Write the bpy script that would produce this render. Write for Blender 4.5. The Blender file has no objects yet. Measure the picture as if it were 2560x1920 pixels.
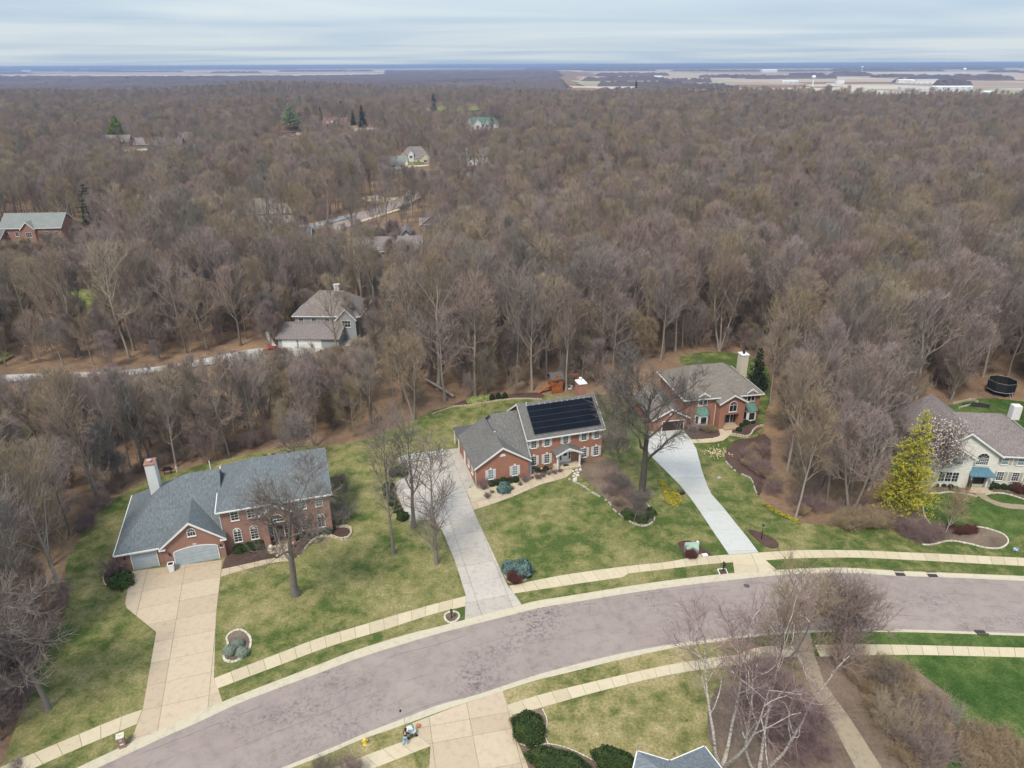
import bpy, bmesh, math, random
import numpy as np
from mathutils import Vector, Matrix
R = math.radians
PI = math.pi
random.seed(7)
scene = bpy.context.scene
COL = scene.collection

# ------------------------------------------------------------------ camera
cam_data = bpy.data.cameras.new("camera")
cam = bpy.data.objects.new("camera", cam_data)
COL.objects.link(cam)
cam_data.sensor_width = 36.0
cam_data.lens = 36.0 * 1776.0 / 2560.0
cam_data.clip_start = 0.5
cam_data.clip_end = 120000.0
CAM_H = 56.0
PITCH = math.atan(799.0 / 1776.0)
cam.matrix_world = Matrix.Translation((0, 0, CAM_H)) @ Matrix.Rotation(PI / 2 - PITCH, 4, 'X') @ Matrix.Rotation(R(-0.25), 4, 'Z')
scene.camera = cam

# ------------------------------------------------------------------ sky
SUN_EL, SUN_AZ = R(56), R(205)          # high thin overcast, sun behind the camera to the left
world = bpy.data.worlds.new("World")
scene.world = world
world.use_nodes = True
wn = world.node_tree
for n in list(wn.nodes):
    wn.nodes.remove(n)
w_out = wn.nodes.new('ShaderNodeOutputWorld')
w_bg = wn.nodes.new('ShaderNodeBackground')
w_bg.inputs['Strength'].default_value = 0.10
w_sky = wn.nodes.new('ShaderNodeTexSky')
w_sky.sky_type = 'NISHITA'
w_sky.sun_disc = False
w_sky.sun_elevation = SUN_EL
w_sky.sun_rotation = SUN_AZ
w_sky.altitude = 200
w_sky.air_density = 1.0
w_sky.dust_density = 2.0
w_tc = wn.nodes.new('ShaderNodeTexCoord')
w_sep = wn.nodes.new('ShaderNodeSeparateXYZ')
wn.links.new(w_tc.outputs['Generated'], w_sep.inputs[0])


def wmath(op, a, b=None):
    n = wn.nodes.new('ShaderNodeMath')
    n.operation = op
    for i, v in enumerate((a, b)):
        if v is None:
            continue
        if isinstance(v, (int, float)):
            n.inputs[i].default_value = v
        else:
            wn.links.new(v, n.inputs[i])
    return n.outputs[0]


w_z = wmath('ADD', wmath('MAXIMUM', w_sep.outputs[2], 0.0), 0.035)
w_cx = wmath('DIVIDE', w_sep.outputs[0], w_z)
w_cy = wmath('DIVIDE', w_sep.outputs[1], w_z)
w_cmb = wn.nodes.new('ShaderNodeCombineXYZ')
wn.links.new(wmath('MULTIPLY', w_cx, 0.13), w_cmb.inputs[0])
wn.links.new(wmath('MULTIPLY', w_cy, 0.20), w_cmb.inputs[1])
w_noise = wn.nodes.new('ShaderNodeTexNoise')
w_noise.inputs['Scale'].default_value = 1.0
w_noise.inputs['Detail'].default_value = 6.0
w_noise.inputs['Roughness'].default_value = 0.5
w_noise.inputs['Distortion'].default_value = 0.5
wn.links.new(w_cmb.outputs[0], w_noise.inputs['Vector'])
w_ramp = wn.nodes.new('ShaderNodeValToRGB')
w_ramp.color_ramp.elements[0].position = 0.36
w_ramp.color_ramp.elements[0].color = (4.0, 5.15, 6.5, 1)
w_ramp.color_ramp.elements[1].position = 0.62
w_ramp.color_ramp.elements[1].color = (6.2, 6.9, 7.35, 1)
wn.links.new(w_noise.outputs['Fac'], w_ramp.inputs[0])
w_mix = wn.nodes.new('ShaderNodeMix')
w_mix.data_type = 'RGBA'
w_mix.inputs[0].default_value = 0.80                # cloud cover over the clear sky
wn.links.new(w_sky.outputs[0], w_mix.inputs[6])
wn.links.new(w_ramp.outputs[0], w_mix.inputs[7])
w_cie = wn.nodes.new('ShaderNodeVectorMath')         # overcast sky brightens towards the zenith
w_cie.operation = 'SCALE'
wn.links.new(w_mix.outputs[2], w_cie.inputs[0])
wn.links.new(wmath('ADD', 0.95, wmath('MULTIPLY', wmath('MAXIMUM', w_sep.outputs[2], 0.0), 0.7)), w_cie.inputs['Scale'])
wn.links.new(w_cie.outputs[0], w_bg.inputs[0])
wn.links.new(w_bg.outputs[0], w_out.inputs[0])

sun_data = bpy.data.lights.new("sun", 'SUN')
sun_data.energy = 2.7
sun_data.angle = R(12)
sun_data.color = (1.0, 0.925, 0.81)
sun = bpy.data.objects.new("sun", sun_data)
COL.objects.link(sun)
sun_dir = Vector((math.sin(SUN_AZ) * math.cos(SUN_EL), math.cos(SUN_AZ) * math.cos(SUN_EL), math.sin(SUN_EL)))
sun.rotation_euler = sun_dir.to_track_quat('Z', 'Y').to_euler()

scene.view_settings.view_transform = 'Standard'
scene.view_settings.look = 'None'
scene.view_settings.gamma = 1.0
scene.view_settings.use_curve_mapping = False
scene.view_settings.exposure = 0.36
cy = scene.cycles
cy.use_denoising = True
cy.max_bounces = 4
cy.diffuse_bounces = 1
cy.glossy_bounces = 2
cy.transmission_bounces = 2
cy.transparent_max_bounces = 4
cy.volume_bounces = 0
cy.caustics_reflective = False
cy.caustics_refractive = False

# ------------------------------------------------------------------ helpers


def tag(o, label=None, cat=None, group=None, kind=None):
    if label:
        o['label'] = label
    if cat:
        o['category'] = cat
    if group:
        o['group'] = group
    if kind:
        o['kind'] = kind
    return o


def link(o, parent=None):
    COL.objects.link(o)
    if parent is not None:
        o.parent = parent
    return o


def empty(name, loc=(0, 0, 0), rz=0.0, label=None, cat=None, group=None, kind=None):
    o = bpy.data.objects.new(name, None)
    o.empty_display_size = 0.5
    o.location = loc if len(loc) == 3 else (loc[0], loc[1], 0.0)
    o.rotation_euler = (0, 0, rz)
    link(o)
    return tag(o, label, cat, group, kind)


def auto_uv(me):
    """box-free unwrap in metres: u runs level along each face, v up its slope"""
    uv = me.uv_layers.new(name="UVMap")
    data = np.zeros(len(me.loops) * 2, dtype=np.float32)
    for p in me.polygons:
        n = p.normal
        if abs(n.z) > 0.999:
            u, v = Vector((1, 0, 0)), Vector((0, 1, 0))
        else:
            u = Vector((-n.y, n.x, 0)).normalized()
            v = n.cross(u)
        for li in p.loop_indices:
            c = me.vertices[me.loops[li].vertex_index].co
            data[2 * li] = c.dot(u)
            data[2 * li + 1] = c.dot(v)
    uv.data.foreach_set('uv', data)


class MB:
    """collects shapes, then links them as ONE mesh object"""

    def __init__(self):
        self.v, self.f = [], []

    def add(self, vs, fs):
        o = len(self.v)
        self.v += [tuple(p) for p in vs]
        self.f += [tuple(i + o for i in f) for f in fs]
        return self

    def box(self, x0, x1, y0, y1, z0, z1):
        vs = [(x0, y0, z0), (x1, y0, z0), (x1, y1, z0), (x0, y1, z0), (x0, y0, z1), (x1, y0, z1), (x1, y1, z1), (x0, y1, z1)]
        return self.add(vs, [(3, 2, 1, 0), (4, 5, 6, 7), (0, 1, 5, 4), (1, 2, 6, 5), (2, 3, 7, 6), (3, 0, 4, 7)])

    def prism(self, pts, z0, z1):
        n = len(pts)
        a = sum(pts[i][0] * pts[(i + 1) % n][1] - pts[(i + 1) % n][0] * pts[i][1] for i in range(n))
        if a < 0:
            pts = list(pts)[::-1]
        vs = [(p[0], p[1], z0) for p in pts] + [(p[0], p[1], z1) for p in pts]
        fs = [tuple(range(n - 1, -1, -1)), tuple(range(n, 2 * n))]
        fs += [(i, (i + 1) % n, n + (i + 1) % n, n + i) for i in range(n)]
        return self.add(vs, fs)

    def prism_y(self, pts, y0, y1):
        """profile in x,z swept along y"""
        n = len(pts)
        a = sum(pts[i][0] * pts[(i + 1) % n][1] - pts[(i + 1) % n][0] * pts[i][1] for i in range(n))
        if a < 0:
            pts = list(pts)[::-1]
        vs = [(p[0], y0, p[1]) for p in pts] + [(p[0], y1, p[1]) for p in pts]
        fs = [tuple(range(n)), tuple(range(2 * n - 1, n - 1, -1))]
        fs += [(i, n + i, n + (i + 1) % n, (i + 1) % n) for i in range(n)]
        return self.add(vs, fs)

    def prism_x(self, pts, x0, x1):
        """profile in y,z swept along x"""
        n = len(pts)
        a = sum(pts[i][0] * pts[(i + 1) % n][1] - pts[(i + 1) % n][0] * pts[i][1] for i in range(n))
        if a < 0:
            pts = list(pts)[::-1]
        vs = [(x0, p[0], p[1]) for p in pts] + [(x1, p[0], p[1]) for p in pts]
        fs = [tuple(range(n - 1, -1, -1)), tuple(range(n, 2 * n))]
        fs += [(i, (i + 1) % n, n + (i + 1) % n, n + i) for i in range(n)]
        return self.add(vs, fs)

    def bar(self, a, b, r0, r1=None, n=6):
        a, b = Vector(a), Vector(b)
        r1 = r0 if r1 is None else r1
        d = (b - a).normalized()
        u = d.orthogonal().normalized()
        w = d.cross(u)
        vs = []
        for p, r in ((a, r0), (b, r1)):
            for i in range(n):
                t = 2 * PI * i / n
                vs.append(p + (u * math.cos(t) + w * math.sin(t)) * r)
        fs = [(i, (i + 1) % n, n + (i + 1) % n, n + i) for i in range(n)] + [tuple(range(n - 1, -1, -1)), tuple(range(n, 2 * n))]
        return self.add(vs, fs)

    def path(self, pts, r, n=6):
        for a, b in zip(pts[:-1], pts[1:]):
            self.bar(a, b, r, r, n)
        return self

    def ball(self, c, rx, ry, rz, nu=10, nv=7):
        vs, fs = [(c[0], c[1], c[2] - rz)], []
        for j in range(1, nv):
            t = -PI / 2 + PI * j / nv
            for i in range(nu):
                p = 2 * PI * i / nu
                vs.append((c[0] + rx * math.cos(t) * math.cos(p), c[1] + ry * math.cos(t) * math.sin(p), c[2] + rz * math.sin(t)))
        vs.append((c[0], c[1], c[2] + rz))
        for i in range(nu):
            fs.append((0, 1 + (i + 1) % nu, 1 + i))
            fs.append((len(vs) - 1, 1 + (nv - 2) * nu + i, 1 + (nv - 2) * nu + (i + 1) % nu))
            for j in range(nv - 2):
                a = 1 + j * nu
                fs.append((a + i, a + (i + 1) % nu, a + nu + (i + 1) % nu, a + nu + i))
        return self.add(vs, fs)

    def mesh(self, name, mat, uv=True, smooth=False):
        me = bpy.data.meshes.new(name)
        me.from_pydata(self.v, [], self.f)
        me.update()
        if uv:
            auto_uv(me)
        if mat:
            me.materials.append(mat)
        if smooth:
            me.polygons.foreach_set('use_smooth', [True] * len(me.polygons))
        return me

    def build(self, name, mat, parent=None, loc=None, rz=0.0, uv=True, smooth=False):
        o = bpy.data.objects.new(name, self.mesh(name, mat, uv, smooth))
        link(o, parent)
        if loc is not None:
            o.location = loc
        if rz:
            o.rotation_euler = (0, 0, rz)
        return o


def place(name, me, parent=None, loc=None, rot=None, scale=None):
    o = bpy.data.objects.new(name, me)
    link(o, parent)
    if loc is not None:
        o.location = loc
    if rot is not None:
        o.rotation_euler = rot
    if scale is not None:
        o.scale = (scale,) * 3 if isinstance(scale, (int, float)) else scale
    return o


def children(o):
    return list(o.children)


def copy_tree(o, loc=None, rz=None, scale=None, label=None, parent=None):
    c = o.copy()
    COL.objects.link(c)
    c.parent = parent
    for ch in children(o):
        copy_tree(ch, parent=c)
    if loc is not None:
        c.location = loc if len(loc) == 3 else (loc[0], loc[1], 0.0)
    if rz is not None:
        c.rotation_euler = (0, 0, rz)
    if scale is not None:
        c.scale = (scale,) * 3 if isinstance(scale, (int, float)) else scale
    if label:
        c['label'] = label
    return c


def quad_mesh(name, verts, quads, mat, smooth=False):
    """fast mesh from numpy arrays"""
    me = bpy.data.meshes.new(name)
    nv, nf, k = len(verts), len(quads), quads.shape[1]
    me.vertices.add(nv)
    me.vertices.foreach_set('co', np.ascontiguousarray(verts, dtype=np.float32).ravel())
    me.loops.add(nf * k)
    me.loops.foreach_set('vertex_index', np.ascontiguousarray(quads, dtype=np.int32).ravel())
    me.polygons.add(nf)
    me.polygons.foreach_set('loop_start', np.arange(0, nf * k, k, dtype=np.int32))
    if smooth:
        me.polygons.foreach_set('use_smooth', np.ones(nf, dtype=bool))
    me.materials.append(mat)
    me.update(calc_edges=True)
    return me


def spline(pts, step=0.6, closed=False):
    """Catmull-Rom through the points, resampled"""
    P = [np.array(p, float) for p in pts]
    n = len(P)
    out = []
    rng = range(n) if closed else range(n - 1)
    for i in rng:
        if closed:
            p0, p1, p2, p3 = P[(i - 1) % n], P[i], P[(i + 1) % n], P[(i + 2) % n]
        else:
            p1, p2 = P[i], P[i + 1]
            p0 = P[i - 1] if i > 0 else 2 * p1 - p2
            p3 = P[i + 2] if i + 2 < n else 2 * p2 - p1
        m = max(2, int(np.linalg.norm(p2 - p1) / step))
        for k in range(m):
            t = k / m
            out.append(tuple(0.5 * (2 * p1 + (p2 - p0) * t + (2 * p0 - 5 * p1 + 4 * p2 - p3) * t * t + (3 * p1 - p0 - 3 * p2 + p3) * t ** 3)))
    if not closed:
        out.append(tuple(P[-1]))
    return out


def resample(pts, n):
    P = np.array(pts, float)
    s = np.concatenate([[0], np.cumsum(np.linalg.norm(np.diff(P, axis=0), axis=1))])
    t = np.linspace(0, s[-1], n)
    return [(float(np.interp(q, s, P[:, 0])), float(np.interp(q, s, P[:, 1]))) for q in t]


def length(pts):
    return sum(math.dist(a, b) for a, b in zip(pts[:-1], pts[1:]))


def extend(pts, d0, d1):
    a, b = np.array(pts[0]), np.array(pts[1])
    c, d = np.array(pts[-1]), np.array(pts[-2])
    p = list(pts)
    if d0:
        p = [tuple(a + (a - b) / np.linalg.norm(a - b) * d0)] + p
    if d1:
        p = p + [tuple(c + (c - d) / np.linalg.norm(c - d) * d1)]
    return p


def inside(p, poly):
    x, y = p
    c = False
    n = len(poly)
    j = n - 1
    for i in range(n):
        xi, yi = poly[i]
        xj, yj = poly[j]
        if (yi > y) != (yj > y) and x < (xj - xi) * (y - yi) / (yj - yi) + xi:
            c = not c
        j = i
    return c


def clip_half(poly, a, b):
    """keep the part of poly left of the line a->b"""
    out = []
    n = len(poly)
    f = lambda p: (b[0] - a[0]) * (p[1] - a[1]) - (b[1] - a[1]) * (p[0] - a[0])
    for i in range(n):
        p, q = poly[i], poly[(i + 1) % n]
        fp, fq = f(p), f(q)
        if fp >= 0:
            out.append(p)
        if fp * fq < 0:
            t = fp / (fp - fq)
            out.append((p[0] + (q[0] - p[0]) * t, p[1] + (q[1] - p[1]) * t))
    return out


def clip_cell(poly, cell):
    n = len(cell)
    for i in range(n):
        poly = clip_half(poly, cell[i], cell[(i + 1) % n])
        if len(poly) < 3:
            return []
    return poly


def area(p):
    return abs(sum(p[i][0] * p[(i + 1) % len(p)][1] - p[(i + 1) % len(p)][0] * p[i][1] for i in range(len(p)))) / 2

# ------------------------------------------------------------------ materials


class NT:
    def __init__(self, name):
        self.m = bpy.data.materials.new(name)
        self.m.use_nodes = True
        self.t = self.m.node_tree
        self.b = self.t.nodes['Principled BSDF']
        self.b.inputs['Roughness'].default_value = 0.85
        self.b.inputs['Specular IOR Level'].default_value = 0.25

    def n(self, typ, **kw):
        nd = self.t.nodes.new('ShaderNode' + typ)
        for k, v in kw.items():
            setattr(nd, k, v)
        return nd

    def put(self, sock, v):
        if isinstance(v, bpy.types.NodeSocket):
            self.t.links.new(v, sock)
        elif isinstance(v, (tuple, list)) and sock.type == 'RGBA' and len(v) == 3:
            sock.default_value = (*v, 1)
        else:
            sock.default_value = v

    def pos(self, scale=(1, 1, 1), rot=0.0, space='pos'):
        if space == 'pos':
            src = self.n('NewGeometry').outputs['Position']
        elif space == 'uv':
            src = self.n('TexCoord').outputs['UV']
        else:
            src = self.n('TexCoord').outputs['Object']
        m = self.n('Mapping')
        m.inputs['Scale'].default_value = scale
        m.inputs['Rotation'].default_value = (0, 0, rot)
        self.t.links.new(src, m.inputs[0])
        return m.outputs[0]

    def noise(self, vec, scale, detail=4, rough=0.55, dist=0.0):
        nd = self.n('TexNoise')
        nd.inputs['Scale'].default_value = scale
        nd.inputs['Detail'].default_value = detail
        nd.inputs['Roughness'].default_value = rough
        nd.inputs['Distortion'].default_value = dist
        self.t.links.new(vec, nd.inputs['Vector'])
        return nd.outputs['Fac']

    def ramp(self, fac, stops):
        nd = self.n('ValToRGB')
        e = nd.color_ramp.elements
        while len(e) < len(stops):
            e.new(0.5)
        for el, (p, c) in zip(e, stops):
            el.position = p
            el.color = (*c, 1) if len(c) == 3 else c
        self.t.links.new(fac, nd.inputs[0])
        return nd.outputs[0]

    def step(self, fac, a, b):
        return self.ramp(fac, [(a, (0, 0, 0)), (b, (1, 1, 1))])

    def mix(self, fac, a, b, mode='MIX'):
        nd = self.n('Mix')
        nd.data_type = 'RGBA'
        nd.blend_type = mode
        self.put(nd.inputs[0], fac)
        self.put(nd.inputs[6], a)
        self.put(nd.inputs[7], b)
        return nd.outputs[2]

    def math(self, op, a, b=None, clamp=False):
        nd = self.n('Math')
        nd.operation = op
        nd.use_clamp = clamp
        self.put(nd.inputs[0], a)
        if b is not None:
            self.put(nd.inputs[1], b)
        return nd.outputs[0]

    def bump(self, h, strength=0.4, dist=0.05):
        nd = self.n('Bump')
        nd.inputs['Strength'].default_value = strength
        nd.inputs['Distance'].default_value = dist
        self.t.links.new(h, nd.inputs['Height'])
        self.t.links.new(nd.outputs[0], self.b.inputs['Normal'])

    def color(self, c):
        self.put(self.b.inputs['Base Color'], c)
        return self

    def rough(self, v):
        self.put(self.b.inputs['Roughness'], v)
        return self


def plain(name, c, rough=0.7, var=0.12, scale=3.0, spec=0.25, metal=0.0, space='pos'):
    t = NT(name)
    f = t.noise(t.pos(space=space), scale, 5)
    d = tuple(max(0, x * (1 - 2 * var)) for x in c)
    e = tuple(min(1, x * (1 + 2 * var)) for x in c)
    t.color(t.ramp(f, [(0.25, d), (0.75, e)])).rough(rough)
    t.b.inputs['Specular IOR Level'].default_value = spec
    t.b.inputs['Metallic'].default_value = metal
    return t.m


M = {}


def grass(name, straw, mid, deep, bias=0.0, grad=None):
    t = NT(name)
    p = t.pos()
    big = t.noise(p, 0.11, 3, 0.6, 0.6)
    medium = t.noise(p, 0.55, 5, 0.65, 0.3)
    fine = t.noise(p, 3.6, 6, 0.8)
    f = t.math('ADD', t.math('MULTIPLY', big, 0.9), t.math('MULTIPLY', medium, 1.0))
    f = t.math('ADD', f, -0.45 + bias)
    if grad:                                          # greener turf in the plots to the right
        sp_ = t.n('SeparateXYZ')
        t.t.links.new(t.pos(), sp_.inputs[0])
        mr = t.n('MapRange')
        mr.interpolation_type = 'SMOOTHSTEP'
        for k, v in zip((1, 2, 3, 4), grad):
            mr.inputs[k].default_value = v
        t.t.links.new(t.math('ADD', sp_.outputs[0], t.math('MULTIPLY', t.noise(t.pos(), .08, 3), 14.0)), mr.inputs[0])
        f = t.math('ADD', f, mr.outputs[0])
    c = t.ramp(f, [(0.30, straw), (0.50, mid), (0.72, deep)])
    c = t.mix(0.75, c, t.ramp(fine, [(0.3, (0.30, 0.30, 0.28)), (0.5, (0.95, 0.95, 0.95)), (0.7, (1.65, 1.6, 1.5))]), 'MULTIPLY')
    tuft = t.step(t.noise(p, 1.5, 3, 0.5, 0.4), 0.68, 0.76)
    c = t.mix(t.math('MULTIPLY', tuft, 0.7), c, tuple(x * 0.55 for x in deep))
    leaf = t.step(t.noise(p, 4.3, 2, 0.5), 0.73, 0.78)
    c = t.mix(t.math('MULTIPLY', leaf, 0.5), c, (0.27, 0.24, 0.13))
    t.color(c).rough(0.95)
    t.b.inputs['Specular IOR Level'].default_value = 0.08
    t.bump(t.noise(p, 9.0, 5, 0.75), 0.9, 0.09)
    return t.m


M['lawn'] = grass('lawn_grass', (0.30, 0.255, 0.125), (0.205, 0.195, 0.075), (0.075, 0.108, 0.028), 0.05, (-10, 40, -0.02, 0.09))
M['lawn_green'] = grass('green_lawn_grass', (0.27, 0.25, 0.10), (0.175, 0.195, 0.055), (0.072, 0.115, 0.022), 0.03)
M['lawn_lush'] = grass('lush_lawn_grass', (0.150, 0.175, 0.058), (0.085, 0.128, 0.034), (0.042, 0.084, 0.018), 0.05)
M['lawn_dry'] = grass('dry_lawn_grass', (0.38, 0.31, 0.165), (0.27, 0.235, 0.100), (0.105, 0.125, 0.036), 0.03)


def concrete(name, c, stain=0.35, pink=(1, 1, 1)):
    t = NT(name)
    p = t.pos()
    big = t.noise(p, 0.35, 5, 0.6, 0.4)
    med = t.noise(p, 1.6, 6, 0.7, 0.2)
    fine = t.noise(p, 12.0, 4, 0.7)
    col = t.ramp(big, [(0.3, tuple(a * b for a, b in zip(c, pink))), (0.7, c)])
    col = t.mix(stain, col, t.ramp(med, [(0.28, (0.55, 0.54, 0.53)), (0.5, (1, 1, 1)), (0.8, (1.1, 1.08, 1.02))]), 'MULTIPLY')
    col = t.mix(0.35, col, t.ramp(fine, [(0.2, (0.7, 0.7, 0.7)), (0.8, (1.2, 1.2, 1.2))]), 'MULTIPLY')
    rnd = t.n('ObjectInfo').outputs['Random']
    col = t.mix(1.0, col, t.ramp(rnd, [(0, (0.91, 0.90, 0.885)), (1, (1.06, 1.06, 1.06))]), 'MULTIPLY')
    t.color(col).rough(0.9)
    t.bump(fine, 0.15, 0.01)
    return t.m


M['walk'] = concrete('sidewalk_concrete', (0.53, 0.46, 0.325), 0.3, (1.0, 0.95, 0.93))
M['drive'] = concrete('tan_driveway_concrete', (0.485, 0.40, 0.285), 0.4, (1.0, 0.94, 0.97))
M['drive_grey'] = concrete('grey_driveway_concrete', (0.47, 0.43, 0.37), 0.6, (0.92, 0.9, 0.95))
M['drive_new'] = concrete('new_pale_concrete', (0.49, 0.485, 0.455), 0.3, (0.96, 0.98, 1.0))
M['kerb'] = concrete('kerb_concrete', (0.49, 0.435, 0.33), 0.45)
M['gravel_lane'] = concrete('gravel_lane', (0.34, 0.28, 0.20), 0.8)
M['old_path'] = concrete('weathered_path_concrete', (0.42, 0.41, 0.39), 0.6)


def asphalt():
    t = NT('aged_asphalt')
    p = t.pos()
    uv = t.pos(space='uv')
    c = t.ramp(t.noise(p, 0.16, 4, 0.6, 0.5), [(0.3, (0.270, 0.218, 0.200)), (0.7, (0.320, 0.264, 0.236))])
    m = t.noise(p, 0.8, 7, 0.75, 0.3)
    c = t.mix(0.7, c, t.ramp(m, [(0.3, (0.68, 0.66, 0.66)), (0.52, (1, 1, 1)), (0.8, (1.12, 1.10, 1.07))]), 'MULTIPLY')
    # dark crumbled patches
    patch = t.math('MULTIPLY', t.step(t.noise(p, 0.13, 3, 0.5, 0.3), 0.50, 0.68), t.step(t.noise(p, 2.6, 5, 0.75), 0.49, 0.60))
    c = t.mix(t.math('MULTIPLY', patch, 0.9), c, (0.115, 0.092, 0.09))
    # long seams that follow the lanes, broken up
    sep = t.n('SeparateXYZ')
    t.t.links.new(uv, sep.inputs[0])
    wob = t.math('MULTIPLY', t.math('SUBTRACT', t.noise(uv, 0.25, 3), 0.5), 0.35)
    v = t.math('ADD', sep.outputs[1], wob)
    for off, w in ((2.15, 0.035), (4.2, 0.05), (6.1, 0.035), (0.35, 0.05), (8.0, 0.06)):
        d = t.math('ABSOLUTE', t.math('SUBTRACT', v, off))
        ln = t.math('SUBTRACT', 1.0, t.math('DIVIDE', d, w), clamp=True)
        mp = t.pos((0.22, 0.22, 1))
        brk = t.step(t.noise(mp, 1.0 + off * 0.1, 3), 0.46, 0.56)
        c = t.mix(t.math('MULTIPLY', t.math('MULTIPLY', ln, brk), 0.8), c, (0.12, 0.10, 0.10))
    crack = t.n('TexVoronoi')
    crack.feature = 'DISTANCE_TO_EDGE'
    crack.inputs['Scale'].default_value = 0.33
    wv = t.n('Mix')
    wv.data_type = 'VECTOR'
    wv.inputs[0].default_value = 0.12
    ns = t.n('TexNoise')
    ns.inputs['Scale'].default_value = 0.9
    ns.inputs['Detail'].default_value = 5
    t.t.links.new(p, ns.inputs['Vector'])
    t.t.links.new(p, wv.inputs[4])
    sc = t.n('VectorMath', operation='SCALE')
    sc.inputs['Scale'].default_value = 30.0
    t.t.links.new(ns.outputs['Color'], sc.inputs[0])
    t.t.links.new(sc.outputs[0], wv.inputs[5])
    t.t.links.new(wv.outputs[1], crack.inputs['Vector'])
    ck = t.math('MULTIPLY', t.math('SUBTRACT', 1.0, t.step(crack.outputs['Distance'], 0.0, 0.012)), t.step(t.noise(p, 0.3, 2), 0.54, 0.6))
    c = t.mix(t.math('MULTIPLY', ck, 0.5), c, (0.14, 0.12, 0.12))
    grain = t.noise(p, 25.0, 3, 0.7)
    c = t.mix(0.4, c, t.ramp(grain, [(0.2, (0.75, 0.75, 0.75)), (0.8, (1.2, 1.2, 1.2))]), 'MULTIPLY')
    t.color(c).rough(0.92)
    t.bump(grain, 0.2, 0.01)
    return t.m


M['asphalt'] = asphalt()


def litter(name, a, b, c, sc=1.0):
    t = NT(name)
    p = t.pos()
    f = t.math('ADD', t.math('MULTIPLY', t.noise(p, 0.12 * sc, 4, 0.6, 0.5), 0.6), t.math('MULTIPLY', t.noise(p, 1.4 * sc, 6, 0.75), 0.5))
    col = t.ramp(f, [(0.36, a), (0.54, b), (0.72, c)])
    col = t.mix(0.6, col, t.ramp(t.noise(p, 8.0 * sc, 4, 0.8), [(0.25, (0.45, 0.45, 0.45)), (0.5, (1, 1, 1)), (0.75, (1.6, 1.55, 1.5))]), 'MULTIPLY')
    t.color(col).rough(0.95)
    t.b.inputs['Specular IOR Level'].default_value = 0.05
    t.bump(t.noise(p, 6.0 * sc, 5, 0.8), 0.8, 0.1)
    return t.m


M['floor'] = litter('leaf_litter', (0.115, 0.077, 0.055), (0.215, 0.142, 0.092), (0.33, 0.212, 0.122))
M['mulch'] = litter('bark_mulch', (0.060, 0.036, 0.030), (0.095, 0.060, 0.050), (0.140, 0.092, 0.075), 2.0)
M['leafy_bed'] = litter('leaf_strewn_mulch', (0.105, 0.074, 0.055), (0.175, 0.130, 0.097), (0.255, 0.195, 0.142), 2.0)
M['pebble'] = litter('pale_pebbles', (0.36, 0.29, 0.195), (0.50, 0.425, 0.30), (0.60, 0.52, 0.39), 2.5)
M['cover_yellow'] = litter('yellow_groundcover', (0.10, 0.12, 0.02), (0.20, 0.19, 0.025), (0.34, 0.30, 0.04), 2.0)
M['cover_green'] = litter('bright_groundcover', (0.10, 0.15, 0.03), (0.20, 0.25, 0.05), (0.36, 0.38, 0.14), 2.0)


def brick(name, c1, c2, mortar):
    t = NT(name)
    uv = t.pos(space='uv')
    b = t.n('TexBrick')
    b.inputs['Scale'].default_value = 1.0
    b.inputs['Brick Width'].default_value = 0.22
    b.inputs['Row Height'].default_value = 0.075
    b.inputs['Mortar Size'].default_value = 0.008
    t.put(b.inputs['Color1'], c1)
    t.put(b.inputs['Color2'], c2)
    t.put(b.inputs['Mortar'], mortar)
    t.t.links.new(uv, b.inputs['Vector'])
    c = t.mix(0.5, b.outputs['Color'], t.ramp(t.noise(uv, 0.7, 5, 0.65), [(0.3, (0.72, 0.72, 0.74)), (0.7, (1.18, 1.15, 1.1))]), 'MULTIPLY')
    c = t.mix(0.45, c, t.ramp(t.noise(uv, 9.0, 3, 0.7), [(0.3, (0.7, 0.68, 0.68)), (0.7, (1.25, 1.25, 1.2))]), 'MULTIPLY')
    t.color(c).rough(0.9)
    t.bump(b.outputs['Fac'], -0.3, 0.01)
    return t.m


M['brick_rose'] = brick('rose_brick', (0.315, 0.142, 0.105), (0.265, 0.124, 0.098), (0.38, 0.31, 0.26))
M['brick_red'] = brick('orange_red_brick', (0.365, 0.140, 0.088), (0.32, 0.124, 0.080), (0.40, 0.28, 0.22))
M['brick_tan'] = brick('tan_brick', (0.42, 0.30, 0.19), (0.38, 0.27, 0.17), (0.42, 0.36, 0.28))
M['brick_white'] = brick('white_painted_brick', (0.74, 0.72, 0.65), (0.70, 0.68, 0.61), (0.66, 0.64, 0.58))
M['stone_brown'] = brick('brown_stone_facing', (0.28, 0.20, 0.15), (0.22, 0.16, 0.13), (0.3, 0.26, 0.22))


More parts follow.
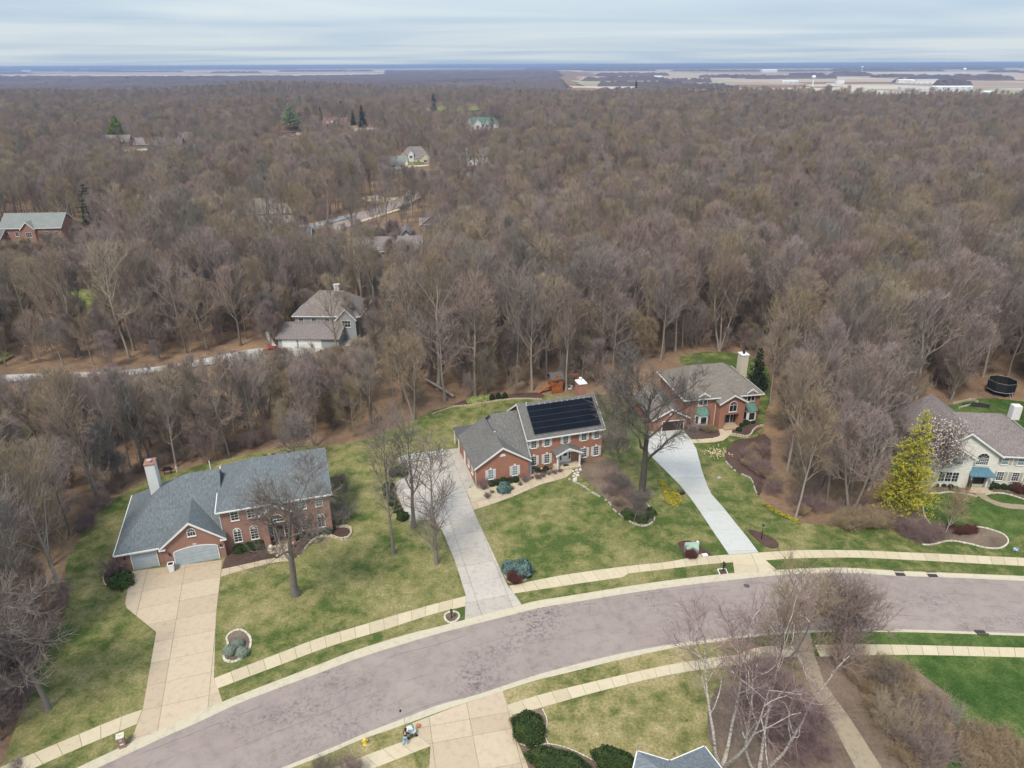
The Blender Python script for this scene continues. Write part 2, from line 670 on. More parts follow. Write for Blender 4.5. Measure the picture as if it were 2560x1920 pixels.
def shingle(name, a, b, c):
    t = NT(name)
    uv = t.pos(space='uv')
    br = t.n('TexBrick')
    br.inputs['Scale'].default_value = 1.0
    br.inputs['Brick Width'].default_value = 0.32
    br.inputs['Row Height'].default_value = 0.15
    br.inputs['Mortar Size'].default_value = 0.012
    br.inputs['Bias'].default_value = -0.1
    t.put(br.inputs['Color1'], a)
    t.put(br.inputs['Color2'], b)
    t.put(br.inputs['Mortar'], tuple(x * 0.55 for x in a))
    t.t.links.new(uv, br.inputs['Vector'])
    st = t.pos((3.2, 1.1, 1), space='uv')
    col = t.mix(0.55, br.outputs['Color'], t.ramp(t.noise(st, 1.6, 5, 0.8), [(0.36, tuple(x * .7 for x in a)), (0.5, b), (0.66, tuple(x * 1.15 for x in c))]))
    col = t.mix(0.55, col, t.ramp(t.noise(uv, 0.35, 4, 0.6), [(0.3, (0.82, 0.82, 0.84)), (0.7, (1.12, 1.12, 1.1))]), 'MULTIPLY')
    t.color(col).rough(0.9)
    t.b.inputs['Specular IOR Level'].default_value = 0.3
    t.bump(br.outputs['Fac'], -0.4, 0.02)
    return t.m


M['roof_blue'] = shingle('blue_grey_shingles', (0.100, 0.118, 0.126), (0.148, 0.168, 0.176), (0.215, 0.238, 0.245))
M['roof_grey'] = shingle('grey_shingles', (0.105, 0.100, 0.092), (0.155, 0.148, 0.137), (0.225, 0.215, 0.20))
M['roof_brown'] = shingle('weathered_brown_shingles', (0.150, 0.128, 0.108), (0.205, 0.178, 0.15), (0.28, 0.245, 0.21))
M['roof_mauve'] = shingle('mauve_brown_shingles', (0.145, 0.115, 0.108), (0.225, 0.19, 0.18), (0.315, 0.28, 0.262))
M['roof_slate'] = shingle('slate_blue_shingles', (0.150, 0.170, 0.190), (0.215, 0.240, 0.262), (0.30, 0.325, 0.345))
M['roof_sage'] = shingle('sage_grey_shingles', (0.170, 0.185, 0.170), (0.225, 0.240, 0.225), (0.28, 0.295, 0.28))
M['roof_tan'] = shingle('tan_shingles', (0.21, 0.18, 0.145), (0.27, 0.235, 0.19), (0.34, 0.30, 0.25))
M['roof_dark'] = shingle('dark_grey_shingles', (0.075, 0.075, 0.078), (0.11, 0.11, 0.112), (0.15, 0.15, 0.15))
M['roof_red'] = shingle('red_brown_shingles', (0.16, 0.075, 0.06), (0.20, 0.10, 0.08), (0.25, 0.14, 0.11))
M['roof_green'] = shingle('green_shingles', (0.07, 0.13, 0.10), (0.10, 0.17, 0.13), (0.14, 0.21, 0.17))


def siding(name, c):
    t = NT(name)
    uv = t.pos(space='uv')
    w = t.n('TexWave')
    w.wave_type = 'BANDS'
    w.bands_direction = 'Y'
    w.wave_profile = 'SAW'
    w.inputs['Scale'].default_value = 1.0
    w.inputs['Distortion'].default_value = 0.0
    sc = t.pos((1, 1.6, 1), space='uv')
    t.t.links.new(sc, w.inputs['Vector'])
    col = t.mix(t.math('MULTIPLY', t.math('SUBTRACT', 1.0, t.step(w.outputs['Fac'], 0.03, 0.2)), 0.45), c, tuple(x * 0.5 for x in c))
    col = t.mix(0.4, col, t.ramp(t.noise(uv, 0.8, 4), [(0.3, (0.85, 0.85, 0.85)), (0.7, (1.1, 1.1, 1.1))]), 'MULTIPLY')
    t.color(col).rough(0.6)
    return t.m


M['siding_grey'] = siding('grey_siding', (0.32, 0.34, 0.35))
M['siding_white'] = siding('white_siding', (0.66, 0.68, 0.68))
M['siding_cream'] = siding('cream_siding', (0.58, 0.52, 0.40))
M['siding_tan'] = siding('tan_siding', (0.46, 0.38, 0.28))
M['white'] = plain('white_trim_paint', (0.74, 0.73, 0.70), 0.5, 0.05)
M['white_metal'] = plain('white_metal', (0.76, 0.77, 0.77), 0.4, 0.05)
M['shutter'] = plain('pale_grey_shutter_paint', (0.60, 0.59, 0.56), 0.55, 0.05)
M['shutter_taupe'] = plain('taupe_shutter_paint', (0.40, 0.37, 0.32), 0.55, 0.05)
M['door_blue'] = plain('grey_blue_garage_paint', (0.37, 0.42, 0.455), 0.5, 0.06, 1.5)
M['dark_wood'] = plain('dark_stained_wood', (0.045, 0.030, 0.024), 0.5)
M['copper'] = plain('verdigris_copper', (0.10, 0.20, 0.165), 0.55, 0.2)
M['blue_metal'] = plain('blue_standing_seam_metal', (0.075, 0.17, 0.215), 0.35, 0.1, 3, 0.5)
M['black'] = plain('black_metal', (0.015, 0.015, 0.017), 0.5, 0.1, 3, 0.4)
M['black_net'] = plain('black_netting', (0.018, 0.018, 0.02), 0.8)
M['steel'] = plain('galvanised_steel', (0.38, 0.39, 0.40), 0.4, 0.08, 3, 0.5)
M['terracotta'] = plain('chimney_cap_brown', (0.30, 0.15, 0.10), 0.8)
M['stone'] = plain('pale_edging_stone', (0.56, 0.52, 0.43), 0.9, 0.18, 4)
M['stone_wall'] = plain('tan_wall_stone', (0.46, 0.39, 0.28), 0.9, 0.2, 3)
M['stone_grey'] = plain('grey_field_stone', (0.38, 0.35, 0.30), 0.9, 0.25, 3)
M['utility_green'] = plain('pale_green_utility_paint', (0.30, 0.41, 0.33), 0.5, 0.05)
M['hydrant_yellow'] = plain('yellow_hydrant_paint', (0.72, 0.52, 0.11), 0.45, 0.06)
M['cedar'] = plain('orange_cedar', (0.34, 0.105, 0.035), 0.7, 0.25, 2)
M['red_paint'] = plain('red_car_paint', (0.32, 0.03, 0.045), 0.3, 0.05, 1, 0.6)
M['tyre'] = plain('tyre_rubber', (0.02, 0.02, 0.02), 0.8)
M['iron'] = plain('cast_iron', (0.10, 0.085, 0.08), 0.7, 0.15)
M['shade_black'] = plain('opening_shade_black', (0.012, 0.010, 0.010), 0.9)  # near-black that puts the shade of openings and gaps into the colour
M['solar'] = plain('solar_glass', (0.005, 0.007, 0.012), 0.25, 0.2, 0.5, 0.1)
M['solar_rail'] = plain('solar_rail_metal', (0.16, 0.17, 0.18), 0.4, 0.1)
M['skin'] = plain('skin', (0.46, 0.29, 0.22), 0.6)
M['denim'] = plain('pale_blue_denim', (0.22, 0.40, 0.60), 0.85)
M['dark_cloth'] = plain('dark_cloth', (0.02, 0.02, 0.022), 0.9)
M['hair'] = plain('black_hair', (0.010, 0.008, 0.008), 0.6)
M['pale_cloth'] = plain('pale_grey_cloth', (0.52, 0.57, 0.56), 0.8)
M['sign_blue'] = plain('blue_sign_board', (0.20, 0.36, 0.48), 0.5)
M['pumpkin'] = plain('mottled_orange_clay', (0.42, 0.17, 0.055), 0.8, 0.35, 9)
t = NT('window_glass')
t.color((0.020, 0.026, 0.030)).rough(0.08)
t.b.inputs['Specular IOR Level'].default_value = 0.6
M['glass'] = t.m
t = NT('blind_behind_glass')
t.color((0.17, 0.24, 0.25)).rough(0.12)
t.b.inputs['Specular IOR Level'].default_value = 0.6
M['glass_pale'] = t.m


def twig_mat(name, stops, trunk=False):
    t = NT(name)
    rnd = t.n('ObjectInfo').outputs['Random']
    c = t.ramp(rnd, stops)
    f = t.noise(t.pos(space='obj'), 0.9 if not trunk else 2.5, 3)
    c = t.mix(0.5, c, t.ramp(f, [(0.3, (0.72, 0.72, 0.74)), (0.7, (1.25, 1.22, 1.2))]), 'MULTIPLY')
    t.color(c).rough(0.95)
    t.b.inputs['Specular IOR Level'].default_value = 0.05
    return t.m


M['twig'] = twig_mat('forest_twigs', [(0.0, (0.343, 0.261, 0.166)), (0.12, (0.270, 0.199, 0.175)), (0.26, (0.376, 0.297, 0.267)), (0.38, (0.204, 0.174, 0.143)), (0.50, (0.327, 0.239, 0.208)),
                                      (0.62, (0.408, 0.329, 0.231)), (0.74, (0.302, 0.232, 0.143)), (0.86, (0.220, 0.208, 0.181)), (1.0, (0.368, 0.280, 0.252))])
M['bark'] = twig_mat('forest_bark', [(0.0, (0.22, 0.185, 0.155)), (0.35, (0.36, 0.31, 0.26)), (0.6, (0.16, 0.135, 0.115)), (1.0, (0.30, 0.26, 0.22))], True)
M['twig_grey'] = twig_mat('grey_twigs', [(0.0, (0.21, 0.175, 0.15)), (1.0, (0.25, 0.21, 0.185))])
M['bark_grey'] = twig_mat('grey_bark', [(0.0, (0.19, 0.165, 0.145)), (1.0, (0.23, 0.20, 0.175))], True)
M['bark_dark'] = twig_mat('dark_oak_bark', [(0.0, (0.085, 0.073, 0.064)), (1.0, (0.095, 0.082, 0.072))], True)
M['twig_dark'] = twig_mat('dark_oak_twigs', [(0.0, (0.15, 0.13, 0.115)), (1.0, (0.17, 0.148, 0.13))])
M['twig_plum'] = twig_mat('plum_twigs', [(0.0, (0.26, 0.18, 0.165)), (1.0, (0.31, 0.22, 0.205))])
M['twig_tan'] = twig_mat('tan_twigs', [(0.0, (0.38, 0.285, 0.175)), (1.0, (0.43, 0.325, 0.21))])
M['twig_red'] = twig_mat('red_twigs', [(0.0, (0.15, 0.065, 0.055)), (1.0, (0.17, 0.078, 0.066))])
t = NT('birch_bark')
pz = t.pos((1, 1, 4.0), space='obj')
t.color(t.ramp(t.noise(pz, 1.6, 4, 0.7), [(0.34, (0.10, 0.085, 0.075)), (0.46, (0.42, 0.37, 0.32)), (0.62, (0.62, 0.57, 0.50))])).rough(0.9)
M['birch'] = t.m
t = NT('pale_dead_bark')
t.color(t.ramp(t.noise(t.pos((1, 1, .4), space='obj'), 3, 3), [(0.3, (0.34, 0.30, 0.25)), (0.7, (0.50, 0.46, 0.40))])).rough(0.9)
M['dead_bark'] = t.m


def leaf_mat(name, a, b):
    t = NT(name)
    f = t.noise(t.pos(space='obj'), 1.3, 4, 0.7)
    t.color(t.ramp(f, [(0.3, a), (0.7, b)])).rough(0.8)
    t.b.inputs['Specular IOR Level'].default_value = 0.15
    return t.m


M['leaf_box'] = leaf_mat('boxwood_leaves', (0.018, 0.030, 0.012), (0.045, 0.062, 0.022))
M['leaf_yew'] = leaf_mat('yew_needles', (0.020, 0.038, 0.012), (0.060, 0.085, 0.022))
M['leaf_green'] = leaf_mat('green_shrub_leaves', (0.032, 0.062, 0.018), (0.075, 0.110, 0.030))
M['leaf_spruce'] = leaf_mat('blue_spruce_needles', (0.07, 0.125, 0.112), (0.165, 0.24, 0.22))
M['leaf_dome'] = leaf_mat('grey_green_juniper', (0.19, 0.235, 0.18), (0.28, 0.32, 0.25))
M['leaf_pine'] = leaf_mat('yellow_pine_needles', (0.18, 0.23, 0.03), (0.62, 0.50, 0.05))
M['leaf_conifer'] = leaf_mat('dark_conifer_needles', (0.022, 0.040, 0.022), (0.050, 0.080, 0.032))
M['leaf_mid'] = leaf_mat('mid_conifer_needles', (0.11, 0.17, 0.035), (0.26, 0.31, 0.07))
M['leaf_pale'] = leaf_mat('pale_conifer_needles', (0.20, 0.25, 0.14), (0.36, 0.40, 0.25))
M['petal'] = leaf_mat('pale_pink_petals', (0.56, 0.44, 0.40), (0.76, 0.66, 0.58))
# ------------------------------------------------------------------ ground, road, pavements
NA = extend([(-36.64, 42.97), (-34.56, 44.37), (-31.98, 46.20), (-29.21, 47.98), (-26.85, 49.70), (-23.06, 51.81), (-19.74, 53.56), (-16.28, 55.47), (-12.60, 57.11), (-8.75, 58.74), (-4.73, 60.23), (-0.58, 61.68), (2.83, 62.87), (7.20, 63.88), (11.68, 64.91), (16.25, 65.86), (20.88, 66.72), (25.58, 67.48), (32.35, 68.42), (37.03, 68.72), (41.59, 68.69), (45.92, 68.19), (53.26, 67.75), (60.58, 67.14)], 26, 40)
NB = extend([(-38.20, 42.98), (-34.76, 45.48), (-31.44, 47.64), (-28.05, 50.00), (-23.32, 52.69), (-19.99, 54.55), (-16.49, 56.52), (-11.48, 58.75), (-7.23, 60.24), (-3.40, 61.69), (0.86, 63.29), (2.86, 63.97), (7.29, 64.94), (16.45, 66.97), (24.77, 68.40), (31.99, 69.18), (35.79, 69.48), (40.43, 69.55), (46.30, 68.96), (53.64, 68.42), (61.06, 67.86)], 26, 40)
SA = extend([(-20.43, 42.93), (-16.47, 44.93), (-13.36, 46.64), (-10.63, 47.95), (-7.22, 49.60), (-3.62, 50.78), (0.09, 52.32), (3.79, 53.75), (10.48, 55.83), (16.00, 57.13), (21.61, 58.09), (27.27, 58.86), (33.30, 59.33), (40.19, 59.38), (45.57, 59.16), (54.98, 58.64)], 34, 40)
SB = extend([(-19.33, 42.92), (-16.33, 44.35), (-13.88, 45.71), (-10.40, 47.18), (-6.55, 48.93), (-1.03, 51.15), (2.08, 52.39), (5.04, 53.26), (11.72, 55.31), (17.26, 56.76), (22.16, 57.63), (27.11, 58.37), (33.10, 58.82), (40.60, 58.82), (45.30, 58.67), (54.68, 58.17)], 34, 40)
NA, NB, SA, SB = [resample(spline(p, 1.0), 160) for p in (NA, NB, SA, SB)]
ROAD_Z = -0.11

# base terrain: one sheet out to the horizon, level under the houses, gently rolling in the woods
FLAT = [(-130, -40), (130, -40), (130, 100), (60, 128), (-30, 116), (-70, 88), (-130, 60)]


def hills(x, y):
    d = max(0.0, min(1.0, (y - 112) / 60.0))
    far_ = max(0.0, min(1.0, (y - 560) / 350.0)) * 9.5 * (math.sin(x * .0052 + y * .0021 + .6) * math.sin(y * .0088 + x * .0012 + 1.9) - .15)
    if y > 1:
        far_ *= 1 - math.exp(-((x / y + .08) / .10) ** 2)
    return far_ + d * (1.6 * math.sin(x * 0.021 + 1.3) * math.sin(y * 0.017) + 1.1 * math.sin(x * 0.05 - y * 0.033) + 0.5 * math.sin(x * 0.11 + y * 0.09))


def terrain(x, y):
    if y > 3000:
        return -0.18
    f = 1.0 if y < 1500 else max(0.0, (3000 - y) / 1500.0)
    return -0.18 + f * hills(x, y)


ys = list(np.arange(-60, 200, 6.0)) + list(np.arange(200, 700, 14.0)) + list(np.geomspace(700, 60000, 70))
nx = 120
vs, us = [], np.linspace(-1, 1, nx)
for y in ys:
    hw = 160 + max(0, y) * 1.05
    for u in us:
        x = u * hw
        vs.append((x, y, terrain(x, y)))
q = []
for j in range(len(ys) - 1):
    for i in range(nx - 1):
        a = j * nx + i
        q.append((a, a + 1, a + nx + 1, a + nx))
land_me = quad_mesh('woodland_ground', np.array(vs), np.array(q), M['floor'], True)
tag(place('woodland_ground', land_me), kind='structure')


def strip(name, A, B, za, zb, mat, kind='structure', vs_=None):
    n = len(A)
    verts, faces, uv = [], [], []
    la = np.concatenate([[0], np.cumsum([math.dist(A[i], A[i + 1]) for i in range(n - 1)])])
    for i in range(n):
        verts += [(A[i][0], A[i][1], za), (B[i][0], B[i][1], zb)]
        w = math.dist(A[i], B[i])
        uv += [(la[i], w), (la[i], 0.0)]
    faces = [(2 * i, 2 * i + 1, 2 * i + 3, 2 * i + 2) for i in range(n - 1)]
    me = bpy.data.meshes.new(name)
    me.from_pydata(verts, [], faces)
    lay = me.uv_layers.new(name='UVMap')
    for lp in me.loops:
        lay.data[lp.index].uv = uv[lp.vertex_index]
    me.materials.append(mat)
    me.update()
    if me.polygons[0].normal.z < 0:
        me.flip_normals()
    o = place(name, me)
    return tag(o, kind=kind)


strip('road', NA, SA, ROAD_Z, ROAD_Z, M['asphalt'])


def kerb(A, B):
    """A asphalt edge, B lawn edge: gutter pan, sloped face, flat top"""
    n = len(A)
    prof = [(0.0, ROAD_Z - 0.05), (0.0, ROAD_Z + 0.012), (0.62, ROAD_Z + 0.03), (0.74, 0.03), (1.0, 0.035), (1.0, -0.2)]
    vs, fs = [], []
    for a, b in zip(A, B):
        for f, z in prof:
            vs.append((a[0] + (b[0] - a[0]) * f, a[1] + (b[1] - a[1]) * f, z))
    k = len(prof)
    for i in range(n - 1):
        for j in range(k - 1):
            fs.append((i * k + j, i * k + j + 1, (i + 1) * k + j + 1, (i + 1) * k + j))
    mb = MB().add(vs, fs)
    o = mb.build('kerb', M['kerb'], uv=False)
    bm = bmesh.new()
    bm.from_mesh(o.data)
    bmesh.ops.recalc_face_normals(bm, faces=bm.faces)
    if sum(f.normal.z for f in bm.faces) < 0:
        bmesh.ops.reverse_faces(bm, faces=bm.faces)
    bm.to_mesh(o.data)
    bm.free()
    tag(o, kind='structure')


kerb(NA, NB)
kerb(SA, SB)


def flat(name, pts, z0, z1, mat, kind='structure', parent=None):
    return tag(MB().prism(pts, z0, z1).build(name, mat, parent, uv=False), kind=kind)


# --- lawns north of the road
back_west = [(-45.64, 43.01), (-44.99, 43.54), (-46.04, 46.40), (-47.21, 49.96), (-48.19, 52.74), (-49.72, 56.97), (-49.95, 61.09), (-51.35, 64.78), (-53.55, 68.12), (-55.44, 71.70), (-56.22, 75.93), (-56.79, 78.98), (-56.70, 84.84), (-54.95, 88.69), (-52.71, 91.23), (-47.55, 94.82), (-42.72, 97.33), (-36.27, 100.24), (-30.03, 100.64), (-26.07, 101.38), (-23.39, 103.24), (-19.35, 106.97), (-16.56, 109.88)]
back_mid = [(-13.70, 113.47), (-8.11, 116.65), (-3.93, 118.18), (0.33, 118.94), (8.11, 120.08), (16.05, 121.65), (20.92, 125.23), (27.40, 131.56), (34.40, 138.19), (44.79, 140.70), (51.55, 134.20), (48.11, 119.66), (45.03, 112.90)]
back_east = [(42.61, 106.59), (41.12, 103.92), (39.27, 102.48), (36.28, 101.71), (33.42, 97.44), (32.93, 95.12), (33.64, 92.05), (35.24, 89.91), (34.90, 86.62), (34.87, 85.60), (35.01, 83.59), (35.95, 81.45), (38.38, 78.84), (48.79, 77.99), (50.06, 77.31), (50.90, 75.22), (52.13, 74.02), (53.51, 74.02), (55.92, 74.75), (58.09, 74.23), (59.71, 73.35), (61.61, 73.22), (63.41, 74.50), (66.60, 76.27), (70.16, 75.21)]


def cut(line, x0, x1):
    s = sorted(line, key=lambda p: p[0])
    return [p for p in s if x0 < p[0] < x1]


def at_x(line, x):
    s = sorted(line, key=lambda p: p[0])
    return (x, float(np.interp(x, [p[0] for p in s], [p[1] for p in s])))


kb = sorted(NB, key=lambda p: p[0])
w_poly = cut(kb, -75, 92)[::-1] + [(-72, 14)] + spline(back_west, 1.5) + spline(back_mid, 1.5) + spline(back_east, 1.5) + [(92, 74)]
flat('lawn', w_poly, -0.25, 0.0, M['lawn'])
h4_lot = [(56.82, 86.84), (56.76, 90.96), (58.99, 97.05), (67.27, 108.57), (72.49, 111.77), (79.69, 115.11), (84.06, 116.99), (88.56, 117.15), (92.61, 115.73), (98.09, 112.00), (70.99, 74.19), (66.63, 76.32), (63.44, 74.55), (63.77, 76.29), (62.25, 77.54), (60.51, 77.82), (58.30, 77.30), (56.77, 77.39), (55.66, 77.99), (55.83, 80.41), (56.88, 83.01), (56.96, 85.43)]
flat('lawn', h4_lot, -0.25, 0.002, M['lawn_lush'])
lawn_polys = [w_poly, h4_lot]
# --- lawns south of the road
sb = sorted(SB, key=lambda p: p[0])
lane_l = [(29.78, 58.32), (29.28, 54.78), (29.22, 50.30), (29.62, 47.11), (29.78, 42.44), (29.70, 39.65)]
s_west = [at_x(sb, 20.2)] + cut(sb, -60, 20.2)[::-1] + [(-60, 12), (24, 18), lane_l[4], lane_l[2], lane_l[1]]
flat('lawn', s_west, -0.25, 0.0, M['lawn_dry'])
lane_r = [(32.02, 58.87), (31.23, 55.45), (30.82, 51.83), (31.56, 47.52), (32.08, 42.43), (32.08, 40.20)]
wood_edge = [(38.56, 55.15), (40.98, 53.06), (41.96, 51.15), (41.72, 49.19), (41.03, 47.75), (40.56, 45.70), (37.68, 42.61), (35.89, 40.19)]
s_mid = [lane_r[1]] + lane_r[2:] + wood_edge[::-1]
s_east = [at_x(sb, 24.0)] + cut(sb, 24.0, 105) + [(105, 5), (40, 5)] + wood_edge[::-1] + [lane_r[1]]
flat('lawn', s_east, -0.25, 0.001, M['lawn_lush'])
flat('wood_floor_strip', s_mid, -0.25, 0.02, M['leafy_bed'])
lane = lane_l[:1] + lane_r[:1] + lane_r[1:] + lane_l[::-1][:-1]
flat('gravel_lane', lane, -0.25, 0.03, M['gravel_lane'])
wood_patch = [(19.85, 51.42), (21.76, 51.57), (26.27, 51.54), (28.70, 51.53), (29.22, 50.30), (29.62, 47.11), (29.78, 42.44), (27.01, 40.80), (19.52, 40.83), (18.12, 42.71), (17.69, 45.81), (18.39, 48.58)]
flat('leaf_strewn_bed', wood_patch, 0.0, 0.022, M['leafy_bed'])


def pavement(name, top, bot, pitch=1.52, z=0.035, mat='walk'):
    """a run of square slabs between two edge lines, each slab its own part"""
    top, bot = spline(top, 0.7), spline(bot, 0.7)
    n = max(2, int(round(length(bot) / pitch)) + 1)
    A, B = resample(top, n), resample(bot, n)
    base = empty(name, (*A[0], 0), kind='structure')
    for i in range(n - 1):
        q = [np.array(p) for p in (A[i], A[i + 1], B[i + 1], B[i])]
        e = (q[1] - q[0]) / np.linalg.norm(q[1] - q[0]) * 0.018
        q = [q[0] + e, q[1] - e, q[2] - e, q[3] + e]
        c = sum(q) / 4
        mb = MB().prism([tuple(p - c) for p in q], -0.08, z + random.uniform(-0.006, 0.006))
        o = mb.build('slab', M[mat], base, uv=False)
        o.location = (c[0] - A[0][0], c[1] - A[0][1], 0)
    return base


pavement('sidewalk', [(-47.23, 41.50), (-45.00, 43.05), (-40.98, 45.71), (-37.26, 48.16), (-35.40, 49.13)], [(-45.05, 40.68), (-41.92, 43.00), (-39.00, 45.04), (-35.11, 47.52)])
pavement('sidewalk', [(-30.00, 52.88), (-26.72, 54.85), (-24.37, 56.21), (-20.90, 58.25), (-17.17, 59.92), (-13.28, 61.65), (-9.22, 63.36), (-5.41, 64.81)], [(-29.15, 51.61), (-23.88, 54.58), (-19.29, 57.15), (-14.30, 59.33), (-9.06, 61.83), (-5.39, 63.13)])
pavement('sidewalk', [(-0.47, 66.52), (6.06, 68.41), (13.91, 70.01), (18.69, 70.71), (21.71, 71.50), (24.89, 71.95), (27.03, 72.17)], [(0.12, 65.20), (7.45, 66.81), (13.63, 68.13), (13.38, 68.54), (18.33, 69.39), (23.38, 70.26), (27.11, 70.69)])
pavement('sidewalk', [(30.83, 72.54), (36.21, 72.98), (43.23, 72.92), (48.76, 72.50), (53.34, 72.16), (57.84, 71.75), (63.31, 71.27), (71.94, 70.40)], [(31.24, 71.05), (35.62, 71.41), (42.60, 71.49), (48.05, 71.08), (52.52, 70.68), (56.94, 70.24), (62.30, 69.74), (70.81, 68.90)])
pavement('sidewalk', [(-16.17, 42.66), (-12.70, 44.27), (-10.48, 45.29), (-8.74, 46.01)], [(-14.84, 41.64), (-11.50, 43.13), (-9.52, 44.06), (-7.48, 45.01)])
pavement('sidewalk', [(-0.68, 49.41), (2.39, 50.60), (6.44, 51.81), (10.87, 53.06), (15.16, 54.19), (19.51, 55.09), (23.62, 55.76), (25.60, 56.71), (29.57, 57.01)], [(-0.13, 48.32), (2.71, 49.18), (7.33, 50.72), (11.20, 51.86), (15.18, 52.96), (19.18, 53.75), (23.22, 54.39), (25.79, 55.23), (29.33, 55.43)])
pavement('sidewalk', [(31.84, 57.00), (35.07, 57.05), (40.11, 56.99), (45.60, 56.77), (53.55, 56.46), (63.68, 56.05)], [(31.72, 55.37), (35.72, 55.52), (40.99, 55.57), (46.16, 55.42), (52.69, 55.16), (62.67, 54.76)])


def paving(name, poly, org, ang, us, vs, z=0.03, mat='drive', gap=0.018):
    """a driveway cut into panels by joint lines; us, vs are joint positions in the rotated frame"""
    base = empty(name, (org[0], org[1], 0), kind='structure')
    c, s = math.cos(ang), math.sin(ang)
    loc = [((p[0] - org[0]) * c + (p[1] - org[1]) * s, -(p[0] - org[0]) * s + (p[1] - org[1]) * c) for p in poly]
    if sum(loc[i][0] * loc[(i + 1) % len(loc)][1] - loc[(i + 1) % len(loc)][0] * loc[i][1] for i in range(len(loc))) < 0:
        loc = loc[::-1]
    for i in range(len(us) - 1):
        for j in range(len(vs) - 1):
            cell = [(us[i] + gap, vs[j] + gap), (us[i + 1] - gap, vs[j] + gap), (us[i + 1] - gap, vs[j + 1] - gap), (us[i] + gap, vs[j + 1] - gap)]
            p = clip_cell(loc, cell)
            if len(p) < 3 or area(p) < 0.05:
                continue
            w = [(x * c - y * s, x * s + y * c) for x, y in p]
            MB().prism(w, -0.09, z + random.uniform(-0.003, 0.003)).build('panel', M[mat], base, uv=False)
    return base


def steps(a, b, d):
    n = max(1, int(round((b - a) / d)))
    return [a + (b - a) * i / n for i in range(n + 1)]


# driveway of the rose brick house, its apron included
d1 = [(-46.24, 69.47), (-45.49, 67.15), (-44.68, 64.74), (-44.28, 63.79), (-43.71, 63.02), (-38.69, 59.29), (-35.39, 49.23), (-35.09, 47.49), (-34.70, 45.35), (-31.44, 47.64), (-28.08, 49.98), (-29.14, 51.66), (-29.99, 52.85), (-33.17, 61.78), (-36.10, 71.57)]
paving('driveway', d1, (-36.10, 71.57), 0.30, [-12.5, -8.6, -4.25, 0.0, 4.0], steps(-3.1 * 9, 0.9 * 3.1, 3.1), mat='drive')
# driveway and parking court of the house with solar panels
d2 = [(-14.23, 79.68), (-16.02, 85.07), (-17.31, 88.05), (-16.94, 89.81), (-15.82, 91.02), (-16.28, 94.49), (-15.19, 95.13), (-10.88, 96.59), (-11.11, 100.22), (-9.04, 103.12), (-8.16, 97.75), (-7.37, 96.05), (-5.41, 88.24), (-6.27, 88.10), (-6.48, 86.10), (-5.91, 84.03), (-5.36, 82.17), (-4.57, 79.37), (-1.53, 69.64), (-0.59, 66.53), (0.15, 65.20), (0.97, 63.36), (-5.33, 60.97), (-5.39, 63.13), (-5.41, 64.81), (-7.20, 71.37), (-9.32, 77.61), (-10.61, 79.97)]
paving('driveway', d2, (-5.39, 63.13), 0.27, steps(-24, 16, 3.6), steps(-6, 36, 3.3), mat='drive_grey')
# pale new concrete drive of the house behind the great oak
d3 = [(23.25, 91.97), (24.39, 88.41), (25.13, 85.07), (25.67, 81.72), (26.35, 76.81), (27.03, 72.17), (30.86, 72.62), (30.36, 75.92), (29.77, 78.91), (29.15, 82.46), (28.37, 85.86), (28.34, 87.95), (28.56, 91.92), (29.34, 98.97), (29.16, 102.09), (28.66, 105.37), (28.08, 105.98), (24.98, 105.91), (23.44, 105.25), (22.11, 102.15), (21.43, 98.74), (21.82, 96.36)]
paving('driveway', d3, (27.03, 72.17), 0.03, [-40, 30], steps(-8, 40, 4.4), mat='drive_new')
a3 = [(27.02, 72.12), (27.11, 70.69), (26.68, 68.52), (29.23, 68.73), (31.99, 69.08), (31.24, 71.05), (30.83, 72.54)]
paving('driveway_apron', a3, (27.03, 72.17), -0.02, [-3, 2.8, 9], [-12, -2.0, 3], z=0.038, mat='walk')
# driveway south of the road
d4 = [(-7.48, 45.01), (-7.36, 42.80), (-7.21, 40.39), (1.86, 40.92), (1.16, 43.19), (-0.53, 47.80), (-0.11, 48.22), (-0.59, 49.56), (-1.01, 51.18), (-5.38, 49.37), (-9.44, 47.45), (-8.74, 46.01), (-8.26, 44.91)]
paving('driveway', d4, (-7.48, 45.01), 0.21, [-3.5, 0.2, 3.9, 7.6, 12], [-14, -7, -3.4, 0.25, 2.1, 5.5], mat='drive')


def footpath(name, poly, mat='drive', z=0.034, joints=None, ang=0.0):
    if joints:
        return paving(name, poly, poly[0], ang, joints[0], joints[1], z=z, mat=mat)
    return flat(name, poly, -0.05, z, M[mat])


footpath('front_walk', [(-35.47, 69.79), (-33.34, 70.57), (-30.99, 71.48), (-29.62, 71.87), (-29.59, 73.25), (-29.72, 74.47), (-28.92, 74.59), (-28.31, 73.00), (-27.61, 71.34), (-29.38, 71.07), (-31.97, 70.00), (-33.85, 69.11), (-35.08, 68.35)], 'drive', joints=(steps(-2, 14, 1.5), [-4, 9]), ang=0.3)
footpath('front_walk', [(-5.37, 82.16), (-2.66, 83.73), (0.13, 85.54), (4.10, 88.60), (7.93, 90.51), (8.83, 91.71), (9.07, 92.62), (8.95, 93.20), (7.57, 93.10), (6.23, 91.29), (3.87, 89.59), (1.44, 87.53), (-0.52, 86.12), (-2.44, 85.14), (-5.84, 83.98)], 'drive', joints=(steps(-1, 19, 1.9), [-6, 9]), ang=0.33)
footpath('front_walk', [(29.15, 102.02), (31.20, 102.23), (32.97, 102.53), (34.35, 103.66), (34.73, 105.65), (36.98, 105.79), (36.80, 104.62), (35.81, 103.32), (34.44, 101.72), (32.75, 101.11), (31.19, 100.96), (29.25, 100.82)], 'drive')
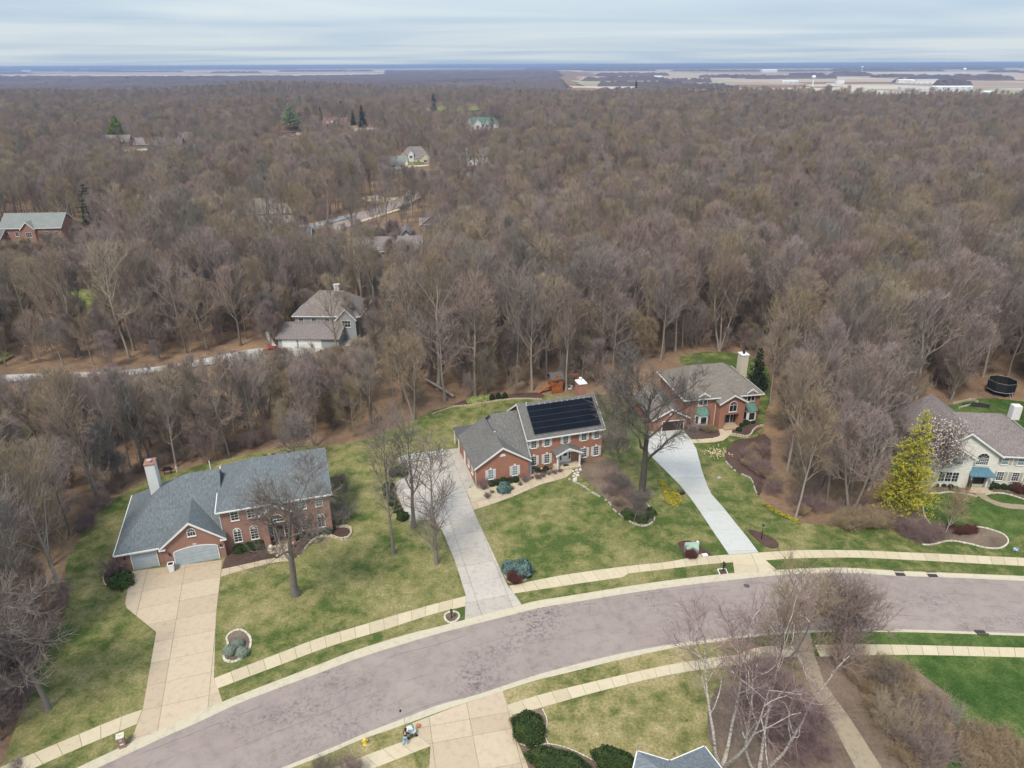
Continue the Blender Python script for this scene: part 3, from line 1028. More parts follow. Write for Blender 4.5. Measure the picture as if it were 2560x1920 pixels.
footpath('front_walk', [(66.07, 87.34), (67.53, 87.33), (67.11, 85.44), (67.25, 84.33), (68.00, 83.42), (69.48, 83.05), (70.95, 82.86), (73.00, 82.32), (72.17, 81.11), (70.20, 81.73), (68.30, 82.00), (67.05, 82.72), (66.22, 83.98), (65.87, 85.26)], 'gravel_lane', z=0.03)

# --- planting beds
bed_z = 0.045


def bed(pts, mat='mulch', closed_spline=True, z=bed_z, name='planting_bed'):
    p = spline(pts, 0.5, True) if closed_spline else pts
    return flat(name, p, -0.05, z, M[mat])


def edging(name_base, line, label, group=None, stone=0.34, w=0.2, h=0.14, mat='stone', cat='edging', closed=False, z0=0.0, gaps=0.0):
    """a row of edging stones, each its own part"""
    p = spline(line, 0.15, closed)
    if closed:
        p = p + [p[0]]
    n = max(3, int(length(p) / stone))
    q = resample(p, n + 1)
    base = empty(name_base, (*q[0], 0), label=label, cat=cat, group=group)
    for i in range(n):
        if random.random() < gaps:
            continue
        a, b = np.array(q[i]), np.array(q[i + 1])
        d = b - a
        L = np.linalg.norm(d)
        t = math.atan2(d[1], d[0])
        hw = w / 2 * random.uniform(0.85, 1.15)
        hh = h * random.uniform(0.8, 1.15)
        l2 = L / 2 - 0.012
        mb = MB().add([(-l2, -hw, -.03), (l2, -hw, -.03), (l2, hw, -.03), (-l2, hw, -.03), (-l2 * .9, -hw * .8, hh), (l2 * .9, -hw * .8, hh), (l2 * .9, hw * .8, hh), (-l2 * .9, hw * .8, hh)],
                      [(3, 2, 1, 0), (4, 5, 6, 7), (0, 1, 5, 4), (1, 2, 6, 5), (2, 3, 7, 6), (3, 0, 4, 7)])
        o = mb.build('edging_stone', M[mat], base, uv=False)
        c = (a + b) / 2 - np.array(q[0])
        o.location = (c[0], c[1], z0)
        o.rotation_euler = (0, 0, t + random.uniform(-.06, .06))
    return base


# rose brick house
bed([(-35.49, 69.84), (-35.77, 71.39), (-35.93, 72.86), (-33.94, 73.64), (-31.63, 74.48), (-30.53, 74.10), (-29.97, 73.01), (-29.94, 71.94), (-31.01, 71.55), (-33.36, 70.64)], closed_spline=False)
bed([(-28.34, 74.71), (-27.81, 75.58), (-25.62, 76.71), (-23.78, 77.88), (-22.39, 78.40), (-21.46, 77.73), (-21.14, 76.55), (-21.65, 75.66), (-23.95, 76.24), (-25.34, 75.56), (-26.03, 74.07), (-26.76, 72.27), (-27.46, 71.57)], closed_spline=False)
edging('bed_edging', [(-26.87, 72.15), (-26.40, 73.46), (-25.83, 75.06), (-25.00, 76.07), (-23.79, 76.24), (-22.26, 75.62), (-21.45, 75.79), (-21.14, 76.94), (-21.60, 78.05), (-22.38, 78.35), (-23.46, 78.19)], 'tan stone edging that curls round the bed right of the rose brick house', stone=.4, w=.3, h=.32, mat='stone_wall')
bed([(-49.59, 69.84), (-49.36, 68.67), (-48.36, 67.17), (-47.34, 66.65), (-46.15, 66.67), (-45.45, 66.82), (-46.41, 69.35), (-47.55, 69.47)])
edging('bed_edging', [(-49.58, 69.96), (-49.36, 68.67), (-48.36, 67.17), (-47.31, 66.61), (-46.12, 66.60), (-45.43, 66.77)], 'thin pale edging round the bed left of the blue garage doors', stone=.5, w=.1, h=.08)
kid = [(-30.71, 58.31), (-30.50, 59.24), (-29.65, 59.56), (-28.59, 58.85), (-27.98, 57.93), (-27.75, 56.76), (-28.03, 55.62), (-28.80, 55.03), (-29.71, 55.20), (-30.09, 55.81), (-30.16, 56.59), (-30.24, 57.49)]
bed(kid, 'leafy_bed')
edging('bed_edging', kid, 'white stone ring round the kidney shaped bed with three domed shrubs', closed=True, stone=.36, w=.26, h=.14)
# house with solar panels
bed([(-5.34, 88.43), (-6.35, 87.59), (-6.44, 86.29), (-5.84, 84.03), (-2.44, 85.19), (-0.39, 86.24), (1.57, 87.70), (4.01, 89.69), (6.23, 91.34), (7.57, 93.10), (6.72, 93.83), (2.69, 92.80), (2.57, 90.73)], 'pebble', False, name='pebble_bed')
bed([(9.65, 92.29), (11.38, 88.78), (13.23, 84.52), (14.71, 81.12), (16.26, 78.97), (17.73, 78.54), (19.09, 80.22), (19.20, 82.20), (18.44, 84.48), (16.55, 89.37), (15.91, 94.70), (14.02, 96.84), (11.20, 96.15)], 'leafy_bed')
edging('bed_edging', [(8.06, 90.43), (8.91, 89.35), (9.91, 88.55), (10.60, 87.58), (11.63, 86.14), (12.66, 84.98), (13.53, 83.83), (13.84, 82.28), (15.25, 79.93), (16.24, 78.74), (17.33, 78.25), (18.36, 78.72), (19.16, 79.90), (19.05, 81.96), (18.70, 83.71)], 'broken line of pale rocks edging the long bed under the great oak', stone=.42, w=.22, h=.16, mat='stone_grey', gaps=.3)
bed([(-13.26, 113.15), (-10.40, 115.70), (-7.75, 118.34), (-4.14, 120.08), (0.25, 120.84), (3.98, 120.92), (6.12, 119.38), (5.46, 117.63), (1.90, 117.86), (-0.92, 117.50), (-4.69, 116.39), (-7.91, 115.11), (-10.33, 114.76), (-14.08, 111.73)], 'mulch', False)
edging('bed_edging', [(-14.07, 111.55), (-12.15, 113.32), (-10.32, 114.69), (-7.91, 115.04), (-4.69, 116.32), (-0.92, 117.50), (1.90, 117.78), (5.46, 117.51)], 'low tan wall along the back garden bed behind the solar panel house', stone=.5, w=.15, h=.22, mat='stone_wall')
bed([(-1.22, 69.16), (-0.76, 69.28), (0.93, 68.68), (1.67, 67.87), (1.36, 67.30), (0.16, 67.08), (-0.59, 67.13)], 'pebble', name='pebble_bed')
mring = [(-7.62, 61.52), (-7.38, 62.02), (-6.90, 62.18), (-6.25, 62.11), (-5.96, 61.51), (-6.11, 61.02), (-6.43, 60.63), (-6.97, 60.48), (-7.43, 60.93)]
bed(mring, 'leafy_bed')
edging('bed_edging', mring, 'ragged pale stone ring round the mailbox beside the grey driveway', closed=True, stone=.3, w=.22, h=.14)
# house behind the oak
bed([(28.93, 105.87), (30.07, 106.71), (33.78, 105.65), (34.32, 105.31), (34.47, 103.82), (33.67, 102.85), (32.04, 102.54), (30.12, 102.24), (29.16, 102.73)], 'mulch')
bed([(37.06, 105.79), (37.61, 105.79), (41.68, 108.16), (42.61, 106.59), (41.65, 105.58), (40.03, 103.93), (38.75, 102.80), (37.34, 103.24), (36.21, 103.64)], 'mulch', False)
edging('garden_wall', [(36.04, 103.58), (37.28, 103.04), (38.55, 102.64), (39.42, 103.45), (40.40, 105.09), (41.50, 106.09), (42.51, 106.52)], 'low tan block wall stepping round the bed right of the twin bay windows', stone=.45, w=.28, h=.4, mat='stone_wall', cat='garden wall')
dark_bed = [(33.53, 97.58), (36.23, 101.55), (39.22, 102.32), (41.74, 103.92), (42.18, 101.97), (40.16, 95.91), (37.77, 90.42), (35.79, 86.86), (34.91, 86.86), (34.45, 90.97), (33.00, 95.12)]
bed([(33.53, 97.58), (36.23, 101.55), (39.22, 102.32), (41.74, 103.92), (42.18, 101.97), (40.16, 95.91), (37.77, 90.42), (35.79, 86.86), (35.10, 85.60), (34.98, 86.86), (35.24, 89.91), (33.64, 92.05), (33.00, 95.12)], 'mulch', False, z=0.02)
edging('bed_edging', [(32.89, 94.97), (33.28, 93.29), (33.64, 92.05), (34.45, 90.97), (35.24, 89.91), (34.91, 86.86), (34.87, 85.60)], 'pale rocks edging the dark shrub bed right of the pale drive', stone=.5, w=.2, h=.14, mat='stone_grey', gaps=.25)
bed([(21.28, 89.74), (21.60, 87.79), (21.50, 85.50), (21.48, 83.69), (22.07, 82.81), (22.97, 82.90), (23.73, 84.07), (23.80, 85.69), (23.36, 86.83), (22.47, 86.94), (22.20, 89.08)], 'leafy_bed', False)
bed([(21.12, 74.64), (21.90, 75.05), (22.83, 75.10), (23.38, 74.38), (24.17, 73.47), (24.73, 72.50), (24.97, 71.95), (23.14, 71.69), (21.40, 71.46), (21.24, 72.53), (21.14, 73.65)], 'mulch', False)
bed([(30.90, 77.21), (31.52, 77.33), (32.31, 76.85), (33.09, 76.07), (33.81, 75.14), (33.98, 74.30), (33.58, 73.57), (32.81, 73.38), (32.15, 73.82), (31.58, 74.90), (31.08, 76.26)])
edging('bed_edging', [(24.84, 69.35), (24.87, 68.39)], 'white timber edge left of the mailbox plot beside the pale drive', stone=.6, w=.12, h=.1, mat='white')
edging('bed_edging', [(25.83, 69.42), (25.85, 68.47)], 'white timber edge right of the mailbox plot beside the pale drive', stone=.6, w=.12, h=.1, mat='white')
edging('bed_edging', [(24.84, 69.35), (25.83, 69.42)], 'white timber edge behind the mailbox plot beside the pale drive', stone=.6, w=.12, h=.1, mat='white')
bed([(24.92, 69.27), (25.76, 69.36), (25.80, 68.53), (24.93, 68.42)], 'mulch', False)
# white house
bed([(57.86, 86.84), (59.11, 85.94), (60.79, 85.87), (62.35, 86.20), (64.04, 85.84), (65.75, 84.96), (66.42, 87.25), (65.40, 87.58), (60.70, 88.26), (59.29, 88.93)], 'leafy_bed', False)
edging('bed_edging', [(57.84, 86.81), (59.08, 85.88), (60.76, 85.81), (62.32, 86.14), (64.01, 85.78), (65.71, 84.90)], 'white stone edging under the front of the white house, left of its path', stone=.5, w=.16, h=.14)
bed([(67.64, 87.24), (67.22, 85.41), (68.89, 85.90), (70.51, 85.48), (71.86, 84.24), (73.04, 82.88), (75.51, 86.54), (73.55, 86.81)], 'leafy_bed', False)
edging('bed_edging', [(67.10, 85.35), (68.85, 85.84), (70.48, 85.42), (71.82, 84.18), (73.04, 82.88)], 'white stone edging under the front of the white house, right of its path', stone=.5, w=.16, h=.14)
b4 = [(56.77, 86.75), (56.92, 85.37), (56.84, 82.95), (55.83, 80.41), (55.63, 77.94), (56.74, 77.34), (58.27, 77.25), (60.48, 77.77), (62.22, 77.48), (63.74, 76.23), (63.44, 74.55), (61.61, 73.22), (59.71, 73.35), (58.09, 74.23), (55.92, 74.75), (53.51, 74.02), (52.13, 74.02), (50.90, 75.22), (50.06, 77.31), (48.95, 77.98), (49.85, 81.60), (53.33, 86.08)]
bed(b4, 'leafy_bed', False, z=0.03)
edging('bed_edging', [(56.77, 86.75), (56.92, 85.37), (56.84, 82.95), (55.83, 80.41), (55.63, 77.94), (56.74, 77.34), (58.27, 77.25), (60.48, 77.77), (62.22, 77.48), (63.74, 76.23), (63.44, 74.55), (61.61, 73.22), (59.71, 73.35), (58.09, 74.23), (55.92, 74.75), (53.51, 74.02), (52.13, 74.02)], 'white stone edging round the big bed by the sapling and yellow pine', stone=.5, w=.2, h=.14)
edging('garden_wall', [(79.28, 114.72), (81.22, 115.61), (83.00, 116.42), (83.67, 116.58), (83.95, 115.83), (83.98, 115.17)], 'pale timber wall round the beds behind the white house', stone=1.2, w=.15, h=.35, mat='stone_wall', cat='garden wall')
edging('garden_wall', [(79.12, 112.94), (80.45, 113.65), (81.61, 114.13), (82.45, 114.52), (83.86, 115.08)], 'front timber edge of the beds behind the white house', stone=1.2, w=.15, h=.3, mat='stone_wall', cat='garden wall')
# south side
bed([(-0.43, 47.97), (0.29, 48.46), (1.73, 48.74), (2.70, 49.03), (3.11, 47.39), (2.82, 46.16), (3.10, 45.20), (1.57, 44.90), (0.49, 45.24)], 'leafy_bed', False)
edging('bed_edging', [(2.76, 48.99), (3.08, 48.09), (3.12, 47.25), (2.85, 46.29), (3.10, 45.20)], 'white edging right of the round yew by the southern driveway', stone=.36, w=.1, h=.08)
bed([(0.49, 45.17), (1.57, 44.87), (3.12, 45.16), (4.91, 44.69), (6.64, 43.79), (7.64, 42.79), (8.03, 41.47), (1.43, 41.50), (1.25, 43.19)], 'leafy_bed', False)
edging('bed_edging', [(0.49, 45.21), (1.57, 44.88), (3.10, 45.17), (4.91, 44.67), (6.53, 43.79), (7.26, 43.29)], 'white edging above the long clipped yew by the southern driveway', stone=.36, w=.1, h=.08)

# ------------------------------------------------------------------ houses


def window(house, x, z, w, h, y=0.0, rz=0.0, nx=2, nz=4, arch=0.0, glass='glass', shutters=None, sw=0.34, keystone=False, sill=True, frame='white', t=0.07):
    """x centre, z sill height; the frame stands proud of the wall, the pane sits inside it"""
    fr = MB()
    f = t
    fr.box(-w / 2 - f, -w / 2, -0.06, 0.0, -f, h)
    fr.box(w / 2, w / 2 + f, -0.06, 0.0, -f, h)
    fr.box(-w / 2, w / 2, -0.06, 0.0, -f, 0)
    if sill:
        fr.box(-w / 2 - f - .05, w / 2 + f + .05, -0.11, 0.0, -f - .08, -f - .003)
    if not arch:
        fr.box(-w / 2 - f, w / 2 + f, -0.063, 0.0, h, h + f)
    else:
        k = 10
        for i in range(k):
            a0, a1 = PI * i / k, PI * (i + 1) / k
            p = [((w / 2 + r) * math.cos(a), h + (arch + r) * math.sin(a)) for a, r in ((a0, 0), (a1, 0), (a1, f), (a0, f))]
            fr.prism_y(p, -0.06, 0.0)
        fr.box(-w / 2, w / 2, -0.05, -0.012, h - .025, h + .025)
        for a in (PI / 4, PI / 2, 3 * PI / 4):
            fr.bar((0, -.035, h), (w / 2 * .97 * math.cos(a), -.035, h + arch * .97 * math.sin(a)), .014, n=4)
    for i in range(1, nx):
        xx = -w / 2 + w * i / nx
        fr.box(xx - .016, xx + .016, -0.045, -0.012, 0, h)
    for j in range(1, nz):
        zz = h * j / nz
        b = .03 if (nz % 2 == 0 and j == nz // 2) else .016
        fr.box(-w / 2, w / 2, -0.048, -0.011, zz - b, zz + b)
    o = fr.build('window', M[frame], house, (x, y, z), rz, uv=False)
    pm = MB()
    pts = [(-w / 2 + .002, 0.002), (w / 2 - .002, 0.002), (w / 2 - .002, h - .002)]
    if arch:
        pts = [(-w / 2 + .002, .002), (w / 2 - .002, .002)] + [((w / 2 - .004) * math.cos(PI * i / 12), h + (arch - .004) * math.sin(PI * i / 12)) for i in range(13)]
    else:
        pts.append((-w / 2 + .002, h - .002))
    pm.prism_y(pts, -0.03, -0.008)
    pm.build('pane', M[glass], o, uv=False)
    if shutters:
        c, s = math.cos(rz), math.sin(rz)
        for sg in (-1, 1):
            sm = MB()
            sm.box(-sw / 2, sw / 2, -0.045, 0, -.05, h + .05)
            sm.box(-sw / 2 + .05, sw / 2 - .05, -0.055, -.045, .03, h / 2 - .04)
            sm.box(-sw / 2 + .05, sw / 2 - .05, -0.055, -.045, h / 2 + .04, h - .03)
            d = sg * (w / 2 + f + sw / 2 + .02)
            sm.build('shutter', M[shutters], house, (x + d * c, y + d * s, z), rz, uv=False)
    if keystone:
        MB().prism_y([(-.10, h + f), (.10, h + f), (.15, h + f + .26), (-.15, h + f + .26)], -.05, 0).build('keystone', M['white'], house, (x, y, z), rz, uv=False)
    return o


def garage_door(house, x0, x1, y, z0, h, arch=0.0, mat='door_blue', rows=4, surround='white', rz=0.0, org=None):
    """panels are parts of the door; optional segmental arch in the head"""
    w = x1 - x0
    d = MB()
    d.box(-w / 2, w / 2, -.02, .0, 0, h)
    o = d.build('garage_door', M['shade_black'], house, org or ((x0 + x1) / 2, y, z0), rz, uv=False)
    for r in range(rows):
        za, zb = h * r / rows + .012, h * (r + 1) / rows - .012
        MB().box(-w / 2 + .01, w / 2 - .01, -.06, -.02, za, zb).build('panel', M[mat], o, uv=False)
    if arch:
        n = 10
        top = [(-w / 2 + w * i / n, h + arch * (1 - (2 * i / n - 1) ** 2)) for i in range(n + 1)]
        MB().prism_y([(-w / 2, h + .001)] + [p for p in top[1:-1]] + [(w / 2, h + .001)], -.055, -.0).build('panel', M[mat], o, uv=False)
        tr = MB()
        for a, b in zip(top[:-1], top[1:]):
            tr.prism_y([a, b, (b[0], b[1] + .1), (a[0], a[1] + .1)], -.075, 0)
    else:
        tr = MB().box(-w / 2 - .1, w / 2 + .1, -.07, 0, h + .002, h + .12)
    tr.box(-w / 2 - .1, -w / 2 - .002, -.075, 0, 0, h)
    tr.box(w / 2 + .002, w / 2 + .1, -.075, 0, 0, h)
    tr.build('door_surround', M[surround], o, uv=False)
    return o


def gable_roof(house, x0, x1, y0, y1, ze, zr, mat, axis='x', th=0.17, rake='white', mid=None, name='roof'):
    """chevron section swept along the ridge"""
    if axis == 'x':
        m = (y0 + y1) / 2 if mid is None else mid
        prof = [(y0, ze), (m, zr), (y1, ze), (y1, ze - th), (m, zr - th * 1.25), (y0, ze - th)]
        o = MB().prism_x(prof, x0, x1).build(name, M[mat], house)
        if rake:
            for xa, xb in ((x0 - .04, x0 - .002), (x1 + .002, x1 + .04)):
                MB().prism_x([(y0 - .02, ze + .03), (m, zr + .03), (y1 + .02, ze + .03), (y1 + .02, ze - th - .06), (m, zr - th * 1.25 - .08), (y0 - .02, ze - th - .06)], xa, xb).build('rake_board', M[rake], house, uv=False)
            MB().box(x0, x1, y0 - .1, y0 - .003, ze - th - .03, ze - .02).build('gutter', M[rake], house, uv=False)
    else:
        m = (x0 + x1) / 2 if mid is None else mid
        prof = [(x0, ze), (m, zr), (x1, ze), (x1, ze - th), (m, zr - th * 1.25), (x0, ze - th)]
        o = MB().prism_y(prof, y0, y1).build(name, M[mat], house)
        if rake:
            MB().prism_y([(x0 - .02, ze + .03), (m, zr + .03), (x1 + .02, ze + .03), (x1 + .02, ze - th - .06), (m, zr - th * 1.25 - .08), (x0 - .02, ze - th - .06)], y0 - .045, y0 - .002).build('rake_board', M[rake], house, uv=False)
    return o


def solid_roof(house, base, top, faces, mat, th=0.18, gutter='white', name='roof'):
    """base: eave corners (x,y,z) in order; top: ridge points; faces index base+top"""
    vs = list(base) + list(top)
    nb = len(base)
    low = [(p[0], p[1], p[2] - th) for p in base]
    v2 = vs + low
    o2 = len(vs)
    fs = list(faces) + [(i, (i + 1) % nb, o2 + (i + 1) % nb, o2 + i) for i in range(nb)] + [tuple(range(o2 + nb - 1, o2 - 1, -1))]
    o = MB().add(v2, fs).build(name, M[mat], house)
    bm = bmesh.new()
    bm.from_mesh(o.data)
    bmesh.ops.recalc_face_normals(bm, faces=bm.faces)
    bm.to_mesh(o.data)
    bm.free()
    if gutter:
        g = MB()
        ar = sum(base[i][0] * base[(i + 1) % nb][1] - base[(i + 1) % nb][0] * base[i][1] for i in range(nb))
        sg_ = 1 if ar > 0 else -1
        for i in range(nb):
            a, b = Vector(base[i]), Vector(base[(i + 1) % nb])
            if abs(a.z - b.z) > 0.05:
                continue
            d = (b - a).normalized()
            nrm = Vector((d.y, -d.x, 0)) * sg_
            p = [a + nrm * .003, b + nrm * .003, b + nrm * .11, a + nrm * .11]
            g.prism([(q.x, q.y) for q in p], a.z - th - .02, a.z - .03)
        g.build('gutter', M[gutter], house, uv=False)
    return o


def hip_roof(house, x0, x1, y0, y1, ze, zr, hl, hr, mat, gutter='white', ridge=None):
    m = (y0 + y1) / 2 if ridge is None else ridge
    base = [(x0, y0, ze), (x1, y0, ze), (x1, y1, ze), (x0, y1, ze)]
    top = [(x0 + hl, m, zr), (x1 - hr, m, zr)]
    return solid_roof(house, base, top, [(0, 1, 5, 4), (1, 2, 5), (2, 3, 4, 5), (3, 0, 4)], mat, gutter=gutter)


def gable_wall(house, x0, x1, y0, y1, zw, zr, mat, axis='y', name='wall'):
    if axis == 'y':
        m = (x0 + x1) / 2
        return MB().prism_y([(x0, -.2), (x1, -.2), (x1, zw), (m, zr), (x0, zw)], y0, y1).build(name, M[mat], house)
    m = (y0 + y1) / 2
    return MB().prism_x([(y0, -.2), (y1, -.2), (y1, zw), (m, zr), (y0, zw)], x0, x1).build(name, M[mat], house)


def box_part(house, name, mat, *b):
    return MB().box(*b).build(name, M[mat], house)


def wall_lamp(house, x, y, z):
    MB().box(-.07, .07, -.2, -.06, 0, .28).box(-.04, .04, -.06, 0, .1, .2).prism_y([(-.1, .28), (.1, .28), (0, .4)], -.21, -.05).build('wall_lamp', M['black'], house, (x, y, z), uv=False)


# === rose brick house with blue grey roof, lower left
h = empty('brick_house', (-36.08, 73.30, 0), 0.305, 'rose brick house with a blue grey shingle roof and grey garage doors', 'house', 'houses along the street')
W1 = 13.1
gable_wall(h, 0.0, W1, 0.0, 11.0, 5.95, 5.96, 'brick_rose', 'x')
solid_roof(h, [(-.4, -.4, 6.15), (W1 + .35, -.4, 6.15), (W1 + .35, 11.4, 6.15), (-.4, 11.4, 6.15)], [(4.4, 5.5, 9.8), (W1 + .35, 5.5, 9.75)], [(0, 1, 5, 4), (1, 2, 5), (2, 3, 4, 5), (3, 0, 4)], 'roof_blue', gutter='white')
# garage wing
box_part(h, 'wall', 'brick_rose', -12.0, -0.01, -0.35, 12.6, -.2, 2.65)
E1, E2, Rr, Rl = (-12.3, -.72, 2.78), (-.02, -.72, 2.78), (-.02, 13.0, 2.78), (-12.3, 13.0, 2.78)
P1, P2, P3 = (-7.0, 6.05, 7.2), (-4.0, 7.2, 8.02), (-.02, 7.2, 8.02)
solid_roof(h, [E1, E2, Rr, Rl], [P1, P2, P3], [(0, 1, 6, 5, 4), (1, 2, 6), (2, 3, 5, 6), (3, 4, 5), (3, 0, 4)], 'roof_blue', name='garage_roof')
gable_wall(h, -6.9, 0.02, -1.15, 1.0, 2.95, 5.85, 'brick_rose', 'y')
gable_roof(h, -7.25, 0.36, -1.45, 5.3, 2.92, 6.05, 'roof_blue', 'y', name='gable_roof')
for xa, xb in ((-7.3, -6.55), (-.35, .4)):
    MB().box(xa, xb, -1.5, -1.0, 2.66, 2.80).build('cornice', M['white'], h, uv=False)
garage_door(h, -5.77, -0.85, -1.16, 0, 2.0, arch=0.42)
garage_door(h, -10.62, -7.85, -0.36, 0, 2.2)
window(h, -3.38, 4.0, .85, .55, -1.16, nx=3, nz=1, arch=.42)
MB().box(-.2, .2, -.05, 0, 0, .22).build('keystone', M['stone'], h, (-3.3, -1.155, 2.62), uv=False)
for x, y in ((-6.25, -1.16), (-.42, -1.16), (-11.3, -.36)):
    wall_lamp(h, x, y, 1.75)
MB().box(-.25, .25, -.03, 0, 0, .16).build('house_number_plate', M['white'], h, (-.35, -1.16, 1.45), uv=False)
for x in (1.62, 3.55, 9.75, 11.8):
    window(h, x, 4.42, .84, 1.45, 0, nx=2, nz=4, glass='glass_pale' if x > 9 else 'glass')
for x in (1.56, 3.55, 9.78, 11.78):
    window(h, x, 1.2, .84, 1.5, 0, nx=2, nz=4, arch=.42, keystone=True)
# entry bay
box_part(h, 'entry_pier', 'brick_rose', 4.62, 5.36, -1.0, -.003, -.2, 3.55)
box_part(h, 'entry_pier', 'brick_rose', 7.62, 8.36, -1.0, -.003, -.2, 3.55)
MB().prism_y([(4.62, 3.552), (8.36, 3.552), (8.36, 5.1), (6.49, 6.2), (4.62, 5.1)], -1.0, -.003).build('entry_gable', M['brick_rose'], h)
gable_roof(h, 4.3, 8.68, -1.3, 3.0, 5.08, 6.42, 'roof_blue', 'y', name='entry_roof')
window(h, 6.49, 3.8, 1.5, .35, -1.0, nx=4, nz=1, arch=.62)
ed = MB().box(-.5, .5, -.05, 0, 0, 2.1).build('front_door', M['dark_wood'], h, (6.49, -.002, .3), uv=False)
for sx in (-.95, .95):
    window(h, 6.49 + sx, .42, .5, 2.2, -.002, nx=1, nz=3, sill=False)
MB().box(4.9, 8.1, -1.9, -1.002, 0, .3).box(5.1, 7.9, -2.3, -1.902, 0, .15).build('entry_steps', M['drive'], h, uv=False)
MB().bar((0, 0, 0), (0, 0, .35), .15).ball((0, 0, .6), .28, .28, .3).build('urn', M['stone'], h, (5.35, -2.0, .3), uv=False)
MB().bar((0, 0, 0), (0, 0, .35), .15).ball((0, 0, .6), .28, .28, .3).build('urn', M['stone'], h, (7.65, -2.0, .3), uv=False)
ch = box_part(h, 'chimney', 'siding_white', -8.5, -7.35, 6.6, 8.2, 4.5, 10.3)
MB().box(-8.58, -7.27, 6.52, 8.28, 10.3, 10.4).build('cap', M['terracotta'], ch, uv=False)
MB().bar((-7.95, 7.3, 10.4), (-7.95, 7.3, 10.62), .22, n=10).bar((-7.95, 7.3, 10.62), (-7.95, 7.3, 10.68), .3, n=10).build('flue', M['steel'], ch, uv=False)
MB().bar((-1.2, 8.0, 7.0), (-1.2, 8.0, 8.9), .06).build('vent_pipe', M['white_metal'], h, uv=False)
MB().bar((12.2, 3.4, 8.2), (12.2, 3.4, 8.8), .05).build('vent_pipe', M['white_metal'], h, uv=False)
for x in (5.9, 6.9, 8.9):
    MB().box(-.25, .25, -.2, .2, -.1, .22).build('roof_vent', M['black'], h, (x, 6.1, 9.35), uv=False)
MB().bar((-.08, -.06, 0), (-.08, -.06, 5.9), .045, n=6).build('downpipe', M['white'], h, uv=False)

# === house with solar panels, centre
h = empty('brick_house', (2.35, 92.80, 0), 0.295, 'orange red brick house with black solar panels on its grey roof', 'house', 'houses along the street')
S2 = h
W2, D2 = 12.0, 9.5
wm = (8.9 - 5.25) / (4.75 + .4)
MB().prism_x([(0, -.2), (D2, -.2), (D2, 5.2), (4.75, 8.6), (0, 5.2)], 0, W2).build('wall', M['brick_red'], h)
gable_roof(h, -.32, W2 + .32, -.4, D2 + .4, 5.28, 8.92, 'roof_grey', 'x', mid=4.75)
# link wing, side-gabled, grey clad
MB().prism_x([(-1.7, -.2), (9.4, -.2), (9.4, 3.6), (4.9, 7.0), (4.4, 7.0), (-1.7, 3.1)], -4.3, -.004).build('wall', M['siding_grey'], h)
MB().prism_x([(-1.95, 3.3), (4.6, 7.95), (9.9, 4.2), (9.9, 4.02), (4.6, 7.72), (-1.95, 3.12)], -4.6, -.34).build('wing_roof', M['roof_grey'], h)
MB().prism_x([(2.0, 4.6), (7.5, 4.6), (7.4, 5.9), (4.6, 7.6), (1.6, 5.5)], -4.35, -4.2).build('gable_end', M['siding_grey'], h)
MB().bar((-4.5, 2.2, 4.2), (-4.5, 2.2, 6.1), .11, n=8).bar((-4.5, 2.2, 6.1), (-4.5, 2.2, 6.2), .16, n=8).build('vent_pipe', M['white_metal'], h, uv=False)
# garage with front gable
gx, gy = -8.57, -2.05
MB().prism_y([(gx, -.2), (gx + 8.04, -.2), (gx + 8.04, 2.95), (gx + 4.02, 5.6), (gx, 2.95)], gy, gy + 9.9).build('wall', M['brick_red'], h)
gable_roof(h, gx - .32, gx + 8.36, gy - .32, gy + 10.2, 3.0, 5.85, 'roof_grey', 'y', name='garage_roof')
MB().box(-8.9, -2.6, 8.0, 11.45, 2.7, 2.9).build('porch_roof', M['roof_dark'], h)
for px in (-8.75, -5.8, -2.8):
    for py in (8.2, 11.25):
        MB().box(px - .08, px + .08, py - .08, py + .08, -.1, 2.7).build('porch_post', M['white'], h, uv=False)
for x in (2.18, 5.86):
    window(h, gx + x, .82, .72, 1.5, gy, nx=3, nz=4, shutters='shutter', keystone=True, glass='glass_pale')
vs_ = [(.45 * math.cos(PI * i / 10), .42 * math.sin(PI * i / 10)) for i in range(11)]
MB().prism_y(vs_, -.05, 0).build('half_round_vent', M['white'], h, (gx + 4.03, gy - .002, 4.25), uv=False)
for i, x in enumerate((.9, 3.0, 5.98, 8.98, 11.05)):
    window(h, x, 3.66, .76, 1.35, 0, nx=3, nz=4, shutters='shutter')
for x in (.9, 3.0, 9.1, 11.05):
    window(h, x, .68, .76, 1.5, 0, nx=3, nz=4, shutters='shutter', keystone=True)
# left side of garage
for y, w_ in ((2.2, .8), (4.4, .8)):
    window(h, gx, 0.9, w_, 1.4, gy + y, rz=-PI / 2, nx=2, nz=4)
MB().box(-.45, .45, -.05, 0, 0, 2.05).build('side_door', M['white'], h, (gx - .002, gy + 7.0, .05), -PI / 2, uv=False)
# porch
MB().box(4.0, 7.95, -1.85, -.003, -.1, .3).build('porch_slab', M['walk'], h, uv=False)
MB().prism([(5.3, -1.2), (6.3, -1.2), (6.2, -.8), (5.8, -.65), (5.4, -.8)], .302, .325).build('door_mat', M['dark_cloth'], h, uv=False)
for x in (4.15, 7.7):
    MB().box(x - .11, x + .11, -1.72, -1.5, .3, 2.7).box(x - .15, x + .15, -1.76, -1.46, .3, .42).box(x - .15, x + .15, -1.76, -1.46, 2.58, 2.7).build('porch_column', M['white'], h, uv=False)
gable_roof(h, 3.75, 8.1, -1.95, -.01, 2.72, 3.75, 'roof_grey', 'y', name='porch_roof')
arc = [(4.3 + 3.25 * i / 12, 2.62 + .55 * math.sin(PI * i / 12)) for i in range(13)]
MB().prism_y([(4.0, 2.72), (5.92, 3.62), (7.85, 2.72)] + arc[::-1], -1.9, -1.78).build('porch_arch', M['white'], h, uv=False)
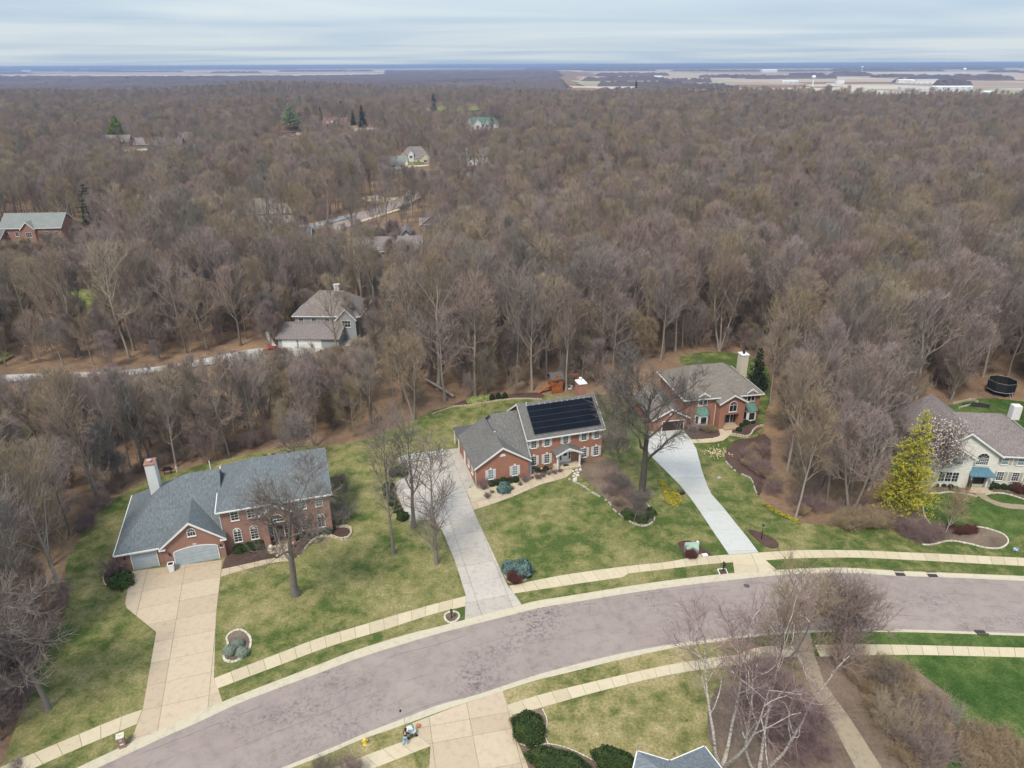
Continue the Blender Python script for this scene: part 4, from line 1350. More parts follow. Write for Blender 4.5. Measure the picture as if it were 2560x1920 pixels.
MB().box(-.98, .98, -.05, 0, 0, 2.5).build('door_surround', M['white'], h, (5.93, -.002, .302), uv=False)
dd = MB().box(-.46, .46, -.09, -.052, 0.02, 2.1).build('front_door', M['white_metal'], h, (5.93, -.002, .31), uv=False)
MB().box(-.3, .3, -.102, -.092, 1.15, 1.95).build('door_light', M['glass'], dd, uv=False)
for sx in (-.74, .74):
    window(h, 5.93 + sx, .85, .28, 1.5, -.052, nx=1, nz=3, sill=False)
chm = box_part(h, 'chimney', 'brick_red', 10.2, 11.4, 5.5, 7.1, 6.5, 10.35)
MB().box(10.1, 11.5, 5.4, 7.2, 10.35, 10.52).build('cap', M['white_metal'], chm, uv=False)
MB().bar((10.8, 6.6, 10.52), (10.8, 6.6, 10.95), .16, n=8).bar((10.8, 6.6, 10.95), (10.8, 6.6, 11.05), .26, n=8).bar((10.8, 5.9, 10.52), (10.8, 5.9, 10.75), .14, n=8).build('flue', M['white_metal'], chm, uv=False)
MB().bar((1.1, 4.3, 8.4), (1.1, 4.3, 9.25), .05).build('vent_pipe', M['white_metal'], h, uv=False)
MB().bar((-.06, -.07, 2.6), (-.06, -.07, 5.1), .04).build('downpipe', M['white'], h, uv=False)
MB().bar((gx - .06, gy - .07, 0), (gx - .06, gy - .07, 2.8), .04).build('downpipe', M['white'], h, uv=False)
# solar panels: five rows of six laid along the slope
sl = math.atan(wm)
sp = MB().box(-.886, .886, -.478, .478, 0, .04)
sp_me = sp.mesh('solar_panel', M['solar'], uv=False)
for r in range(5):
    for c in range(6):
        yy = .12 + (r + .5) * (4.05 / 5)
        o = place('solar_panel', sp_me, h, (1.05 + .9 + c * 1.79, yy, 5.28 + (yy + .4) * (8.92 - 5.28) / 5.15 + .12), (sl, 0, 0))
    yy = .12 + r * (4.05 / 5)
    MB().box(-5.35, 5.35, -.02, .02, 0, .05).build('panel_rail', M['solar_rail'], h, (6.42, yy, 5.28 + (yy + .4) * (8.92 - 5.28) / 5.15 + .1), uv=False)
for k in range(12):
    yy = 4.2
    MB().box(-.06, .06, -.05, .05, 0, .05).build('rail_clip', M['white_metal'], h, (1.3 + k * .92, yy, 5.28 + (yy + .4) * (8.92 - 5.28) / 5.15 + .08), uv=False)

# === brick house behind the great oak
h = empty('brick_house', (29.40, 106.40, 0), 0.18, 'brick house with green bay roofs and twin white dormers behind the great oak', 'house', 'houses along the street')
box_part(h, 'wall', 'brick_red', -.4, 12.8, 0, 11.6, -.2, 5.15)
hip_roof(h, -1.0, 13.25, -.42, 12.0, 5.28, 8.75, 3.4, 4.9, 'roof_brown', ridge=5.9)
# entry gable
MB().prism_y([(4.95, -.2), (5.9, -.2), (5.9, 2.5), (8.45, 2.5), (8.45, -.2), (9.35, -.2), (9.35, 4.75), (7.15, 5.75), (4.95, 4.75)], -1.6, -.004).build('entry_gable', M['brick_red'], h)
gable_roof(h, 4.6, 9.7, -1.95, 5.0, 4.72, 6.25, 'roof_brown', 'y', name='entry_roof')
window(h, 7.2, 3.1, 1.25, 1.15, -1.6, nx=2, nz=1, arch=.62)
box_part(h, 'entry_shade_panel', 'shade_black', 5.9, 8.45, -.35, -.01, 0, 2.5)  # near-black block paints the shade at the back of the entry
for x, w_ in ((6.35, .5), (7.1, .8), (7.85, .45)):
    window(h, x, .35, w_, 1.95, -.352, nx=1, nz=1, sill=False)
MB().box(5.8, 8.6, -2.5, -1.602, 0, .3).box(5.9, 8.45, -1.6, -.36, 0, .302).build('entry_steps', M['brick_tan'], h)
for xc, hw in ((2.5, .85), (11.1, .75)):
    box_part(h, 'dormer_wall', 'white', xc - hw, xc + hw, -.08, 1.6, 3.72, 5.75)
    gable_roof(h, xc - hw - .2, xc + hw + .2, -.35, 3.2, 5.6, 6.35, 'roof_brown', 'y', name='dormer_roof')
    MB().prism_y([(xc - hw, 5.55), (xc + hw, 5.55), (xc, 6.2)], -.12, .0).build('dormer_gable', M['white'], h, uv=False)
    for sx in (-.36, .36):
        window(h, xc + sx * hw / .8, 3.98, .56, 1.25, -.085, nx=1, nz=1, sill=False)
for xc in (2.55, 11.25):
    bay = [(xc - 1.2, -.004), (xc - .7, -.85), (xc + .7, -.85), (xc + 1.2, -.004)]
    MB().prism(bay, 0, 2.45).build('bay', M['white'], h, uv=False)
    v = [(xc - 1.4, -.006, 2.45), (xc - .85, -1.05, 2.45), (xc + .85, -1.05, 2.45), (xc + 1.4, -.006, 2.45), (xc - .75, -.006, 3.5), (xc + .75, -.006, 3.5)]
    MB().add(v, [(3, 2, 1, 0), (1, 2, 5, 4), (0, 1, 4), (2, 3, 5), (0, 4, 5, 3)]).build('bay_roof', M['copper'], h, uv=False)
    window(h, xc, .75, 1.0, 1.35, -.852, nx=1, nz=1)
    window(h, xc - .96, .75, .5, 1.35, -.43, rz=-1.04, nx=1, nz=1, sill=False)
    window(h, xc + .96, .75, .5, 1.35, -.43, rz=1.04, nx=1, nz=1, sill=False)
# garage wing left
MB().prism_y([(-6.2, -.2), (-.41, -.2), (-.41, 2.3), (-3.2, 3.9), (-6.2, 2.3)], -.6, 9.0).build('wall', M['brick_red'], h)
gable_roof(h, -6.6, .1, -.95, 9.3, 2.3, 4.15, 'roof_brown', 'y', name='garage_roof')
garage_door(h, -4.6, -.9, -.605, 0, 1.75, mat='dark_wood')
MB().ball((0, 0, 0), .28, .04, .28).build('gable_vent', M['white'], h, (-3.2, -.62, 3.0), uv=False)
MB().bar((4.85, -.07, 0), (4.85, -.07, 5.0), .05).build('downpipe', M['white'], h, uv=False)
chm = box_part(h, 'chimney', 'siding_cream', 12.0, 13.3, 6.2, 7.7, 0, 9.6)
MB().box(11.92, 13.38, 6.12, 7.78, 9.6, 9.72).build('cap', M['white_metal'], chm, uv=False)
MB().bar((12.65, 6.95, 9.72), (12.65, 6.95, 10.2), .22, n=8).bar((12.65, 6.95, 10.2), (12.65, 6.95, 10.3), .34, n=8).build('flue', M['black'], chm, uv=False)

# === white house, right edge
h = empty('white_house', (65.40, 87.75, 0), -0.10, 'white painted house with arched windows and a blue metal awning', 'house', 'houses along the street')
MB().prism_y([(-5.8, -.2), (3.66, -.2), (3.66, 5.2), (-1.07, 8.5), (-5.8, 5.2)], 0, 12.5).build('wall', M['brick_white'], h)
gable_roof(h, -6.2, 4.06, -.42, 12.8, 5.2, 8.78, 'roof_mauve', 'y')
MB().prism_y([(-6.0, -.2), (.05, -.2), (.05, 5.0), (-2.95, 6.75), (-6.0, 5.0)], -.55, -.004).build('front_gable', M['brick_white'], h)
gable_roof(h, -6.35, .4, -.85, 3.4, 4.95, 6.98, 'roof_mauve', 'y', name='front_gable_roof')
window(h, -2.2, 3.85, 1.7, 1.3, -.555, nx=2, nz=2, arch=.85, glass='glass_pale')
for k in (-1, 0, 1):
    window(h, -2.75 + k * .92, 1.0, .8, 1.5, -.555, nx=2, nz=3, sill=False)
window(h, 1.5, 3.7, 1.6, 1.05, 0, nx=6, nz=4, arch=.75)
box_part(h, 'entry_shade_panel', 'shade_black', .55, 2.55, -.03, -.003, .5, 2.4)  # near-black sheet on the wall paints the shade round the door
MB().box(.75, 1.5, -.09, -.032, .52, 2.3).box(1.56, 2.3, -.09, -.032, .52, 2.3).build('front_door', M['dark_wood'], h, uv=False)
MB().box(2.55, 2.75, -.6, -.004, .3, 2.5).box(.35, .55, -.6, -.004, .3, 2.5).build('entry_pilaster', M['white'], h, uv=False)
MB().box(.1, 3.2, -1.5, -.61, 0, .3).box(-.1, 3.4, -1.85, -1.502, 0, .15).build('entry_steps', M['drive'], h, uv=False)
aw = MB().add([(.2, -.004, 3.25), (2.5, -.004, 3.25), (3.3, -1.25, 2.4), (-.25, -1.25, 2.4), (.2, -.004, 3.15), (2.5, -.004, 3.15), (3.3, -1.25, 2.28), (-.25, -1.25, 2.28)],
              [(0, 1, 2, 3)[::-1], (4, 5, 6, 7), (3, 2, 6, 7), (0, 3, 7, 4), (2, 1, 5, 6), (0, 4, 5, 1)]).build('awning', M['blue_metal'], h, uv=False)
for k in range(7):
    f = k / 6
    MB().bar((.2 + 2.3 * f, -.02, 3.27), (-.25 + 3.55 * f, -1.25, 2.42), .025, n=4).build('seam', M['blue_metal'], aw, uv=False)
box_part(h, 'wall', 'brick_white', 3.67, 11.0, 1.0, 12.5, -.2, 5.2)
MB().box(3.665, 11.0, .3, 1.0, -.2, 5.2).build('wall', M['brick_white'], h)
solid_roof(h, [(3.75, -.1, 5.25), (11.4, -.1, 5.25), (11.4, 12.9, 5.25), (3.75, 12.9, 5.25)], [(-.9, 6.6, 8.72), (6.2, 6.6, 8.72)], [(0, 1, 5, 4), (1, 2, 5), (2, 3, 4, 5), (3, 0, 4)], 'roof_mauve')
for x in (4.65, 6.75, 8.9):
    window(h, x, 1.1, .9, 1.35, .295, nx=3, nz=4, shutters='shutter_taupe', sw=.42)
    window(h, x + .1, 3.75, .85, .98, .295, nx=1, nz=2, shutters='shutter_taupe', sw=.42, glass='glass_pale')
MB().box(0, 1.2, 0, 1.1, 0, 2.2).build('chimney', M['white'], h, (9.0, 8.6, 6.8))
for x, y in ((-2.3, 6.5), (-3.2, 4.6), (-2.9, 9.0)):
    MB().box(-.2, .2, -.2, .2, 0, .18).build('roof_vent', M['black'], h, (x, y, 8.45 + (x + 1.07) * .7), uv=False)
for x in (.0, 3.05):
    MB().bar((0, 0, 0), (0, 0, .4), .22, .3, 8).ball((0, 0, .75), .3, .3, .35).ball((0, 0, 1.25), .2, .2, .22).build('planter', M['leaf_box'], h, (x, -1.25, .3), uv=False)
wall_lamp(h, 3.0, -.0, 1.7)

# === roofs at the bottom edge: two hipped pavilions on one house
A1, A2 = (10.47, 41.95), (12.01, 41.38)
B1, B2, B3 = (16.22, 42.38), (12.43, 40.76), (17.14, 40.24)
a_ang = math.atan2(A2[1] - A1[1], A2[0] - A1[0])
b_ang = math.atan2(B1[1] - B2[1], B1[0] - B2[0])
h = empty('hip_roofed_house', (A1[0], A1[1], 0), 0, 'slate roofed house whose two hipped corners rise at the bottom edge', 'house')


def pavilion(corner, ang, wx, wy, sgn):
    c, s = math.cos(ang), math.sin(ang)
    ex, ey = Vector((c, s)), Vector((s, -c))
    o = Vector((corner[0] - A1[0], corner[1] - A1[1]))
    pt = lambda u, v, z: (*(o + ex * u * sgn + ey * v), z)
    base = [pt(0, 0, 3.1), pt(wx, 0, 3.1), pt(wx, wy, 3.1), pt(0, wy, 3.1)]
    m = min(wx, wy) / 2
    top = [pt(m, m, 3.1 + m * .62), pt(wx - m, wy - m, 3.1 + m * .62)] if wx != wy else [pt(m, m, 3.1 + m * .62)]
    if wx >= wy:
        f = [(0, 1, 5, 4), (1, 2, 5), (2, 3, 4, 5), (3, 0, 4)]
    else:
        f = [(0, 1, 4), (1, 2, 5, 4), (2, 3, 5), (3, 0, 4, 5)]
    if sgn < 0:
        base_o = base
    solid_roof(h, base, top, f, 'roof_slate', gutter='white')
    MB().prism([pt(u, v, 0)[:2] for u, v in ((.4, .4), (wx - .4, .4), (wx - .4, wy - .4), (.4, wy - .4))], -.2, 2.95).build('wall', M['brick_tan'], h)


pavilion(A1, a_ang, 6.0, 9.0, 1)
pavilion(B1, b_ang, 9.5, 12.0, -1)
# ------------------------------------------------------------------ houses among the trees


SIGHT = []


def wood_house(loc, rz, label, wall, roof, W=13.0, D=9.0, eave=5.2, rise=3.0, fronts=(), wins=((2, 2),), hip=0.0, chimney=None, garage=None, cat='house', name='house', win_cols=4, storeys=2, seen=.4):
    h = empty(name, (loc[0], loc[1], terrain(*loc) if loc[1] > 112 else 0.0), rz, label, cat, 'houses among the trees')
    SIGHT.append((loc[0] + W / 2, loc[1], W / 2 + (4 if seen > .85 else 2), .4 if seen > .85 else 2.0, seen))
    if hip:
        box_part(h, 'wall', wall, 0, W, 0, D, -.6, eave)
        hip_roof(h, -.4, W + .4, -.4, D + .4, eave + .12, eave + rise, hip, hip, roof)
    else:
        MB().prism_x([(0, -.6), (D, -.6), (D, eave - .1), (D / 2, eave + rise - .35), (0, eave - .1)], 0, W).build('wall', M[wall], h)
        gable_roof(h, -.35, W + .35, -.45, D + .45, eave, eave + rise, roof, 'x')
    for (x0, x1, y, ze, zr, wl) in fronts:
        MB().prism_y([(x0, -.6), (x1, -.6), (x1, ze - .1), ((x0 + x1) / 2, zr - .35), (x0, ze - .1)], y, 2.0).build('front_gable', M[wl], h)
        gable_roof(h, x0 - .3, x1 + .3, y - .35, D / 2, ze, zr, roof, 'y', name='gable_roof')
        window(h, (x0 + x1) / 2, .9 if ze < 4 else 3.4, min(1.8, (x1 - x0) * .5), 1.4, y - .002, nx=3, nz=2)
    for s in range(storeys):
        for i in range(win_cols):
            x = W * (i + .5) / win_cols
            if any(f[0] - .6 < x < f[1] + .6 for f in fronts):
                continue
            if garage and garage[0] - .8 < x < garage[1] + .8 and s == 0:
                continue
            window(h, x, .8 + 2.75 * s, 1.0, 1.35, -.002, nx=2, nz=2)
    if garage:
        garage_door(h, garage[0], garage[1], garage[2], 0, 2.15, mat='white')
    if chimney:
        c = box_part(h, 'chimney', chimney[3], chimney[0], chimney[0] + 1.1, chimney[1], chimney[1] + 1.1, eave, chimney[2])
        MB().box(chimney[0] - .08, chimney[0] + 1.18, chimney[1] - .08, chimney[1] + 1.18, chimney[2], chimney[2] + .12).build('cap', M['white'], c, uv=False)
    return h


# grey house in the ravine wood with its forecourt and drive
hF = (-48.20, 146.79)
fa = math.atan2((-37.19, 146.43)[1] - hF[1], (-37.19, 146.43)[0] - hF[0])
hF_ = wood_house((hF[0] - .3, hF[1] + 4.0), fa, 'grey sided house with a mauve roof above a pale forecourt in the wood', 'siding_grey', 'roof_mauve', 14.5, 11.0, 5.4, 4.3, fronts=((9.8, 14.0, -1.4, 5.0, 7.6, 'siding_grey'),), hip=5.0, chimney=(8.0, 5.4, 10.9, 'siding_white'), win_cols=5, seen=.6)
MB().prism_x([(-6.5, -.4), (-.01, -.4), (-.01, 3.9), (-6.5, 2.55)], -2.0, 11.2).build('garage_wall', M['siding_grey'], hF_)
MB().prism_x([(-6.95, 2.55), (-.01, 4.1), (-.01, 3.95), (-6.95, 2.4)], -2.4, 11.6).build('garage_roof', M['roof_mauve'], hF_)
for x0, x1 in ((-1.0, 2.0), (2.6, 7.4)):
    garage_door(hF_, x0, x1, -6.505, .05, 2.1, mat='white')
zt = terrain(*hF)
flat('forecourt', [(-48.84, 145.08), (-49.29, 148.47), (-44.44, 149.69), (-39.25, 150.93), (-36.14, 149.77), (-34.87, 144.21), (-37.61, 142.36), (-41.02, 141.06), (-43.77, 139.77), (-46.17, 139.14), (-47.05, 138.83)], -1.0, zt + .25, M['old_path'])
drive_line_t = [(-48.33, 145.07), (-55.59, 144.20), (-57.45, 143.74), (-58.77, 143.20), (-61.34, 141.79), (-65.41, 139.52), (-70.16, 136.37), (-76.22, 133.96), (-82.25, 131.92), (-91.13, 131.13), (-102.05, 130.09), (-113.04, 129.34)]
drive_line_b = [(-46.57, 138.82), (-53.62, 138.17), (-55.46, 137.87), (-56.88, 137.76), (-59.67, 137.19), (-63.76, 135.36), (-68.96, 133.57), (-74.78, 130.95), (-80.87, 129.28), (-89.44, 128.23), (-99.81, 126.66), (-110.37, 125.68)]
dt, db = resample(spline(drive_line_t, 2), 60), resample(spline(drive_line_b, 2), 60)
o = strip('woodland_drive', dt, db, 0, 0, M['old_path'])
for v in o.data.vertices:
    v.co.z = terrain(v.co.x, v.co.y) + .35
flat('stone_steps', [(-57.39, 156.16), (-56.94, 157.75), (-54.98, 158.95), (-54.62, 157.72), (-56.16, 156.54), (-55.95, 154.57), (-54.37, 150.74), (-52.13, 146.35), (-50.88, 143.89), (-51.41, 143.55), (-53.85, 147.80), (-56.15, 152.65)], -1.0, zt + .4, M['stone'])
drive_poly = dt + db[::-1]

# red brick house with sage roof at the left edge
g0 = (-164.54, 233.64)
wood_house((g0[0] - 3, g0[1]), .07, 'red brick house with a sage roof and arched entrance at the left edge', 'brick_rose', 'roof_sage', 19.0, 10, 6.2, 4.0, fronts=((6.8, 11.0, -.9, 5.8, 8.3, 'brick_rose'),), win_cols=6, seen=.92)
g1_ = (-171.01, 232.48)
wood_house((g1_[0] - 6, g1_[1] - 4), .07, 'low brick garage wing with a white door beside the sage roofed house', 'brick_red', 'roof_grey', 11.0, 8, 3.0, 2.6, fronts=((5.5, 10.9, -.6, 3.2, 5.2, 'brick_red'),), garage=(6.2, 10.2, -.61), storeys=0, name='garage', cat='garage', seen=.9)
# white gabled house and its neighbours, middle distance
p = (-36.86, 228.18)
h = wood_house((p[0] - 1, p[1] + 1), .12, 'white gable ended house with a brown roof half hidden by trees', 'siding_white', 'roof_mauve', 4.5, 13.0, 5.0, .5, storeys=0, seen=.85)
MB().prism_y([(0, -.5), (7.6, -.5), (7.6, 4.6), (3.8, 8.4), (0, 4.6)], -2, 8).build('wall', M['siding_white'], h)
gable_roof(h, -.5, 8.1, -2.5, 8.5, 4.4, 8.9, 'roof_mauve', 'y', name='gable_roof', rake='dark_wood')
window(h, 3.6, 2.6, 2.4, 1.4, -2.003, nx=3, nz=1)
p = (-47.34, 212.66)
wood_house(p, .1, 'grey house with dark windows low among grey trees left of the white gable', 'siding_grey', 'roof_mauve', 20, 9, 4.4, 3.5, fronts=((14, 18.5, -1, 4.2, 6.4, 'siding_white'),), win_cols=7)
p = (-32.80, 257.39)
h = wood_house((p[0], p[1] + 1), .12, 'small plum brick house with a pointed gable behind the white gable', 'stone_brown', 'roof_mauve', 8, 10, 3.4, 1.2, fronts=((0.2, 7.8, -.5, 3.4, 6.6, 'stone_brown'),), storeys=0)
p = (-75.23, 224.59)
wood_house(p, .1, 'blue grey house nearly hidden by trees in the left wood', 'siding_grey', 'roof_dark', 11, 9, 4.6, 3, win_cols=4)
p = (-156.25, 276.32)
wood_house((p[0] + 1, p[1]), .1, 'low house with a broad tan hip roof right of the dark pine', 'siding_tan', 'roof_tan', 20, 13, 3.0, 4.6, hip=6, storeys=1)
p = (-109.75, 275.33)
wood_house((p[0] + 1, p[1] + 2), .15, 'long low house with a pale tan roof behind bushy crowns', 'siding_cream', 'roof_tan', 24, 13, 3.2, 4.8, hip=6, storeys=1)
p = (-68.68, 453.77)
wood_house(p, .02, 'cream house with a white gabled dormer at the far end of the wooded street', 'siding_cream', 'roof_mauve', 19, 11, 3.4, 6.2, fronts=((0, 5.4, -1.5, 3.4, 6.4, 'siding_cream'), (5.8, 9.2, -.6, 6.0, 8.6, 'siding_white'), (13.3, 19, -1.2, 3.4, 6.6, 'siding_cream')), hip=6, storeys=1, garage=(.8, 4.8, -1.51), seen=.9)
p = (-35.90, 685.61)
h = wood_house((p[0], p[1]), .35, 'white house with green roofs and steep gables beyond the wood', 'siding_white', 'roof_green', 26, 13, 6.5, 5.0, fronts=((0.5, 8.5, -5, 6.0, 10.5, 'siding_white'), (12, 17, -3, 6.0, 9.5, 'siding_white')), win_cols=6, seen=.9)
far_list = [
    ((-165.04, 662.62), .05, 'red brown roofed house with a row of white dormers in the far wood', 'brick_red', 'roof_red', 20, 10, 4.5, 6.0, 1),
    ((-162.03, 565.34), .1, 'pale roofed house with a dark porch in the far left wood', 'siding_white', 'roof_tan', 18, 11, 5.0, 5.0, 2),
    ((-202.78, 643.81), .1, 'low dull red house under the pale green tree', 'stone_brown', 'roof_red', 20, 10, 3.5, 4.5, 1),
    ((-176.85, 569.11), .1, 'small white house left of the pale roofed house', 'siding_white', 'roof_mauve', 9, 8, 4.0, 3.5, 1),
    ((-131.23, 633.89), .06, 'long low house with a pale flat roof behind dark spruces', 'siding_cream', 'roof_tan', 24, 11, 3.2, 3.0, 1),
    ((-340.67, 528.74), -.3, 'white walled house with a dark roof in the far left wood', 'siding_white', 'roof_dark', 15, 12, 5.5, 5.0, 2),
    ((-253.71, 572.31), .1, 'narrow tan house with a steep gable beyond the left street', 'siding_tan', 'roof_tan', 9, 9, 6.0, 5.0, 2),
    ((-239.60, 571.72), .1, 'grey house with a pale roof right of the narrow tan house', 'siding_grey', 'roof_sage', 19, 11, 6.0, 5.0, 2),
    ((-282.73, 560.02), .1, 'long red brown house behind the bright lawn by the left street', 'stone_brown', 'roof_mauve', 34, 11, 3.4, 4.5, 1),
    ((-320.12, 577.22), .1, 'mauve roofed house left of the yellow green tree', 'stone_brown', 'roof_mauve', 24, 11, 3.4, 4.5, 1),
    ((-385.07, 765.97), .1, 'far dull red roof above the yellow green tree', 'stone_brown', 'roof_red', 36, 14, 5, 6, 1),
    ((-333.93, 763.18), .1, 'far dull red roof above the grey street house', 'stone_brown', 'roof_red', 26, 14, 5, 6, 1),
    ((-428.22, 738.11), .1, 'tiny white house far off in the upper left wood', 'siding_white', 'roof_tan', 14, 12, 6, 5, 1),
    ((-21.12, 365.81), .1, 'pale green grey roof right of the wooded street', 'siding_grey', 'roof_sage', 12, 9, 4.5, 3.5, 2),
    ((-26.16, 440.78), .1, 'white house behind slim trunks right of the cream house', 'siding_white', 'roof_sage', 13, 10, 6, 4, 2),
    ((-71.44, 412.71), .1, 'green roofed white house left of the wooded street', 'siding_white', 'roof_sage', 12, 10, 5, 4, 2),
    ((148.41, 385.60), .1, 'long tan roof in the clearing of the right hand wood', 'siding_tan', 'roof_tan', 26, 12, 4, 5, 1),
    ((89.51, 655.29), .1, 'small brown roofed house right of the green roofed house', 'siding_tan', 'roof_mauve', 20, 11, 4.5, 5, 1),
    ((20.18, 312.13), .1, 'white gable peeping through trees right of the street', 'siding_white', 'roof_mauve', 9, 9, 5, 4, 1),
    ((49.93, 331.22), .1, 'dark roofed house with white gable in the middle wood', 'siding_white', 'roof_dark', 12, 9, 5, 4, 1),
]
for p, rz, lb, wl, rf, W, D, e_, r_, st in far_list:
    hh = wood_house(p, rz, lb, wl, rf, W, D, e_, r_, win_cols=max(3, int(W / 4)), storeys=st)
    if 'dormers' in lb:
        for k in range(4):
            box_part(hh, 'dormer_wall', 'white', 3 + 4 * k, 5 + 4 * k, .4, 3.0, 5.6, 7.6)
            gable_roof(hh, 2.7 + 4 * k, 5.3 + 4 * k, .1, 3.2, 7.5, 8.6, 'roof_red', 'y', name='dormer_roof')

# streets and lawns seen between the far trees
for nm, pts, mt, z in (
    ('street', [(-76.03, 266.21), (-71.39, 277.80), (-65.00, 295.19), (-57.60, 313.31), (-50.91, 333.63), (-48.91, 379.04), (-48.70, 427.58), (-46.00, 427.49), (-42.29, 378.85), (-41.11, 336.51), (-46.50, 313.04), (-52.99, 297.41), (-59.89, 274.28), (-65.91, 258.06)], 'asphalt', .5),
    ('street', [(-83.15, 268.42), (-76.26, 275.71), (-65.00, 295.19), (-63.31, 291.49), (-69.72, 274.49), (-81.14, 261.29)], 'old_path', .55),
    ('street', [(-60.77, 276.47), (-54.34, 291.29), (-47.55, 306.31), (-46.50, 302.35), (-53.26, 287.68), (-59.67, 273.20)], 'walk', .6),
    ('drive', [(-70.89, 340.47), (-64.67, 348.53), (-58.89, 340.16), (-53.36, 343.26), (-52.90, 329.09), (-59.75, 332.31), (-67.23, 332.50)], 'walk', .6),
    ('drive', [(-67.32, 452.90), (-63.40, 455.53), (-61.28, 436.74), (-48.94, 440.22), (-48.54, 436.32), (-58.59, 426.60), (-62.64, 429.20)], 'walk', .6),
    ('lawn', [(-62.68, 452.74), (-54.40, 458.02), (-52.51, 444.29), (-57.65, 437.91), (-61.45, 438.04)], 'lawn', .62),
    ('lawn', [(-283.50, 535.72), (-270.52, 552.50), (-265.01, 559.29), (-259.06, 546.16), (-263.17, 536.79), (-268.93, 518.86)], 'lawn_green', .7),
    ('street', [(-278.09, 513.13), (-256.02, 544.11), (-221.58, 570.97), (-216.52, 557.32), (-243.17, 538.83), (-267.62, 504.28)], 'old_path', .6),
    ('lawn', [(-117.99, 981.02), (-106.73, 1098.96), (-76.54, 1115.82), (-29.63, 1104.28), (-24.35, 1055.95), (-53.14, 991.77), (-75.81, 920.93), (-95.41, 979.42)], 'lawn_green', 1.5),
    ('lawn', [(-16.01, 269.10), (-6.47, 273.15), (-5.29, 256.84), (-12.59, 251.33), (-16.20, 257.06)], 'lawn_green', .6),
    ('lawn', [(-116.34, 175.54), (-119.69, 187.91), (-110.82, 186.69), (-99.97, 166.98), (-102.49, 160.17), (-108.32, 163.61)], 'lawn_green', .5),
    ('lawn', [(-132.64, 176.75), (-124.46, 175.66), (-114.62, 161.99), (-116.04, 155.52), (-120.32, 157.95)], 'lawn', .5),
    ('lawn', [(-153.82, 231.77), (-150.67, 234.92), (-142.83, 223.91), (-147.18, 222.51)], 'lawn_lush', .5),
    ('lawn', [(-32.07, 167.96), (-29.47, 169.75), (-27.57, 162.65), (-29.83, 159.33), (-30.93, 152.99), (-34.00, 139.57), (-35.26, 145.70), (-32.28, 156.13)], 'lawn', .5),
    ('lawn', [(-111.00, 143.73), (-105.38, 139.65), (-105.82, 135.83)], 'lawn', .5),
    ('lawn', [(-89.26, 110.58), (-87.25, 115.14), (-80.54, 106.20), (-79.48, 101.39), (-80.80, 97.66)], 'lawn_dry', .3),
):
    cz = sum(terrain(*p) for p in pts) / len(pts)
    flat(nm, pts, cz - 1.0, cz + z, M[mt])
    if nm != 'street' or len(pts) < 8:
        xs_, ys_ = [p[0] for p in pts], [p[1] for p in pts]
        SIGHT.append((sum(xs_) / len(xs_), min(ys_) + .3 * (max(ys_) - min(ys_)), (max(xs_) - min(xs_)) * .42, 0.0, .85 if len(pts) == 8 else .6))
    else:
        for p in pts[::2]:
            SIGHT.append((p[0], p[1], 7, 0.0, .22))
street_polys = [[(-76.03, 266.21), (-65.00, 295.19), (-57.60, 313.31), (-50.91, 333.63), (-48.91, 379.04), (-48.70, 427.58), (-46.00, 427.49), (-42.29, 378.85), (-41.11, 336.51), (-46.50, 313.04), (-52.99, 297.41), (-59.89, 274.28), (-65.91, 258.06)],
                [(-68.31, 447.49), (-48.94, 446.84), (-42.23, 381.77), (-54.37, 382.12), (-62.29, 417.09)],
                [(-275.85, 508.78), (-258.24, 549.06), (-223.19, 575.30), (-212.77, 547.23), (-241.12, 534.06), (-263.41, 495.94)],
                [(-120.00, 951.68), (-106.73, 1098.96), (-25.42, 1103.95), (-21.85, 1031.61), (-73.71, 894.61)],
                [(-32.07, 167.96), (-29.47, 169.75), (-27.57, 162.65), (-30.67, 151.47), (-33.87, 138.91), (-35.26, 145.70), (-32.28, 156.13)],
                [(-116.34, 175.54), (-119.69, 187.91), (-110.82, 186.69), (-99.97, 166.98), (-102.49, 160.17), (-108.32, 163.61)],
                [(-16.01, 269.10), (-6.47, 273.15), (-5.29, 256.84), (-12.59, 251.33), (-16.20, 257.06)]]
# open ground in front of the far houses (nothing tall between them and the street)
view_polys = [[(-69.82, 452.98), (-53.06, 452.42), (-48.45, 416.65), (-65.60, 417.19)], [(-36.45, 670.72), (-16.08, 684.62), (-14.83, 628.49), (-33.64, 616.68)], [(-178.33, 246.46), (-161.47, 249.70), (-146.85, 224.77), (-163.33, 223.57)], [(-41.01, 257.56), (-34.28, 257.42), (-29.99, 224.92), (-36.70, 225.04)],
              [(-53.12, 225.33), (-40.80, 225.11), (-37.84, 206.85), (-49.26, 207.03)], [(-51.09, 152.97), (-37.07, 154.33), (-34.29, 141.98), (-46.87, 138.18)], [(-185.81, 260.46), (-172.09, 268.19), (-147.60, 227.01), (-162.81, 222.78)], [(-174.59, 604.80), (-162.75, 604.27), (-142.61, 530.21), (-154.08, 530.66)], [(-175.45, 700.42), (-161.82, 699.73), (-144.43, 621.72), (-156.58, 622.28)], [(-160.93, 285.38), (-153.94, 285.23), (-145.23, 267.64), (-151.82, 267.77)]]

# ------------------------------------------------------------------ far plain, hills, town
field_mats = [plain('stubble_field', (0.40, 0.31, 0.24), .95, .05, .004), plain('ploughed_field', (0.31, 0.235, 0.185), .95, .05, .004), plain('pale_field', (0.46, 0.40, 0.315), .95, .05, .004), plain('young_wheat', (0.30, 0.31, 0.17), .95, .05, .004)]
fz = 0.6


def field(x0, x1, y0, y1, k, sk=0.0, z=0.0):
    pts = [(x0, y0), (x1, y0), (x1 + sk, y1), (x0 + sk, y1)]
    flat('farm_field', pts, 0.0, fz + z, field_mats[k])


rf = random.Random(5)
